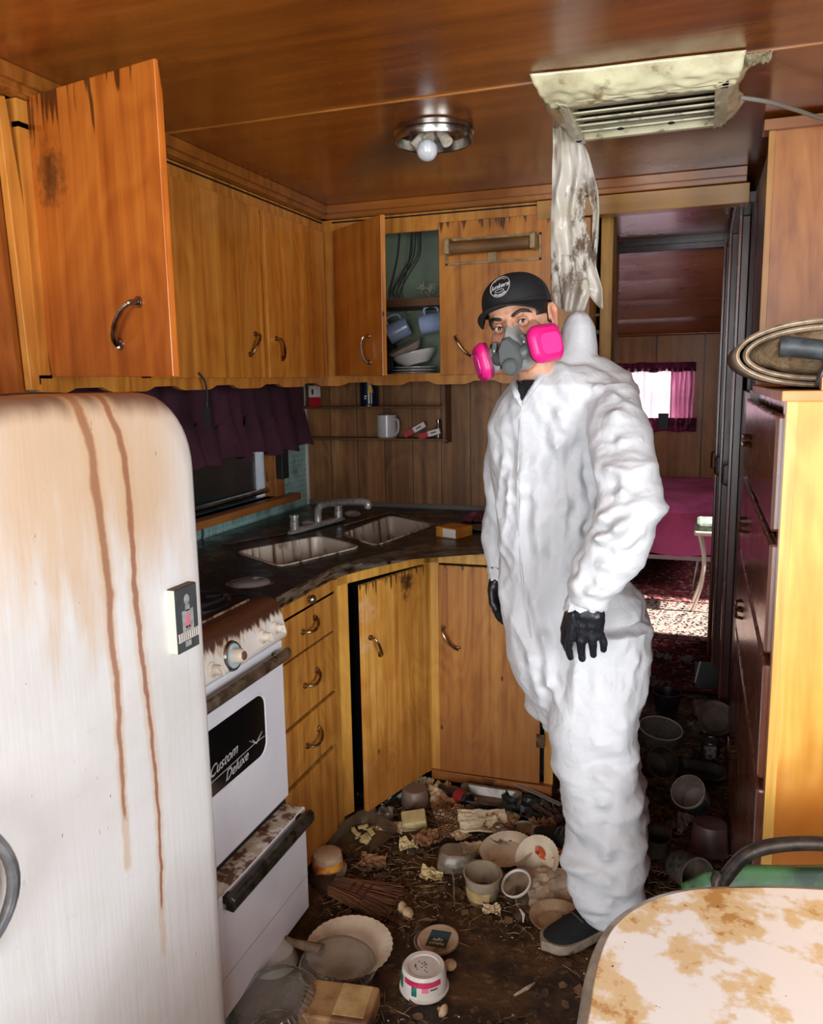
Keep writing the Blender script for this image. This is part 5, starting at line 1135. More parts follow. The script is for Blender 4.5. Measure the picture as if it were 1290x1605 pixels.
def hpf(u, v):
    k = v*(len(rows)-1); i = min(int(k), len(rows)-2); t = k-i
    y = rows[i][0]*(1-t)+rows[i+1][0]*t; a = rows[i][1]*(1-t)+rows[i+1][1]*t; c = rows[i][2]*(1-t)+rows[i+1][2]*t
    if v > .9: y += 10*(v-.9)*14*sin(u*8)
    p = at(a+(c-a)*u, y, Y=HYY+.0)
    return p+V((0, .008*sin(u*13+v*4)+.012*noise.noise((u*6, v*9, 2)), 0))
put('strip', B().grid(hpf, 50, 60), HPM, hp_, world=True, smooth=True, solid=.001)
rows2 = [(205, 884, 905), (240, 895, 922), (270, 908, 930), (300, 920, 938), (330, 930, 940), (370, 928, 938), (410, 925, 934), (440, 924, 932)]
def hpf2(u, v):
    k = v*(len(rows2)-1); i = min(int(k), len(rows2)-2); t = k-i
    y = rows2[i][0]*(1-t)+rows2[i+1][0]*t; a = rows2[i][1]*(1-t)+rows2[i+1][1]*t; c = rows2[i][2]*(1-t)+rows2[i+1][2]*t
    return at(a+(c-a)*u, y, Y=HYY+.03)+V((0, .006*sin(u*7+v*9), 0))
put('strip', B().grid(hpf2, 12, 40), HPM, hp_, world=True, smooth=True, solid=.001)
rows3 = [(400, 872, 905), (430, 874, 920), (460, 880, 925), (489, 884, 915)]
def hpf3(u, v):
    k = v*3; i = min(int(k), 2); t = k-i
    y = rows3[i][0]*(1-t)+rows3[i+1][0]*t; a = rows3[i][1]*(1-t)+rows3[i+1][1]*t; c = rows3[i][2]*(1-t)+rows3[i+1][2]*t
    return at(a+(c-a)*u, y, Y=HYY-.012)+V((0, .005*sin(u*11+v*4), 0))
put('strip', B().grid(hpf3, 20, 20), HPM, hp_, world=True, smooth=True, solid=.001)
pts = [at(1160, 153, Z=ZC-.045), at(1205, 160, Z=ZC-.05), at(1250, 173, Z=ZC-.05), at(1300, 188, Z=ZC-.05), at(1400, 200, Z=ZC-.03)]
one('ceiling_cable', B().tube(cat_rom(pts, 6), .0055, 10), M('grey_cable_sheath', '8a8478', rough=.5), 'grey cable running from the ceiling vent to the right', 'cable', smooth=True)
b = B(); z_ = at(930, 505, Y=YB+.03).z
t_ = thing('niche_shelf', 'small dark shelf of bottles in the niche beside the passage', 'shelf', (xj0-.05, YB+.04, z_-.04))
put('shelf_board', B().box((xj0-.16, YB-.02, z_-.05), (xj0-.001, YB+.055, z_-.035)).box((xj0-.16, YB-.02, z_+.02), (xj0-.001, YB+.055, z_+.03)), M('grey_shelf_paint', '6d6660', rough=.5), t_, world=True)
# ------------------------------------------------------------------ person in white coveralls
def remeshed(b, voxel, smooth_it=4, fac=.5):
    me = mesh_of(b, 'tmp'); o = bpy.data.objects.new('tmp', me); COL.objects.link(o)
    m = o.modifiers.new('r', 'REMESH'); m.mode = 'VOXEL'; m.voxel_size = voxel
    if smooth_it: m2 = o.modifiers.new('s', 'SMOOTH'); m2.iterations = smooth_it; m2.factor = fac
    dg = bpy.context.evaluated_depsgraph_get(); out = bpy.data.meshes.new_from_object(o.evaluated_get(dg)); bpy.data.objects.remove(o)
    return out
def coords_of(me):
    n = len(me.vertices); a = np.empty(n*3); me.vertices.foreach_get('co', a); return a.reshape(-1, 3)
def normals_of(me):
    n = len(me.vertices); a = np.empty(n*3); me.vertices.foreach_get('normal', a); return a.reshape(-1, 3)
def set_coords(me, a): me.vertices.foreach_set('co', a.ravel()); me.update()
def ring_px(y, xl, xr, Yc, hd, n=36, pw=2.3, tw=0):
    L, R_ = at(xl, y, Y=Yc), at(xr, y, Y=Yc); c = (L+R_)/2; u = (R_-L)/2; v_ = V((-u.y, u.x, 0)).normalized()*hd; out = []
    for k in range(n):
        t = 2*pi*k/n; ct_, st_ = cos(t), sin(t)
        out.append(c+u*(abs(ct_)**(2/pw)*(1 if ct_ >= 0 else -1))+v_*(abs(st_)**(2/pw)*(1 if st_ >= 0 else -1)))
    return out
def loft(b, rows, **k): b.rings([ring_px(*r, **k) for r in rows])
pe = thing('person', 'person in white hooded coveralls with pink-filter respirator and black cap', 'person', (-.30, 2.2, 0))
b = B()
# torso and hips
loft(b, [(572, 852, 928, 2.19, .07), (584, 826, 955, 2.19, .10), (602, 803, 982, 2.19, .125), (630, 782, 995, 2.20, .13), (665, 767, 990, 2.21, .135), (720, 768, 955, 2.22, .130), (790, 778, 948, 2.22, .130), (870, 784, 962, 2.22, .132),
         (950, 790, 1008, 2.21, .138), (1020, 800, 1018, 2.20, .16), (1080, 822, 1015, 2.21, .15), (1120, 848, 1008, 2.21, .12)])
# left leg (nearer), baggy and bunched over the shoe
loft(b, [(980, 880, 1025, 2.14, .12), (1050, 868, 1018, 2.12, .12), (1110, 860, 1006, 2.10, .115), (1150, 860, 1000, 2.08, .108), (1185, 868, 998, 2.07, .10), (1205, 874, 1001, 2.06, .10), (1235, 878, 1000, 2.06, .10), (1262, 884, 1010, 2.06, .105),
         (1275, 887, 1007, 2.06, .10), (1310, 890, 1012, 2.06, .105), (1335, 886, 1016, 2.05, .108), (1365, 888, 1015, 2.05, .105), (1395, 897, 1012, 2.05, .10), (1415, 905, 1012, 2.05, .095), (1436, 932, 1008, 2.06, .075)])
# right leg (farther)
loft(b, [(1000, 803, 930, 2.28, .10), (1060, 818, 940, 2.30, .10), (1100, 832, 950, 2.32, .10), (1132, 852, 965, 2.34, .095), (1160, 880, 985, 2.36, .09), (1230, 900, 1012, 2.38, .085), (1290, 905, 1018, 2.40, .085), (1320, 900, 1012, 2.40, .08)])
# hood bunched behind the neck
loft(b, [(489, 893, 912, 2.26, .028), (496, 884, 924, 2.26, .045), (512, 878, 933, 2.26, .06), (545, 872, 937, 2.25, .07), (565, 860, 936, 2.23, .075), (590, 846, 950, 2.21, .085)], pw=2)
loft(b, [(560, 905, 950, 2.24, .05), (585, 900, 985, 2.22, .07), (610, 900, 1002, 2.20, .08), (650, 905, 1010, 2.18, .08)], pw=2)
# left arm
def arm(pts, flat=.9):
    P_ = [at(x, y, Y=Y_) for x, y, Y_, r in pts]; b.tube(cat_rom(P_, 5), list(np.interp(np.arange((len(P_)-1)*5+1)/5, range(len(P_)), [r for *_, r in pts])), 24)
arm([(955, 628, 2.13, .070), (971, 680, 2.06, .076), (980, 740, 1.99, .077), (987, 795, 1.95, .078), (976, 835, 1.93, .077), (953, 875, 1.92, .067), (931, 915, 1.92, .058), (922, 942, 1.92, .050), (920, 950, 1.92, .049)])
arm([(803, 650, 2.27, .06), (797, 700, 2.30, .062), (792, 770, 2.31, .058), (788, 830, 2.30, .052), (788, 875, 2.28, .047), (788, 898, 2.27, .043)])
me = remeshed(b, .0056, 8, .5)
# neck opening is hollowed by the collar; push folds into the cloth
a = coords_of(me); bvh = BVHTree.FromPolygons([V(p) for p in a], [tuple(p.vertices) for p in me.polygons])
EY = V((0, 0, EYE))
def hit(px, py, tree=None):
    d = (at(px, py, D=1.)-EY).normalized(); r = (tree or bvh).ray_cast(EY, d); return r[0], r[1]
nr_ = normals_of(me); disp = np.zeros(len(a)); rng = random.Random(11)
def fold(x0, y0, x1, y1, w_, amp, bend=0):
    p0, p1 = hit(x0, y0)[0], hit(x1, y1)[0]
    if p0 is None or p1 is None or (p0-p1).length > .6: return
    mx_, my_ = (x0+x1)/2+bend*(y1-y0), (y0+y1)/2-bend*(x1-x0); pm = hit(mx_, my_)[0] or (p0+p1)/2
    for s0, s1, e0, e1 in ((p0, pm, 0, 1), (pm, p1, 1, 0)):
        s0, s1 = np.array(s0), np.array(s1); d = s1-s0; L = max((d**2).sum(), 1e-8); amp_ = amp*(.55 if y0 > 1130 else 1)
        t = np.clip(((a-s0) @ d)/L, 0, 1); q = a-(s0+t[:, None]*d); dist = np.sqrt((q**2).sum(1))
        tp_ = (t if e0 == 0 else 1-t); tp_ = np.sqrt(np.clip(tp_, 0, 1))
        g_ = dist/w_
        disp[:] += .8*amp_*tp_*(np.exp(-g_*1.25)-.35*np.exp(-((g_-2.)/.9)**2))
for f_ in [(820, 640, 806, 900, .014, .012, .02), (835, 650, 850, 900, .014, .010, -.03), (862, 640, 884, 760, .016, .012, 0), (884, 690, 878, 900, .014, .012, .03), (905, 660, 893, 720, .014, .010, 0), (790, 650, 778, 800, .013, .010, .03),
           (905, 615, 960, 600, .012, .008, 0), (850, 610, 895, 690, .012, .012, .05), (940, 600, 985, 640, .012, .008, 0), (800, 700, 792, 860, .012, .009, 0), (845, 720, 838, 1000, .016, .010, .02),
           (800, 960, 850, 1110, .015, .012, .05), (822, 900, 868, 1100, .014, .012, .04), (845, 1020, 880, 1120, .014, .012, 0), (905, 1000, 900, 1120, .016, .010, 0), (965, 1000, 960, 1140, .016, .010, 0), (1000, 950, 975, 1120, .014, .010, .05),
           (935, 745, 1015, 765, .012, .010, .08), (925, 790, 1020, 735, .013, .012, -.05), (928, 848, 1000, 800, .014, .018, -.08), (925, 835, 975, 790, .012, .012, 0), (926, 848, 962, 842, .011, .016, 0), (905, 880, 985, 900, .012, .008, .06),
           (940, 700, 1010, 690, .012, .008, .1), (930, 660, 1005, 660, .012, .007, .1), (960, 870, 1015, 830, .012, .010, 0), (895, 925, 955, 935, .010, .010, .05), (940, 900, 935, 940, .008, .006, 0),
           (868, 1140, 1000, 1165, .016, .016, .05), (870, 1180, 1000, 1178, .016, .016, -.06), (878, 1215, 1000, 1225, .014, .014, .06), (884, 1262, 1006, 1268, .014, .020, .05), (888, 1290, 1012, 1300, .016, -.010, 0), (888, 1330, 1012, 1318, .016, .018, -.08),
           (890, 1362, 1012, 1352, .014, .015, .08), (900, 1392, 1010, 1385, .012, .012, .06), (905, 1420, 1008, 1424, .010, .008, .05), (918, 690, 922, 800, .016, -.020, 0), (922, 800, 915, 860, .014, -.018, 0), (915, 860, 885, 930, .014, -.012, 0), (866, 1150, 900, 1010, .016, -.010, 0)]: fold(*f_)
warp = np.array([(noise.noise(V(p)*3.2), noise.noise(V(p)*3.2+V((9, 1, 4))), noise.noise(V(p)*1.7+V((2, 7, 1)))) for p in a])
patch = np.array([(noise.noise(V((p[0]*6, p[1]*6, p[2]*2.5))+V((5, 5, 5))), noise.noise(V((p[0]*5, p[1]*5, p[2]*3))+V((1, 5, 9))), noise.noise(V((p[0]*7, p[1]*7, p[2]*4))+V((3, 3, 3)))) for p in a])
sg = lambda v_, lo, hi: np.clip((v_-lo)/(hi-lo), 0, 1)
zz_ = a[:, 2]; low_ = 1-sg(zz_, .50, .66); top_ = sg(zz_, .80, .95)
sleeve = np.clip((a[:, 0]-(-.245))/.05, 0, 1)*sg(zz_, .85, .95)
nz = np.zeros(len(a)); rg = np.random.RandomState(5)
def tri_wave(t): return np.abs((t % 1.)*2-1)
nz += low_*.010*(tri_wave(zz_/.10+warp[:, 0]*2.4+warp[:, 1]*1.5+a[:, 0]*4)-.5)
for lam, amp, cnt in ((.19, .0062, 2), (.11, .0070, 4), (.06, .0026, 5), (.03, .0009, 5)):
    for k in range(cnt):
        th = rg.uniform(0, 2*pi); 
        dv = np.array((cos(th), sin(th), rg.normal(0, .35))); dh = np.array((cos(th)*.35, sin(th)*.35, rg.choice((-1, 1))*1.))
        for d_, wgt in ((dv, top_*(1-sleeve)+(1-top_)*(1-low_)*.8+low_*.3), (dh, sleeve+low_*.9+(1-top_)*(1-low_)*.3)):
            d_ = d_/np.linalg.norm(d_); ph = rg.uniform(0, 9)
            t = (a @ d_)/lam+ph+warp[:, k % 3]*.6*(.06/lam)**.5
            nz += amp*wgt*(.64-np.abs(np.sin(np.pi*t)))*sg(patch[:, k % 3], -.12, .30)*1.5
a = a+nr_*(disp+nz)[:, None]; set_coords(me, a)
SUIT = N('white_tyvek_coverall'); v_ = SUIT.coords('World'); n1_ = SUIT.noise(v_, 24, 5, .6, .8); n2_ = SUIT.n('TexVoronoi', {'Vector': v_, 'Scale': 34.}, feature='DISTANCE_TO_EDGE').outputs[0]
SUIT.set(SUIT.b.inputs['Base Color'], SUIT.mix(SUIT.step(SUIT.noise(v_, 4, 3), .4, .65), srgb('d3d5d8'), srgb('c8cacd'))); SUIT.b.inputs['Roughness'].default_value = .62
SUIT.b.inputs['Subsurface Weight'].default_value = .0; SUIT.b.inputs['Sheen Weight'].default_value = .1
SUIT.bump(SUIT.math('ADD', n1_, SUIT.math('MULTIPLY', SUIT.math('MINIMUM', n2_, .22), 1.6)), .30, .005); SUIT = SUIT.m
cv_ = put('coverall', me, SUIT, pe, world=True, smooth=True, ang=180)
bvh = BVHTree.FromPolygons([V(p) for p in a], [tuple(p.vertices) for p in me.polygons])
def on_suit(x, y, o_=.003):
    h, n_ = hit(x, y)
    if h is None: return at(x, y, Y=2.05)
    return h-((h-EY).normalized())*o_
b = B(); b.tube([on_suit(x, y, .002) for x, y in ((817, 632), (815, 660), (813, 700), (811, 760), (812, 820), (816, 880), (822, 940), (832, 1000))], .0028, 6, flat=.5); put('zipper_flap', b, SUIT, cv_, world=True, smooth=True)
b = B(); b.cbox(on_suit(817, 632, .006), (.006, .004, .012)); put('zip_pull', b, STEEL, cv_, world=True)
# cuffs
for (c0, c1, r0, r1) in (((921, 938, 1.93), (917, 953, 1.925), .050, .049), ((788, 892, 2.27), (788, 904, 2.27), .043, .041)):
    p0, p1 = at(c0[0], c0[1], Y=c0[2]), at(c1[0], c1[1], Y=c1[2]); b = B(); n_ = 40; d_ = (p1-p0).normalized(); ax_ = V((1, .3, 0)).normalized(); ay_ = d_.cross(ax_)
    rr_ = []
    for j, (t, rr0) in enumerate(((-.4, r0*.98), (.3, r0*1.03), (.8, r1*1.01), (1.15, r1*1.04), (1.15, r1*.9), (.2, r0*.85))):
        rr_.append([p0.lerp(p1, t)+(ax_*cos(2*pi*k/n_)+ay_*sin(2*pi*k/n_)*.85)*rr0*(1+.05*sin(k*2.3+j)*(.5+.5*sin(k*.9)))+d_*.004*sin(k*1.7) for k in range(n_)])
    b.rings(rr_, cap=True); put('cuff', b, SUIT, cv_, world=True, smooth=True)

# head frame
HC = at(817, 507, Y=2.12)
dv_ = V((HC.x, HC.y, 0)).normalized()
MH = Matrix(((dv_.y, dv_.x, 0, HC.x), (-dv_.x, dv_.y, 0, HC.y), (0, 0, 1, HC.z), (0, 0, 0, 1))) @ Matrix.Rotation(rad(-15), 4, 'Y') @ Matrix.Rotation(rad(-20), 4, 'Z')
def hp2(p): return MH @ V(p)
b = B(); b.m = MH
b.ell((0, .012, .028), (.077, .096, .092), seg=40, nr=26)           # cranium
b.ell((0, -.018, -.045), (.064, .072, .066), seg=32, nr=20)         # face
b.ell((0, -.045, -.095), (.032, .036, .026))                         # chin
b.capsule((-.030, -.082, .023), (.030, -.082, .023), .012, .012)      # brow
b.ell((0, -.066, .045), (.055, .026, .032))                          # forehead
b.capsule((0, -.088, .008), (0, -.108, -.036), .009, .014); b.ell((0, -.106, -.042), (.017, .012, .011))
for s_ in (-1, 1):
    b.ell((s_*.044, -.058, -.030), (.026, .026, .026)); b.capsule((s_*.05, -.02, -.06), (s_*.03, -.045, -.085), .022, .02)
    # ear: rim, lobe and bowl
    e0 = [(s_*.076, .008, -.028), (s_*.081, .014, -.034), (s_*.086, .022, -.012), (s_*.090, .026, .012), (s_*.086, .014, .026), (s_*.080, .002, .018), (s_*.078, .0, .004)]
    b.tube(cat_rom(e0, 4), .0048, 8); b.ell((s_*.080, .010, -.026), (.005, .009, .010)); b.ell((s_*.079, .013, .0), (.0045, .015, .026))
b.m = Matrix()
nk0, nk1 = hp2((0, .018, -.06)), at(862, 628, Y=2.17)
b.capsule(nk0, nk1, .056, .062, 24)
# the rest of the body under the cloth
b.ell(at(872, 700, Y=2.21), (.09, .07, .17), seg=28, nr=18); b.ell(at(868, 850, Y=2.21), (.09, .07, .16), seg=28, nr=18); b.ell(at(905, 960, Y=2.20), (.12, .09, .12), seg=28, nr=18)
def limb(pts):
    for (x0, y0, Y0, r0), (x1, y1, Y1, r1) in zip(pts, pts[1:]): b.capsule(at(x0, y0, Y=Y0), at(x1, y1, Y=Y1), r0, r1)
limb([(900, 640, 2.19, .04), (962, 650, 2.10, .036), (980, 720, 2.01, .034), (985, 795, 1.955, .032), (924, 930, 1.922, .027)]); limb([(820, 655, 2.24, .042), (794, 780, 2.305, .030), (788, 905, 2.275, .024)])
limb([(940, 1000, 2.15, .080), (932, 1180, 2.07, .055), (950, 1400, 2.06, .038), (955, 1425, 2.05, .036)]); limb([(870, 1000, 2.26, .078), (925, 1160, 2.36, .05), (945, 1300, 2.40, .036)])
me = remeshed(b, .0036, 3, .5)
a = coords_of(me); MI = np.array(MH.inverted()); la = a @ MI[:3, :3].T+MI[:3, 3]; n_ = normals_of(me) @ MI[:3, :3].T
for s_ in (-1, 1):
    d = la-np.array((s_*.033, -.083, .0)); g_ = np.exp(-((d[:, 0]/.019)**2+(d[:, 1]/.03)**2+(d[:, 2]/.0125)**2)); la[:, 1] += .011*g_
    d = la-np.array((s_*.015, -.09, .002)); g_ = np.exp(-((d[:, 0]/.007)**2+(d[:, 1]/.03)**2+(d[:, 2]/.012)**2)); la[:, 1] += .004*g_
MM = np.array(MH); a = la @ MM[:3, :3].T+MM[:3, 3]; set_coords(me, a)
SK = N('skin'); v_ = SK.coords('World'); loc_ = V(hp2((.048, -.075, -.028))); loc2 = V(hp2((-.045, -.072, -.03))); loc3 = V(hp2((.085, .015, 0)))
def near(p, r):
    return SK.step(SK.n('VectorMath', {0: v_, 1: tuple(p)}, operation='DISTANCE').outputs['Value'], r, 0.)
cc = SK.mix(SK.step(SK.noise(v_, 60, 3), .35, .65), srgb('cf9c80'), srgb('c48e70'))
for p_, r_ in ((loc_, .034), (loc2, .034), (loc3, .03)): cc = SK.mix(SK.math('MULTIPLY', near(p_, r_), .55), cc, srgb('b8614c'))
SK.set(SK.b.inputs['Base Color'], cc); SK.b.inputs['Roughness'].default_value = .5; SK.b.inputs['Subsurface Weight'].default_value = .12; SK.b.inputs['Subsurface Radius'].default_value = (.01, .004, .002); SK = SK.m
body = put('body', me, SK, pe, world=True, smooth=True, ang=180)
EYEW = M('eye_white', 'd8cfc8', rough=.15, coat=.6); IRIS = M('brown_iris', '2e1a10', rough=.1, coat=.8); HAIR = M('dark_brown_hair', '1c1411', '2a1e18', vs=80, rough=.55, bump=.6, bs=200)
LID = M('eyelid_skin', 'a8705a', rough=.55)
def loc_obj(nm, fn, mat, parent=pe, **k):
    b_ = B(); b_.m = MH; fn(b_); return put(nm, b_, mat, parent, world=True, **k)
for s_ in (-1, 1):
    ec = V((s_*.0325, -.0755, -.001)); R_ = .0118
    ey = loc_obj('eye', lambda q: q.ell(ec, R_, seg=24, nr=16), EYEW, body, smooth=True)
    gz = (MH.inverted() @ EY-ec).normalized()
    loc_obj('iris', lambda q: q.ell(ec+gz*(R_-.0022), (.0052, .0052, .0052), seg=20, nr=12), IRIS, ey, smooth=True)
    def lidshell(q, up):
        Rl = R_+.0011
        def f(u, v):
            x = (2*u-1)*.0118; xm = x/.0118; e_ = s_*xm
            zb_ = (.0046*(1-xm*xm)+.0002+.0008*e_) if up > 0 else (-.0034*(1-xm*xm)+.0004+.0008*e_)
            zt_ = .0125 if up > 0 else -.0125
            z = zb_+(zt_-zb_)*v; rr = max(Rl*Rl-(x*.96)**2, 1e-7); z = max(-math.sqrt(rr), min(math.sqrt(rr), z)); y = -math.sqrt(max(rr-z*z, 0))
            return ec+V((x, y, z))
        q.grid(f, 24, 10)
    loc_obj('eyelid', lambda q: lidshell(q, 1), SK, body, smooth=True, solid=.0012)
    loc_obj('eyelid', lambda q: lidshell(q, -1), SK, body, smooth=True, solid=.0012)
    loc_obj('lashes', lambda q: q.tube(cat_rom([ec+V((x_*.0118, -math.sqrt(max((R_+.002)**2-(x_*.0113)**2-(.0046*(1-x_*x_))**2, 1e-7)), .0046*(1-x_*x_)+.0006+.0008*s_*x_)) for x_ in (-1, -.7, -.35, 0, .35, .7, 1)], 4), .0011, 6), M('lash_line', '1e120e', rough=.6), body, smooth=True)
    def brow(q):
        pts = [V((s_*.014, -.0945, .0165)), V((s_*.026, -.0945, .0215)), V((s_*.038, -.089, .0245)), V((s_*.050, -.079, .021)), V((s_*.058, -.069, .013))]
        q.tube(cat_rom(pts, 5), [.0026]*2+[.0044]*12+[.0036]*3+[.0028, .0020, .0014, .001], 8, flat=1.0, upv=(0, 0, 1))
    loc_obj('eyebrow', brow, HAIR, body, smooth=True)
def hairf(q):
    def f(u, v):
        th = rad(-38+256*u); z = .062-.078*v*(1 if 1 else 0)
        zz_ = min(1, abs((z-.028)/.092)); rr_ = math.sqrt(1-zz_**2); ex = .0025
        if th < rad(-10) or th > rad(190): z = max(z, .006)
        return ((.077*rr_+ex)*cos(th), .012+(.096*rr_+ex)*sin(th), z)
    q.grid(f, 50, 12)
loc_obj('hair', hairf, HAIR, pe, smooth=True, solid=.002)
# undershirt at the open collar
SHIRT = M('black_undershirt', '0e0f12', rough=.85)
def tri(u, v):
    y = 596+38*v; xc = 822+(817-822)*v; hw = 17*(1-v)**.9; return on_suit(xc+hw*(2*u-1)+6*(1-v), y, .004)
put('undershirt', B().grid(tri, 12, 12), SHIRT, pe, world=True, smooth=True, solid=.003)
def neckp(u, v):
    pass
b = B()
b.tube(cat_rom([on_suit(846, 592, .012), on_suit(838, 604, .010), on_suit(828, 618, .009), on_suit(818, 634, .006)], 5), [.009]*5+[.008]*5+[.006]*5+[.003], 10, flat=.6)
b.tube(cat_rom([on_suit(806, 600, .014), on_suit(808, 612, .011), on_suit(812, 624, .008), on_suit(817, 634, .006)], 5), [.010]*5+[.009]*5+[.006]*5+[.003], 10, flat=.6)
put('collar', b, SUIT, cv_, world=True, smooth=True)

# trucker cap
CAPM = M('black_cap_twill', '0d0e11', '131418', vs=200, rough=.75); MESHM = M('charcoal_cap_mesh', '34383f', '1c1f24', vs=330, rough=.7)
MC = MH @ Matrix.Translation((0, .004, .036)) @ Matrix.Rotation(rad(-5), 4, 'X')
def crown(b, a0, a1, ex=0):
    def f(u, v):
        th = rad(a0+(a1-a0)*u); z = .090*v; k = (1-v**3.0)**(1/2.0) if v < 1 else 0
        front = max(0, -sin(th)); return ((.086+ex)*k*cos(th), (.103+ex)*k*sin(th)-.006*front*v*(1-v)*4*.6, z*(1+.02*front)+ex)
    return b.grid(f, 48, 26)
cap = put('cap', (lambda q: (setattr(q, 'm', MC), crown(q, 188, 352), q)[2])(B()), CAPM, pe, world=True, smooth=True, solid=.002, ang=180)
put('mesh_back', (lambda q: (setattr(q, 'm', MC), crown(q, -8, 188, -.001), q)[2])(B()), MESHM, cap, world=True, smooth=True, solid=.002, ang=180)
def brimf(u, v):
    s_ = 2*u-1; th = rad(-90+66*s_); bx, by = .086*cos(th), .103*sin(th)
    ext = .068*v*(1-abs(s_)**3*.75)
    return (bx*(1+.05*v), by-ext, .004-.024*abs(s_)**1.8*(.35+.65*v)-.010*v)
q = B(); q.m = MC; q.grid(brimf, 40, 12); put('brim', q, CAPM, cap, world=True, smooth=True, solid=.004, ang=180)
q = B(); q.m = MC; q.ell((0, 0, .0915), (.007, .007, .004)); put('button', q, CAPM, cap, world=True, smooth=True)
q = B(); q.m = MC; q.tube([(.0865*cos(rad(t)), .1035*sin(rad(t)), .004) for t in range(188, 353, 6)], .0035, 6, flat=1.6); put('sweatband', q, CAPM, cap, world=True, smooth=True)
# embroidered round badge with lettering, wrapped onto the front of the crown
capmesh = crown(B(), 188, 352); cvs = [v_.co.copy() for v_ in capmesh.bm.verts]; capmesh.bm.verts.index_update(); cbv = BVHTree.FromPolygons(cvs, [[w_.index for w_ in f_.verts] for f_ in capmesh.bm.faces])
THR = M('white_embroidery', 'd8d6d4', rough=.8); THP = M('pink_embroidery', 'c0506a', rough=.8)
def wrap(x, z, o_=.0026):
    r = cbv.ray_cast(V((x, -.3, z)), V((0, 1, 0))); return (r[0]+V((0, -o_, 0))) if r[0] else V((x, -.1, z))
ZE = .052
def badge_text(s, size, fn, mat=THR, shear=0):
    c = bpy.data.curves.new('t', 'FONT'); c.body = s; c.size = size; c.align_x = 'CENTER'; c.shear = shear; c.offset = .0002; c.resolution_u = 3
    o = bpy.data.objects.new('t', c); COL.objects.link(o); m_ = bpy.data.meshes.new_from_object(o.evaluated_get(bpy.context.evaluated_depsgraph_get())); bpy.data.objects.remove(o)
    for v_ in m_.vertices: x, z = fn(v_.co.x, v_.co.y); v_.co = MC @ wrap(x, z)
    m_.materials.clear(); put('lettering', m_, mat, cap, world=True)
def arc(rad_, top):
    def f(x, y):
        if top: th = pi/2-x/rad_; r = rad_+y
        else: th = -pi/2+x/rad_; r = rad_-y
        return r*cos(th), ZE+r*sin(th)
    return f
badge_text('MAKE-N-IT', .0062, arc(.0195, True)); badge_text('JUNK REMOVAL', .0050, arc(.0238, False)); badge_text('Junkers', .0165, lambda x, y: (x*.98, ZE-.0045+y+.05*x), shear=.35)
for rr0 in (.0262, ):
    q = B(); q.tube([MC @ wrap(rr0*cos(2*pi*k/48), ZE+rr0*sin(2*pi*k/48)) for k in range(49)], .0007, 5); put('badge_ring', q, THR, cap, world=True)
q = B(); q.tube([MC @ wrap(.012*cos(2*pi*k/24), ZE-.0115+.0035*sin(2*pi*k/24)) for k in range(25)], .0005, 5); put('badge_ring', q, THR, cap, world=True)
q = B(); q.grid(lambda u, v: MC @ wrap((u-.5)*.016, ZE+.010+v*.006, .0010), 8, 3); put('badge_patch', q, THP, cap, world=True)

# respirator
LG = M('light_grey_silicone', '9a9e9a', rough=.45); DG = M('dark_grey_mask_shell', '565c5a', rough=.45); DG2 = M('black_grey_strap', '3e4344', rough=.6)
MAG = M('magenta_filter', 'e01c7e', 'd41470', vs=8, rough=.38, coat=.15); MAG2 = M('light_magenta_filter', 'ec3c96', rough=.38, coat=.15); MAR = M('dark_magenta_base', '7c1242', rough=.5); WHR = M('white_filter_ring', 'c8cacc', rough=.4)
def mring(k, n=32):
    out = []
    for i in range(n):
        t = 2*pi*i/n; c_, s_ = cos(t), sin(t)
        z0 = -.058+.060*c_; w0 = .050*(.40+.60*((1-c_)/2)**.55); x0 = w0*s_; y0 = -.098+.040*abs(s_)**1.3+.014*max(0, -c_)
        z1 = -.070+.030*c_; w1 = .026*(.65+.35*(1-c_)/2); x1 = w1*s_; y1 = -.140
        out.append((x0*(1-k)+x1*k, y0*(1-k)+y1*k-.010*sin(pi*k), z0*(1-k)+z1*k))
    return out
rs = B(); rs.m = MH; rs.rings([mring(k) for k in (0, .12, .3, .5, .7, .85, 1)]); resp = put('respirator', rs, LG, pe, world=True, smooth=True)
def shell(q):
    pts = [(-.008, -.030), (.008, -.030), (.024, -.052), (.030, -.084), (.020, -.112), (-.020, -.112), (-.030, -.084), (-.024, -.052)]
    q.rings([[(x*1.06, -.118-.02*(-z-.03)/.08, z) for x, z in pts], [(x, -.142-.008*(-z-.03)/.08, z) for x, z in pts], [(x*.8, -.149-.008*(-z-.03)/.08, -.072+(z+.072)*.85) for x, z in pts]])
loc_obj('centre_shell', shell, DG, resp, smooth=True)
RV = Matrix.Rotation(rad(100), 3, 'X')
loc_obj('exhale_valve', lambda q: q.lathe([(.022, 0), (.022, .010), (.019, .014), (.017, .012), (.001, .013)], 28, c=(0, -.146, -.100), R=RV), DG, resp, smooth=True)
loc_obj('valve_cover', lambda q: q.lathe([(.0155, .013), (.0145, .0155), (.001, .0160)], 28, c=(0, -.146, -.100), R=RV), DG, resp, smooth=True)
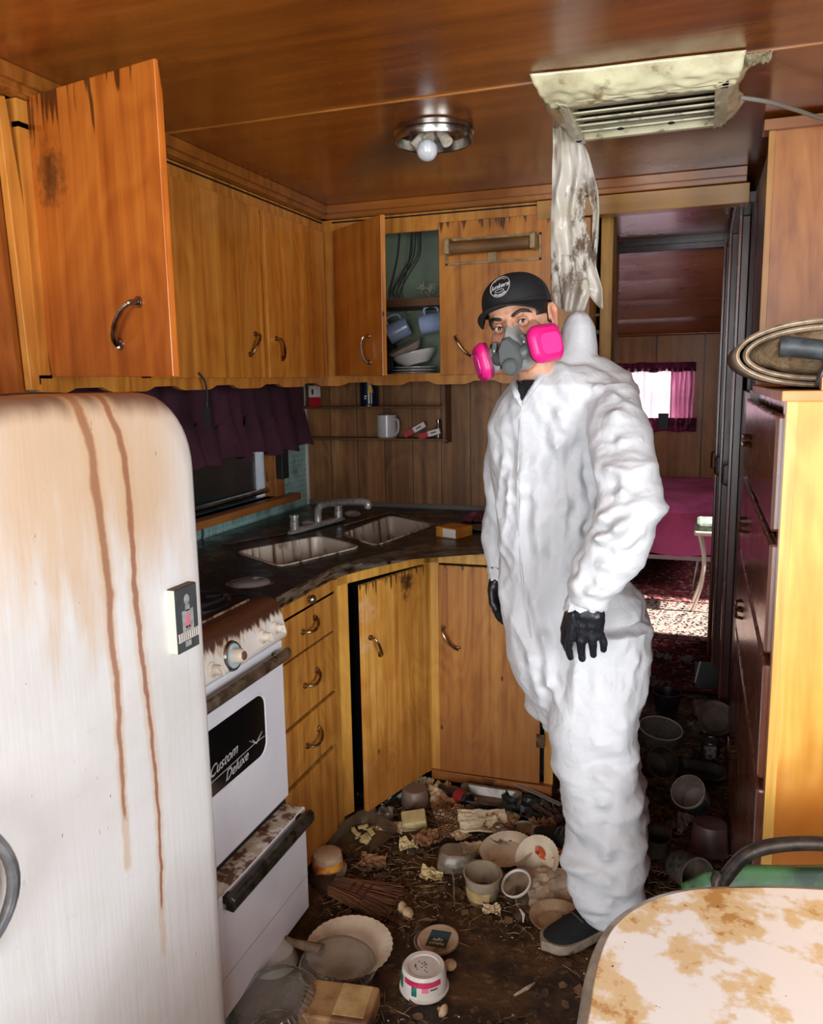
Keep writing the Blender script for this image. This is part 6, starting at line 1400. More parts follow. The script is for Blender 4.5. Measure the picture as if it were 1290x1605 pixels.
for s_ in (-1, 1):
    th = rad(56)*s_; nrm_ = V((sin(th), -cos(th), -.08)).normalized(); c_ = V((s_*.072, -.103, -.072))
    FM_ = MH @ frame(c_, V((0, 0, 1)).cross(nrm_)*1.0, V((0, 0, 1)))
    def cart(q, rows, pts=((-.050, -.018), (-.030, .042), (.010, .050), (.046, .036), (.048, -.030), (.030, -.046), (-.030, -.044), (-.046, -.034))):
        q.rings([[(s_*x*k if False else x*k, y*k, z) for x, y in rounded] for k, z in rows])
    base = [V((x*-s_, y, 0)) for x, y in ((-.040, .046), (.030, .050), (.046, .030), (.046, -.024), (.030, -.042), (-.034, -.046), (-.048, -.026), (-.050, .020))]
    rounded = [(p.x, p.y) for p in round_poly(base, .009, 2)]
    b = B(); b.m = FM_; b.rings([[(x*k, y*k, z) for x, y in rounded] for k, z in ((.93, .0), (.96, .006), (.96, .010))]); ct_ = put('filter_cartridge', b, MAR, resp, world=True, smooth=True)
    b = B(); b.m = FM_; b.rings([[(x*k, y*k, z) for x, y in rounded] for k, z in ((.96, .009), (1.0, .011), (1.0, .017), (.93, .024), (.80, .030), (.70, .031))]); put('filter_cover', b, MAG, ct_, world=True, smooth=True, ang=30)
    b = B(); b.m = FM_; b.rings([[(x*k+.004, y*k*.9-.002, z) for x, y in rounded] for k, z in ((.62, .030), (.60, .033))]); put('filter_pad', b, MAG2, ct_, world=True, smooth=True, ang=30)
    b = B(); b.m = FM_; b.lathe([(.030, -.020), (.032, -.014), (.034, -.004), (.034, .001), (.001, .001)], 28); put('filter_ring', b, WHR, ct_, world=True, smooth=True)
    b = B(); b.m = FM_; b.lathe([(.026, -.030), (.028, -.019), (.031, -.016), (.001, -.015)], 28); put('filter_ring', b, BLKPL, ct_, world=True, smooth=True)
    loc_obj('arm', lambda q: q.tube([(s_*.022, -.128, -.078), (s_*.040, -.118, -.073), (s_*.054, -.098, -.066)], [.016, .018, .020], 16), DG, resp, smooth=True)
    loc_obj('buckle', lambda q: q.cbox((s_*.041, -.121, -.047), (.012, .012, .034), Matrix.Rotation(rad(-24*s_), 3, 'Y')), DG, resp, bev=.003)
    loc_obj('rivet', lambda q: q.ell((s_*.040, -.130, -.052), .0032), WHR, resp, smooth=True)
    loc_obj('strap', lambda q: q.tube(cat_rom([(s_*.042, -.114, -.042), (s_*.060, -.082, -.038), (s_*.073, -.045, -.036), (s_*.079, -.010, -.040), (s_*.072, .035, -.04)], 5), .0072, 8, flat=1.0, upv=(s_, 0, 0)), DG2, resp, smooth=True)
    loc_obj('strap', lambda q: q.tube(cat_rom([(s_*.046, -.09, -.085), (s_*.066, -.03, -.085), (s_*.066, .03, -.07), (s_*.04, .08, -.06)], 5), .006, 8, upv=(s_, 0, 0)), DG2, resp, smooth=True)

# gloves: palm, four fingers and a thumb grown into one hand each
GLV = M('black_nitrile_glove', '14161c', '1b1e26', vs=30, rough=.42, bump=.5, bs=70, bd=.004, coat=.1)
def glove(parts):
    b = B()
    for (x0, y0, Y0, r0), (x1, y1, Y1, r1) in parts: b.capsule(at(x0, y0, Y=Y0), at(x1, y1, Y=Y1), r0, r1)
    m_ = remeshed(b, .0021, 2, .5); a_ = coords_of(m_); n_ = normals_of(m_)
    a_ = a_+n_*np.array([.0018*abs(noise.noise(V((p[0]*90, p[1]*60, p[2]*40))))+.0012*noise.noise(V(p)*50) for p in a_])[:, None]; set_coords(m_, a_)
    return put('glove', m_, GLV, pe, world=True, smooth=True, ang=180)
Yg = 1.925
glove([((921, 942, Yg+.005, .034), (918, 958, Yg, .034)), ((904, 962, Yg, .026), (896, 1000, Yg-.004, .0125)), ((914, 962, Yg, .030), (912, 1003, Yg-.008, .0135)), ((925, 964, Yg, .030), (928, 1001, Yg-.006, .013)), ((932, 966, Yg, .026), (938, 996, Yg, .012)),
       ((905, 970, Yg, .024), (925, 975, Yg, .024)),
       ((895, 998, Yg-.004, .0118), (891, 1016, Yg+.004, .0098)), ((891, 1016, Yg+.004, .0098), (894, 1030, Yg+.014, .0086)),
       ((911, 1002, Yg-.010, .0118), (911, 1020, Yg-.002, .0100)), ((911, 1020, Yg-.002, .0100), (913, 1032, Yg+.010, .0088)),
       ((928, 1000, Yg-.006, .0112), (929, 1015, Yg+.002, .0096)), ((929, 1015, Yg+.002, .0096), (930, 1026, Yg+.012, .0084)),
       ((941, 994, Yg, .0102), (946, 1007, Yg+.006, .0088)), ((946, 1007, Yg+.006, .0088), (946, 1018, Yg+.014, .0078)),
       ((897, 965, Yg+.01, .022), (888, 985, Yg+.018, .0145)), ((888, 985, Yg+.018, .0145), (886, 1004, Yg+.028, .0125)), ((886, 1004, Yg+.028, .0125), (890, 1016, Yg+.040, .0105))])
Yr = 2.27
glove([((787, 898, Yr, .028), (786, 915, Yr, .029)), ((780, 915, Yr, .026), (777, 940, Yr, .020)), ((787, 915, Yr, .028), (790, 945, Yr, .020)),
       ((776, 938, Yr-.02, .013), (777, 955, Yr-.02, .0115)), ((777, 955, Yr-.02, .0115), (784, 970, Yr-.012, .0095)), ((781, 942, Yr-.005, .013), (783, 960, Yr, .0115)), ((783, 960, Yr, .0115), (789, 974, Yr+.006, .0095)),
       ((786, 944, Yr+.014, .013), (789, 960, Yr+.016, .0112)), ((789, 960, Yr+.016, .0112), (794, 970, Yr+.02, .009)), ((790, 944, Yr+.030, .012), (795, 958, Yr+.032, .010)), ((795, 958, Yr+.032, .010), (799, 966, Yr+.034, .0085)),
       ((776, 912, Yr-.015, .018), (771, 926, Yr-.028, .013)), ((771, 926, Yr-.028, .013), (772, 944, Yr-.036, .0112)), ((772, 944, Yr-.036, .0112), (777, 954, Yr-.040, .0095))])
# shoes
SHK = M('black_knit_shoe', '0c0d0f', '131518', vs=90, rough=.85, bump=.3, bs=220); SOLE = M('pale_taupe_sole', '9a8b7a', '7c6c5a', vs=20, rough=.6, dirt='3e3024', ds=30, dlo=.55, dhi=.68); LACE = M('dark_brown_lace', '4a3c34', rough=.8)
def shoe(toe, heel, z=0.0):
    toe, heel = V(toe), V(heel); d = (toe-heel); L = d.length; d.normalize(); MS = frame((heel.x, heel.y, z), (-d.y, d.x, 0), (d.x, d.y, 0))
    if MS.col[2].z < 0: MS = frame((heel.x, heel.y, z), (d.y, -d.x, 0), (d.x, d.y, 0))
    W_ = [(0, .022, .060), (.03, .036, .085), (.10, .038, .088), (.18, .040, .074), (.27, .041, .066), (.40, .040, .078), (.0, 0, 0)]
    st = [(.0, .018, .050, .078), (.04, .030, .05, .095), (.15, .036, .05, .100), (.30, .038, .05, .098), (.45, .040, .05, .086), (.60, .045, .045, .070), (.75, .049, .042, .056), (.88, .045, .040, .047), (.96, .032, .036, .040), (1.0, .012, .030, .032)]
    b = B(); b.m = MS; rr_ = []
    for t, w_, zs_, zt_ in st:
        rr_.append([(w_*.97*cos(a_), t*L, .018+max(0, zt_-.018)*max(0, sin(a_))**.75+(-.004 if sin(a_) < 0 else 0)) for a_ in [2*pi*k/28 for k in range(28)]])
    b.rings(rr_); sh_ = put('shoe', b, SHK, pe, world=True, smooth=True, sub=1, ang=180)
    outl = [(w_*1.06, t*L) for t, w_, *_ in st]; poly = [(x, y) for x, y in outl]+[(-x, y) for x, y in outl[::-1]]
    poly = [V((0, -.006, 0))]+[V((x, y, 0)) for x, y in outl]+[V((0, L+.010, 0))]+[V((-x, y, 0)) for x, y in outl[::-1]]
    poly = cat_rom(poly, 3, closed=True)
    b = B(); b.m = MS; b.rings([[(p.x*k, p.y*(1 if k > .98 else 1)+0, z_+.006*max(0, (p.y/L-.8)/.2)) for p in poly] for k, z_ in ((.94, .002), (1.0, .006), (1.01, .016), (1.0, .026), (.96, .028))]); put('sole', b, SOLE, sh_, world=True, smooth=True)
    b = B(); b.m = MS
    for k in range(3): yy = (.50+.07*k)*L; b.tube(cat_rom([(-.026, yy, .074-.006*k), (0, yy+.006, .088-.008*k), (.026, yy, .074-.006*k)], 4), .0024, 6)
    put('laces', b, LACE, sh_, world=True, smooth=True)
    b = B(); b.m = MS; b.lathe([(.004, 0), (.004, .003), (.002, .003), (.002, 0)], 12, c=(.030, .52*L, .072), loop=True, R=Matrix.Rotation(rad(40), 3, 'Y')); put('eyelet', b, STEEL, sh_, world=True)
t1 = at(853, 1486, Z=.012); h1 = V((-.135, 2.17, 0)); dd_ = (h1-t1).normalized(); shoe((t1.x, t1.y, 0), (t1.x+dd_.x*.30, t1.y+dd_.y*.30, 0), .002)
t2 = at(838, 1306, Z=.02); shoe((t2.x, t2.y, 0), (t2.x+.255, t2.y-.13, 0), .010)
# ------------------------------------------------------------------ litter on the floor
def fz(x, y): return floor_z(x, y)
def fl(px, py, h=0):
    p = at(px, py, Z=h); return V((p.x, p.y, fz(p.x, p.y)))
def tubp(r0, r1, h, t=.0018, lip=.003):
    return [(r0*.3, 0), (r0*.96, 0), (r0, .004), (r1, h-.004), (r1+lip, h-.003), (r1+lip, h), (r1-t, h), (r0-t, .005), (.001, .004)]
def band(r0, r1, z0, z1, a0=0, a1=2*pi, n=32, o_=.0006):
    b = B(); b.rings([[((r0+(r1-r0)*k+o_)*cos(a0+(a1-a0)*i/n), (r0+(r1-r0)*k+o_)*sin(a0+(a1-a0)*i/n), z0+(z1-z0)*k) for i in range(n+1)] for k in (0, 1)], cap=False, closed=False); return b
def litter(name, label, cat, loc, rot=(0, 0, 0), group=None, dz=0): return thing(name, label, cat, (loc[0], loc[1], loc[2]+dz), rot, group)
RD = M('red_yellow_label', 'b8402a', 'd69a2c', vs=40, rough=.5)
# 1 label tub on lids
p = fl(514, 1372)
for k in range(3): one('tub_lid', B().lathe([(.050, 0), (.054, .002), (.054, .008), (.050, .009), (.001, .008)], 32), CLEARD, ['lowest clear lid under the red-labelled tub', 'middle clear lid under the red-labelled tub', 'top clear lid directly under the red-labelled tub'][k], 'lid', loc=(p.x+.003*k, p.y, p.z+.009*k), group='lids stacked by the drawers', smooth=True)
t = litter('plastic_tub', 'small upturned tub with red and yellow label beside the drawer cabinet', 'tub', p, dz=.028)
put('tub_body', B().lathe([(.047, 0), (.049, .003), (.0465, .030), (.044, .044), (.040, .047), (.001, .045)], 32), TUBT, t, smooth=True); put('label_band', band(.0482, .0466, .006, .026), RD, t, solid=.0006)
# 2 tray
p = fl(568, 1322); t = litter('food_tray', 'brown translucent food tray holding crumbs behind the broom head', 'tray', p, (rad(7), rad(4), rad(-22)), dz=.010)
b = B(); b.rings([[(x, y, z) for x, y in rrect(w_, h_, r_)] for w_, h_, r_, z in ((.13, .16, .03, 0), (.165, .20, .035, .03), (.175, .21, .04, .032), (.175, .21, .04, .034), (.160, .195, .035, .030), (.128, .158, .03, .004))]); put('tray_body', b, M('brown_translucent_tray', '6e5c48', '52412f', vs=8, rough=.22, alpha=.6, coat=.5, dirt='3e3020', ds=10, dlo=.52, dhi=.7), t, smooth=True)
b = B(); random.seed(5)
for k in range(14): b.cbox((random.uniform(-.045, .045), random.uniform(-.02, .05), .016+random.random()*.01), (random.uniform(.015, .035), random.uniform(.008, .018), .004), Matrix.Rotation(random.uniform(0, 3), 3, 'Z') @ Matrix.Rotation(random.uniform(-.4, .4), 3, 'X'))
put('crumbs', b, SPONGE, t)['kind'] = 'stuff'
p = fl(519, 1306); one('bowl', B().lathe(tubp(.035, .048, .030), 28), M('black_bowl', '1d1c1d', rough=.4), 'small black bowl beside brown tray at the drawer cabinet', 'bowl', loc=p+V((0, 0, .002)), rot=(rad(8), 0, 0), smooth=True)
p = fl(645, 1270); one('plastic_tub', B().lathe([(.050, 0), (.051, .003), (.046, .052), (.041, .058), (.001, .057)], 32), TUBG, 'upturned grey translucent tub in front of the corner cabinet door', 'tub', loc=p+V((-.004, .05, .004)), smooth=True)
p = fl(650, 1292); one('foam_block', B().box((-.042, -.034, 0), (.042, .034, .042)), SPONGE, 'yellowed crumbly block below the upturned grey tub', 'block', loc=p, rot=(rad(12), rad(-6), .4), bev=.006)
DKP = M('dark_wrapper', '2a2522', '443830', vs=20, rough=.5)
def crumple(name, label, cat, px, py, w_, h_, rot, mat, seed, amp=.02, lift=0, zrot=0, group=None, torn=.22, n=13, thick=.0012):
    p = fl(px, py); rr = random.Random(seed)
    def f(u, v):
        e_ = torn*noise.noise((u*4, v*4, seed)); x = (u-.5)*w_*(1+e_); y = (v-.5)*h_*(1+torn*noise.noise((v*5, u*3, seed+7)))
        return (x, y, amp*(1.5*(.5-abs(noise.noise((u*2.4, v*2.4, seed+2))))+.9*(.3-abs(noise.noise((u*5, v*5, seed)))))+.004)
    return one(name, B().grid(f, n, n), mat, label, cat, loc=p+V((0, 0, lift+.002)), rot=(rot[0], rot[1], zrot), smooth=False, solid=thick, group=group)
crumple('paper_scrap', 'torn cream paper scrap right of the upturned grey tub', 'paper', 692, 1248, .09, .11, (.2, 0), PAPERB, 3, lift=.01, zrot=.5)
crumple('paper_scrap', 'brown crumpled paper behind the patterned cardboard piece', 'paper', 716, 1262, .12, .08, (.1, .1), BROWNC, 9, .03, lift=.005, zrot=-.3)
crumple('paper_scrap', 'small tan paper scrap left of the clear square container', 'paper', 676, 1374, .07, .05, (.1, .2), SPONGE, 13, .018, zrot=.2)
crumple('foil_scrap', 'crinkled pale foil scrap behind the brown tray', 'foil', 598, 1282, .08, .08, (0, 0), M('pale_foil_scrap', '9a8e80', '5f5346', vs=30, rough=.35, metal=.3), 15, .03, zrot=.3)
# patterned card
PATM = N('patterned_tan_card'); v_ = PATM.coords('Object'); br = PATM.n('TexBrick', {'Vector': v_, 'Color1': srgb('a98058'), 'Color2': srgb('8f6a44'), 'Mortar': srgb('3c2818'), 'Scale': 1., 'Mortar Size': .0022, 'Brick Width': .016, 'Row Height': .008}); PATM.set(PATM.b.inputs['Base Color'], br.outputs[0]); PATM.b.inputs['Roughness'].default_value = .8; PATM = PATM.m
crumple('patterned_card', 'tan cardboard piece printed with dark block pattern before the booklet', 'cardboard', 708, 1298, .11, .15, (.25, .1), PATM, 21, .02, lift=.012, zrot=.5)
# booklet
PRT = N('printed_cream_page'); v_ = PRT.coords('Object'); sp_n = PRT.n('SeparateXYZ', {0: v_}).outputs; ln_ = PRT.math('LESS_THAN', PRT.math('FRACT', PRT.math('MULTIPLY', sp_n[1], 110)), .38); wd_ = PRT.math('GREATER_THAN', PRT.noise(PRT.n('Mapping', {'Vector': v_, 'Scale': (1, .4, 1)}).outputs[0], 160, 2), .5)
mk_ = PRT.math('MULTIPLY', PRT.math('MULTIPLY', ln_, wd_), PRT.math('LESS_THAN', PRT.math('ABSOLUTE', sp_n[0]), .062)); PRT.set(PRT.b.inputs['Base Color'], PRT.mix(PRT.math('MULTIPLY', mk_, .45), PRT.mix(PRT.step(PRT.noise(v_, 9, 4), .45, .65), srgb('dccfb0'), srgb('c4ae84')), srgb('5e5442'))); PRT.b.inputs['Roughness'].default_value = .85; PRT = PRT.m
crumple('booklet', 'cream printed booklet lying crumpled in middle of the litter', 'booklet', 757, 1298, .165, .10, (.22, .06), PRT, 30, .008, lift=.022, zrot=.42, torn=.05, thick=.006)
crumple('paper_scrap', 'torn paper end sticking out left below the cream booklet', 'paper', 722, 1315, .06, .05, (.1, .1), PAPERB, 33, .012, lift=.01, zrot=.9)
# square container
p = fl(716, 1355); t = litter('food_container', 'upturned square clear container with white contents near open tub', 'container', p, (rad(-4), 0, rad(14)), dz=.003)
b = B(); b.rings([[(x, y, z) for x, y in rrect(w_, h_, r_)] for w_, h_, r_, z in ((.122, .105, .025, 0), (.125, .108, .025, .004), (.108, .092, .03, .044), (.095, .08, .03, .052))]); put('container_shell', b, CLEARD, t, smooth=True)
put('contents', B().ell((.0, -.01, .016), (.042, .034, .014)), M('pale_lumpy_contents', 'c4c2bc', '8c7e6c', vs=30, rough=.6), t, smooth=True)
# open clear tub with label
p = fl(756, 1408); t = litter('plastic_tub', 'tall open clear tub with faded yellow label standing by the lids', 'tub', p, (rad(4), rad(2), 0), dz=.002)
put('tub_body', B().lathe(tubp(.044, .054, .088), 36), M('cloudy_tub_plastic', 'b8a890', '8f7c64', vs=10, rough=.25, alpha=.62, dirt='4a3828', ds=9, dlo=.52, dhi=.7), t, smooth=True)
put('label_band', band(.0455, .0505, .016, .052, -2.6, -.9), M('faded_yellow_label', 'c2a84c', 'a88a70', vs=30, rough=.6), t, solid=.0006); put('residue', B().lathe([(.043, .006), (.045, .02), (.001, .024)], 28), M('brown_residue', '5a3a2a', '3c241a', vs=20, rough=.5), t, smooth=True)
def lid_(label, px, py, r, mat, inner, rot=(0, 0, 0), dz=.0, group=None, name='tub_lid'):
    p = fl(px, py); t = litter(name, label, 'lid', p, rot, dz=dz+.003, group=group)
    put('rim', B().lathe([(r-.006, 0), (r, .001), (r+.001, .008), (r-.003, .010), (r-.006, .006)], 40, loop=True), mat, t, smooth=True); put('disc', B().lathe([(r-.004, .003), (r*.5, .0035), (.001, .004), (.001, .0015), (r-.004, .001)], 40), inner, t, smooth=True); return t
GLASSL = M('brown_filmed_clear_lid', '8a7660', '5c4936', vs=14, rough=.2, alpha=.75, coat=.3)
lid_('clear brown-filmed lid under the white-rimmed one, near open tub', 836, 1416, .052, CLEARD, GLASSL, (rad(6), 0, 0))
lid_('white-rimmed lid with brown inside leaning near the open clear tub', 810, 1398, .046, TUBW, LIDBR, (rad(24), rad(-18), 0), dz=.026)
lid_('tan-rimmed clear lid in front of the farther black shoe', 818, 1312, .058, CLEARD, GLASSL, (rad(10), rad(-8), 0), dz=.01)
def plate(label, px, py, r, rot=(0, 0, 0), dz=0, mat=PAPERP, name='paper_plate', seg=144):
    p = fl(px, py); return one(name, B().lathe([(r*.66, 0), (r*.70, .002), (r*.80, .012, .006), (r, .020, .012), (r*1.0, .0215, .012), (r*.80, .0135, .006), (r*.68, .003), (.001, .0025)], seg, nf=36), mat, label, 'plate', loc=p+V((0, 0, dz+.013)), rot=rot, smooth=True)
plate('fluted cream paper plate half under the cream booklet', 795, 1345, .085, (rad(8), rad(-6), 0), .002)
plate('fluted paper plate slice tilted beside the orange bag', 845, 1362, .070, (rad(38), rad(-30), .3), .02)
plate('fluted tan paper plate sticking out under the nearer black shoe', 872, 1450, .075, (0, 0, 0), -.004, mat=M('tan_paper_plate', 'b99a78', '9a7a58', vs=12, rough=.8))
crumple('plastic_bag', 'shiny orange snack bag beside the white coverall leg', 'bag', 876, 1358, .15, .06, (.1, .1), ORANGEB, 41, .04, lift=.02, zrot=.1)
crumple('paper_sheet', 'large beige greasy paper sheet beside the coverall leg', 'paper', 868, 1402, .15, .17, (.12, 0), M('greasy_beige_paper', 'bda890', 'a08468', vs=8, rough=.6, dirt='4a3626', ds=30, dlo=.64, dhi=.7), 44, .018, lift=.008, zrot=.3)
crumple('plastic_bag', 'crumpled grey-brown plastic before the farther black shoe', 'bag', 800, 1322, .12, .09, (.1, .1), M('grey_brown_film', '85725f', '5a4737', vs=20, rough=.4), 47, .025, lift=.004)
for k, (x, y, w_, h_, m_, am, z_, lb) in enumerate((
    (612, 1302, .09, .06, PAPERB, .02, .2, 'tan paper shred right of the brown food tray'), (668, 1322, .10, .07, BROWNC, .03, 1.1, 'brown leathery scrap under the patterned cardboard'), (740, 1335, .07, .05, PAPERB, .02, .7, 'cream paper shred between booklet and square container'),
    (640, 1330, .06, .05, SPONGE, .02, .4, 'small yellowed scrap on the bare patch behind broom'), (782, 1300, .10, .08, BROWNC, .03, .1, 'brown cardboard scrap tucked right of the booklet'), (690, 1275, .10, .06, BROWNC, .03, 2.1, 'brown strip curled behind the patterned cardboard'),
    (628, 1225, .10, .07, BROWNC, .03, .9, 'brown scrap under the ajar corner cabinet door'), (800, 1285, .09, .06, PAPERB, .02, 1.6, 'folded tan paper behind the fluted plate'), (850, 1300, .09, .07, BROWNC, .03, .5, 'brown scrap touching the farther black shoe'),
    (585, 1355, .08, .06, BROWNC, .02, .3, 'brown flake of cardboard before the food tray'), (770, 1432, .05, .04, PAPERB, .015, .3, 'tan paper crumb below the open clear tub'), (735, 1225, .09, .06, DKP, .03, .4, 'dark crumpled wrapper behind the lying bottle'),
    (662, 1232, .08, .06, PAPERB, .03, .3, 'pale wrapper standing behind the upturned grey tub'), (900, 1240, .09, .07, BROWNC, .03, .4, 'brown scrap against the back base cabinet'))):
    crumple('paper_scrap', lb, 'paper', x, y, w_, h_, (.15, .1), m_, 90+k, am, lift=.004, zrot=z_)
# broom head
p = fl(600, 1418); t = litter('broom_head', 'old straw broom head lying flat in front of the litter', 'broom', p, (0, rad(0), rad(-6)), dz=.004)
b = B(); rr = random.Random(4)
for k in range(340):
    a0 = rr.uniform(-1, 1); z0 = rr.uniform(.002, .032); y0 = a0*.026; y1 = a0*.078+rr.gauss(0, .005); L = .17+rr.uniform(-.02, .025); z1 = z0*.8+rr.uniform(-.002, .006)
    b.tube([(-.17, y0, z0), (-.08, (y0*.6+y1*.4), z0), (L-.15, y1, max(.001, z1))], [.0022, .0018, .0009], 4)
put('bristles', b, BRISTLE, t)['kind'] = 'stuff'
for xx in (-.10, -.075, -.05): put('binding_cord', B().tube([(xx, (.034+(xx+.10)*.5)*cos(2*pi*k/20), .017+.019*sin(2*pi*k/20)) for k in range(21)], .0022, 6), M('dark_red_cord', '4a1c14', rough=.8), t)
put('broom_neck', B().tube([(-.24, 0, .016), (-.17, 0, .017)], [.014, .030], 12), M('dark_broom_neck', '3b2214', rough=.7), t, smooth=True)
# foreground plate, dome, handle, bowl, ribbed dome, board
plate('large cream fluted paper plate under the clear dome lid', 548, 1500, .115, (rad(3), 0, 0), .0)
def dome(label, px, py, r, h, mat, rot, dz, ribs=0, name='dome_lid'):
    p = fl(px, py); t = litter(name, label, 'lid', p, rot, dz=dz)
    R1 = [(r*1.04, 0), (r*1.05, .003), (r, .005), (r*.97, .012, .02), (r*.88, h*.7, .03), (r*.78, h, .0), (r*.6, h*1.04), (r*.3, h*1.05), (.001, h*1.05)]
    put('dome_shell', B().lathe(R1, 144, nf=ribs, open_=True), mat, t, smooth=True); put('rim', B().lathe([(r*1.03, -.001), (r*1.08, 0), (r*1.085, .003), (r*1.03, .004)], 60, loop=True), CLEARP, t, smooth=True); return t
DOMEM = M('smeared_clear_dome', '8f8577', '6a5e50', vs=9, rough=.12, alpha=.5, coat=.8, dirt='4a3d30', ds=9, dlo=.46, dhi=.66)
dome('grimy clear dome lid lying on the large paper plate', 530, 1528, .092, .030, DOMEM, (rad(5), rad(3), 0), .026, 40)
p = fl(428, 1510); one('bowl', B().lathe([(.062, 0), (.066, .003), (.055, .04), (.035, .052), (.001, .053)], 36), M('cloudy_white_bowl', 'b4b0a8', 'a09a90', rough=.3), 'cloudy white upturned bowl next to the stove drawer', 'bowl', loc=p+V((.0, 0, .003)), smooth=True)
dome('big ribbed clear cake dome at the fridge foot', 430, 1592, .108, .045, M('ribbed_clear_dome', '8a8378', '5e564b', vs=6, rough=.1, alpha=.48, coat=.9, dirt='463a2e', ds=8, dlo=.48, dhi=.68), (rad(14), rad(-6), 0), .014, 44)
p0, p1 = at(432, 1466, Z=.05), at(505, 1490, Z=.055)
one('broken_handle', B().tube([p0, p0.lerp(p1, .4)+V((0, 0, -.004)), p1], [.007, .010, .016], 12), wood('weathered_stick_wood', '6e5540', '4c3828', '8a7058', rough=.8), 'weathered wooden stick end resting against large paper plate', 'stick', smooth=True)
p = fl(535, 1592); t = litter('cardboard_box', 'brown stained flattened carton at the bottom edge of the floor', 'box', p, (0, 0, rad(8)), dz=.002)
put('carton', B().box((-.085, -.07, 0), (.085, .05, .05)), M('stained_tan_carton', 'b08a58', '7c5634', vs=8, rough=.7, dirt='5c3a22', ds=7, dlo=.46, dhi=.62), t, bev=.006)
put('paper_label', B().box((-.005, -.055, .05), (.07, .045, .0512)), M('yellowed_label', 'c8aa74', 'a88452', vs=14, rough=.8), t)
# labelled lid and white tub
p = fl(687, 1478); t = litter('tub_lid', 'round tub lid with dark blue-green printed square facing up', 'lid', p, (rad(4), rad(-4), rad(0)), dz=.012)
put('disc', B().lathe([(.050, 0), (.056, .002), (.056, .009), (.052, .011), (.049, .0085), (.001, .0085)], 48), TUBT, t, smooth=True)
sq = put('printed_square', B().box((-.026, -.030, .0085), (.030, .030, .0095)), M('dark_green_print', '14333a', '0e2228', vs=14, rough=.35), t); put('printed_band', B().box((-.026, .004, .0092), (.030, .026, .0099)), M('deep_blue_print', '1d4a66', '16605e', vs=20, rough=.35), sq)
def tlab(s_, size, loc, mat, parent, rz=pi, shear=0, sx_=1):
    return text('lettering', s_, size, mat, parent, par_mat(parent) @ Matrix.Translation(loc) @ Matrix.Rotation(rz, 4, 'Z') @ Matrix.Diagonal((sx_, 1, 1, 1)), shear=shear)
CRM = M('cream_print', 'd8cfae', rough=.5)
tlab('PARKAY', .011, (.002, -.014, .0097), CRM, sq); tlab('Light', .014, (.002, -.001, .0100), CRM, sq, shear=.4)
t2_ = lid_('plain brown lid peeking out behind the printed lid', 680, 1476, .054, LIDBR, LIDBR)
p = fl(665, 1548); t = litter('plastic_tub', 'white upturned tub with pink and green printed band, nearest the camera', 'tub', p, (0, 0, 0), dz=.003)
put('tub_body', B().lathe([(.060, 0), (.062, .003), (.062, .007), (.058, .009), (.0545, .056), (.050, .062), (.040, .060), (.038, .0575), (.001, .0575)], 48), TUBW, t, smooth=True)
put('pink_band', band(.0556, .0548, .040, .054, -2.25, -.45), M('crimson_print', 'b8204a', 'c83a60', vs=40, rough=.45), t, solid=.0006); put('green_patch', band(.0575, .0552, .018, .050, -2.75, -2.38), GREENP, t, solid=.0006); put('green_mark', band(.0570, .0556, .016, .040, -1.82, -1.58), M('emerald_print', '2c7c68', '184a44', vs=80, rough=.45), t, solid=.0008); put('pink_flower', band(.0562, .0554, .028, .042, -1.35, -1.05), PINKC, t, solid=.0007); put('script_mark', band(.0563, .0553, .032, .036, -.98, -.62), M('grey_print_line', '55505a', rough=.5), t, solid=.0007)
b = B(); rr = random.Random(9)
for k in range(14): b.ell((rr.uniform(-.022, .018), rr.uniform(-.020, .016), .0580), (.0016, .0024, .0008), seg=6, nr=4)
put('droppings', b, BLACK, t)['kind'] = 'stuff'
for k, (x, y, lb) in enumerate(((706, 1516, 'small pale mushroom cap against the white printed tub'), (638, 1434, 'tiny white mushroom with stem behind the printed lid'), (628, 1424, 'brownish mushroom cap next to the tiny white one'), (690, 1585, 'broken tan mushroom piece below the white tub'))):
    p = fl(x, y); t = litter('mushroom', lb, 'mushroom', p, (rad(20), rad(30*k), 0), dz=.006, group='mushrooms on the floor')
    put('mushroom_cap', B().lathe([(.003, .004), (.014, .005), (.017, .009), (.012, .016), (.001, .019)], 20), MUSH, t, smooth=True); put('stem', B().tube([(0, 0, -.006), (0, 0, .008)], .004, 8), MUSH, t, smooth=True)
for k, (x0, y0, x1, y1, lb, hh) in enumerate(((806, 1560, 838, 1540, 'pale split wood sliver on bare floor near the table', .008), (560, 1440, 575, 1475, 'thin dark twig between the broom and the paper plate', .008), (815, 1425, 820, 1445, 'short white sliver just right of the clear lids', .010), (705, 1345, 712, 1420, 'pale curled root lying beside the clear square container', .012))):
    a_, c_ = at(x0, y0, Z=hh), at(x1, y1, Z=hh); one('wood_sliver', B().tube([a_, a_.lerp(c_, .5)+V((.006, 0, .004)), c_], ([.003, .005, .002] if k != 3 else [.0015, .0022, .001]), 6), [CRUMB, TWIG, CARDW, CRUMB][k], lb, 'sliver', group='slivers on the floor')
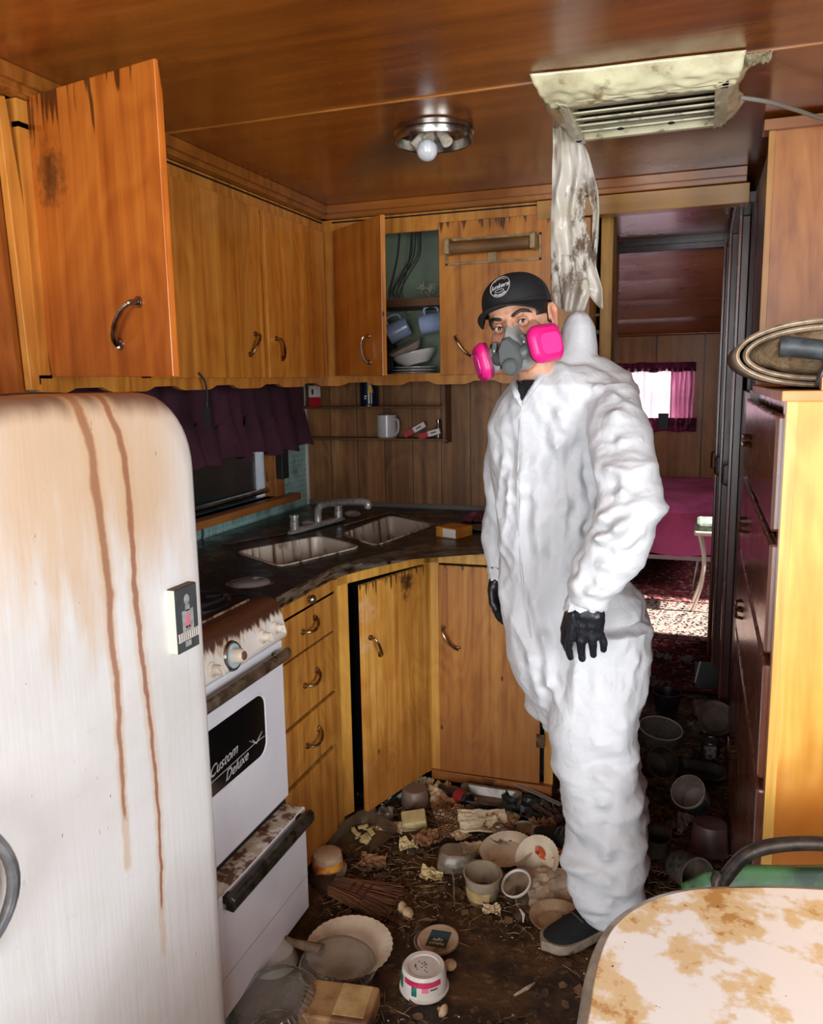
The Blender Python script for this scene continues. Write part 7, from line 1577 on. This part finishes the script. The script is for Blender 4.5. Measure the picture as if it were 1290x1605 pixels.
# row in front of the toe kick
p = fl(768, 1238); one('plastic_tub', B().lathe(tubp(.042, .050, .055), 32), TUBR, 'open terracotta-brown tub before the back base cabinet', 'tub', loc=p+V((0, .03, .004)), rot=(rad(6), 0, 0), smooth=True)
p = fl(768, 1262); t = litter('foil_tray', 'long silver foil tray lying below the terracotta-brown tub', 'tray', p, (rad(10), rad(4), rad(8)), dz=.014)
b = B(); b.rings([[(x, y, z) for x, y in rrect(w_, h_, .02)] for w_, h_, z in ((.17, .06, 0), (.21, .09, .028), (.22, .10, .029), (.22, .10, .031), (.205, .085, .029), (.165, .055, .004))]); put('tray_body', b, FOIL, t, smooth=True)
p0, p1 = at(735, 1256, Z=.03), at(690, 1232, Z=.03); t = litter('bottle', 'dark bottle with red label lying before the corner cabinet', 'bottle', p0.lerp(p1, .5), dz=-.03); 
b = B(); b.tube([p0, p0.lerp(p1, .55), p0.lerp(p1, .75), p1], [.026, .026, .012, .011], 16); put('bottle_body', b, M('dark_bottle', '17191c', rough=.15, coat=.6), t, world=True, smooth=True); b = B(); b.tube([p0.lerp(p1, .12), p0.lerp(p1, .38)], .0268, 16); put('label_band', b, M('dull_red_label', '8c1d22', rough=.5), t, world=True, smooth=True)
p0, p1 = at(796, 1222, Z=.05), at(880, 1262, Z=.03); d_ = (p1-p0).normalized(); sd_ = V((-d_.y, d_.x, 0)).normalized()*.010; up_ = V((0, 0, .0015))
t = litter('ruler', 'pale ribbed plastic strip slanting towards the coverall leg', 'strip', p0.lerp(p1, .5), dz=-.04)
b = B(); b.rings([[p0-sd_, p0+sd_, p0+sd_+up_, p0-sd_+up_], [p1-sd_, p1+sd_, p1+sd_+up_, p1-sd_+up_]]); put('strip_body', b, M('pale_strip_plastic', 'a29c94', rough=.5), t, world=True)
b = B()
for k in range(36): c_ = p0.lerp(p1, (k+.5)/36); b.rings([[c_-sd_*.9+up_, c_-sd_*.9+d_*.0012+up_, c_-sd_*.9+d_*.0012+up_*1.6, c_-sd_*.9+up_*1.6], [c_+sd_*.2+up_, c_+sd_*.2+d_*.0012+up_, c_+sd_*.2+d_*.0012+up_*1.6, c_+sd_*.2+up_*1.6]])
put('tick_marks', b, BLKPL, t, world=True)
crumple('plastic_bag', 'dark teal crumpled bag in shadow behind the cream booklet', 'bag', 826, 1272, .18, .13, (.1, .1), M('dark_teal_film', '1c2c30', '101a1d', vs=12, rough=.35), 51, .030, lift=.006)
crumple('cloth_scrap', 'brown rag strip beside the coverall leg under the pale strip', 'rag', 862, 1282, .12, .06, (.1, .1), M('brown_rag', '4c3426', '332118', vs=20, rough=.9), 54, .022, lift=.012, zrot=-.6)
crumple('plastic_bag', 'dark crumpled film beneath the corner cabinet door', 'bag', 590, 1258, .18, .07, (.1, 0), M('black_film', '17191c', '2a2c2e', vs=14, rough=.3), 57, .03, lift=.004, zrot=.7)
one('table_knife', B().tube([at(541, 1222, Z=.12), at(552, 1250, Z=.03), at(556, 1262, Z=.012)], [.0012, .0025, .003], 6), STEEL, 'thin bright metal wire leaning against the corner cabinet door', 'wire')
crumple('paper_scrap', 'dark brown leathery scrap by the corner cabinet foot', 'scrap', 528, 1290, .07, .12, (0, .3), BROWNC, 60, .02, lift=.004)
# corridor clutter
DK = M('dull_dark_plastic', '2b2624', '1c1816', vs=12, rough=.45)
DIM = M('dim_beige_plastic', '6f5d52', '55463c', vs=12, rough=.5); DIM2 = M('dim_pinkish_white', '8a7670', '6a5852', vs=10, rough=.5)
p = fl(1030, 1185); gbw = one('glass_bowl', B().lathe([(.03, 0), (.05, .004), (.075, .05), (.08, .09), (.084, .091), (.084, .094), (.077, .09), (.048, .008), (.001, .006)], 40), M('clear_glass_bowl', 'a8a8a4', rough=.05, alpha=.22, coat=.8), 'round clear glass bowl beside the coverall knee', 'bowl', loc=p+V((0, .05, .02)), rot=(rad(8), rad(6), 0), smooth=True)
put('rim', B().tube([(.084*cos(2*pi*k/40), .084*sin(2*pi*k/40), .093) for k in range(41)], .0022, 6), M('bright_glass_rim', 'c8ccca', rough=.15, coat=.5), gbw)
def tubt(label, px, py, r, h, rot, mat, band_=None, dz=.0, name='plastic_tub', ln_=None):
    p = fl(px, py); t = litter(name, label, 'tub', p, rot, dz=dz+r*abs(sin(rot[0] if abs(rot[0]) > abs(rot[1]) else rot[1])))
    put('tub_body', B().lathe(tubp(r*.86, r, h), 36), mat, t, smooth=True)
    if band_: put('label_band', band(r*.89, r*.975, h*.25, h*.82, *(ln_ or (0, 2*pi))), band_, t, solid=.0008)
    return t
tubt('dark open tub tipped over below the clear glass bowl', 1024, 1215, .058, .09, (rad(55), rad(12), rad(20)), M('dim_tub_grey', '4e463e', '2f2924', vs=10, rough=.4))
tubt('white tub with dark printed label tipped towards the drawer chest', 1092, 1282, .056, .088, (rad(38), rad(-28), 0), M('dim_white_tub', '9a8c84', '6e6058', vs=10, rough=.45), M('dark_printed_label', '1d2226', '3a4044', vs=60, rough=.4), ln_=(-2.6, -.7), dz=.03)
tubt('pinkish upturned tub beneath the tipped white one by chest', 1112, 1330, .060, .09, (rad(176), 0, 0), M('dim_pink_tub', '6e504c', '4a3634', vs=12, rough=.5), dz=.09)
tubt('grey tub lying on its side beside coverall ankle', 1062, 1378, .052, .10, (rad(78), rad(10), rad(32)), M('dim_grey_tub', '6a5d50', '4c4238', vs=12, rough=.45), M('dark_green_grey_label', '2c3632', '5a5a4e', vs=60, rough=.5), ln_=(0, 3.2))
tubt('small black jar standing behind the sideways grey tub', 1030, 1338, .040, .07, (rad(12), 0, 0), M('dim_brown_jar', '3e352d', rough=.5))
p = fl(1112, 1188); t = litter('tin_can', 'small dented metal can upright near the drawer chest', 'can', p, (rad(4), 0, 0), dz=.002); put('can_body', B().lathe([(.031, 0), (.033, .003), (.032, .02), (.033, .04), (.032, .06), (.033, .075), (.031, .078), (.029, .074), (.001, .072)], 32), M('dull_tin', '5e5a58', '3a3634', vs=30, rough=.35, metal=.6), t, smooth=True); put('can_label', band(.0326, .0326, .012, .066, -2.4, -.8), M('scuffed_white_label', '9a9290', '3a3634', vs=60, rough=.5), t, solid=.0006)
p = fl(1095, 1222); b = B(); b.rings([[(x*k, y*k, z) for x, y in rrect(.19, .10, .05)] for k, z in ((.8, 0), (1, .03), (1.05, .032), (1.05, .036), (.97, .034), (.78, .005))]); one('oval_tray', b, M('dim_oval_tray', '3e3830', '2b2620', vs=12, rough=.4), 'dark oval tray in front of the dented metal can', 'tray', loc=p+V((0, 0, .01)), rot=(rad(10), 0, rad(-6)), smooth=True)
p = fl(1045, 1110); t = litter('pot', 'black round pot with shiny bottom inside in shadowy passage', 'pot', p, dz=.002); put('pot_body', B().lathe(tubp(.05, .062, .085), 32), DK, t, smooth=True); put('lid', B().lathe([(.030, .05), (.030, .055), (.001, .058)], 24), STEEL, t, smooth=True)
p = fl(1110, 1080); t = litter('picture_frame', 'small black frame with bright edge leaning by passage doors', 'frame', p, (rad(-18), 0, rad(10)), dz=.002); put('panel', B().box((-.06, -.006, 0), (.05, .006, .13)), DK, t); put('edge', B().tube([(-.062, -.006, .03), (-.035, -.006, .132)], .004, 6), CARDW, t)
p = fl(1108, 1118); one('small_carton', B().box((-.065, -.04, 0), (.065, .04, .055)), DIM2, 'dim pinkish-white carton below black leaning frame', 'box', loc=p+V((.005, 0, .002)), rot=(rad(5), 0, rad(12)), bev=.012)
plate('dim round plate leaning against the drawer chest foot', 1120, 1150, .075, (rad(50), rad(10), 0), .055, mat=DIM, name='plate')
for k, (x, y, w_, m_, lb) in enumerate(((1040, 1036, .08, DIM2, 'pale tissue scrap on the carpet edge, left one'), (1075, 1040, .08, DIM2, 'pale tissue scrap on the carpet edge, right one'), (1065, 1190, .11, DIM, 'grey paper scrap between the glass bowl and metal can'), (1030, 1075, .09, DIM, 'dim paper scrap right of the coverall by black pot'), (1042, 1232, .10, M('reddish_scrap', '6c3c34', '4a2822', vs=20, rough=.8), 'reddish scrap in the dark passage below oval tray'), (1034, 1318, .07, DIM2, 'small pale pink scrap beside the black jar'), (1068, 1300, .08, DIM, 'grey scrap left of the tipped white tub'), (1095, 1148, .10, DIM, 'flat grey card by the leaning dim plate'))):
    crumple('paper_scrap', lb, 'paper', x, y, w_, w_*.8, (.1, .1), m_, 70+k, .03, lift=.006, zrot=k*.7)
# what nobody could count: straw, twigs, crumbs and dead leaves
rr = random.Random(21)
def spot():
    while True:
        x, y = rr.uniform(-1.06, .14), rr.uniform(1.25, 3.9)
        if x < -.95 and y < 1.9: continue
        if y > 2.3 and x < -1.08+(y-2.3)*.45: continue
        if y > 2.72 and x < -.46: continue
        d = noise.noise((x*3.1, y*3.1, 4))
        if rr.random() > .35+d+(.35 if y > 2.05 else 0): continue
        return x, y
b = B()
for k in range(3600):
    x, y = spot(); a0 = rr.uniform(0, pi); L = rr.choice((.01, .018, .03, .05, .07))*rr.uniform(.6, 1.2); z = fz(x, y)+rr.uniform(.0005, .010); dx, dy = cos(a0)*L/2, sin(a0)*L/2; bend = rr.uniform(-.3, .3)*L
    b.tube([(x-dx, y-dy, z), (x-dy*bend*8, y+dx*bend*8, z+rr.uniform(0, .006)), (x+dx, y+dy, z+rr.uniform(-.001, .004))], [.0006, .0011, .0005], 3)
tagit(put('straw_litter', b, TWIG), 'loose straw and twigs scattered over the mucky kitchen floor', 'litter', kind='stuff')
b = B()
for k in range(2600):
    x, y = spot(); z = fz(x, y)+rr.uniform(.001, .008); r = rr.uniform(.006, .022); n_ = rr.randint(4, 6); a0 = rr.uniform(0, 6); tilt = Matrix.Rotation(rr.uniform(-.5, .5), 3, 'X') @ Matrix.Rotation(rr.uniform(-.5, .5), 3, 'Y')
    b.f([b.v(V((x, y, z+.002))+tilt @ V((r*cos(a0+2*pi*i/n_)*rr.uniform(.5, 1), r*sin(a0+2*pi*i/n_)*rr.uniform(.4, .9), 0))) for i in range(n_)])
tagit(put('leaf_litter', b, FLAKE, solid=.0008), 'dark dead leaf flakes covering the mucky kitchen floor', 'litter', kind='stuff')
b = B()
for k in range(1500):
    x, y = spot(); z = fz(x, y)+.001; r = rr.uniform(.0012, .004); b.ell((x, y, z+r*.6), (r, r*rr.uniform(.5, 1), r*.6), seg=5, nr=3)
tagit(put('crumb_litter', b, CRUMB), 'pale crumbs and pellets sprinkled on the kitchen floor', 'litter', kind='stuff')
b = B()
for k in range(900):
    x, y = rr.uniform(-.4, .12), rr.uniform(4.0, 5.75); z = .012+rr.uniform(0, .006); r = rr.uniform(.006, .016); a0 = rr.uniform(0, 6)
    b.f([b.v((x+r*cos(a0+i*1.57)*rr.uniform(.4, 1), y+r*sin(a0+i*1.57)*rr.uniform(.3, 1), z+rr.uniform(0, .006))) for i in range(4)])
tagit(put('dark_flake_litter', b, M('black_flakes', '120b09', rough=.8), solid=.001), 'small black flakes strewn over the sunlit red carpet', 'litter', kind='stuff')
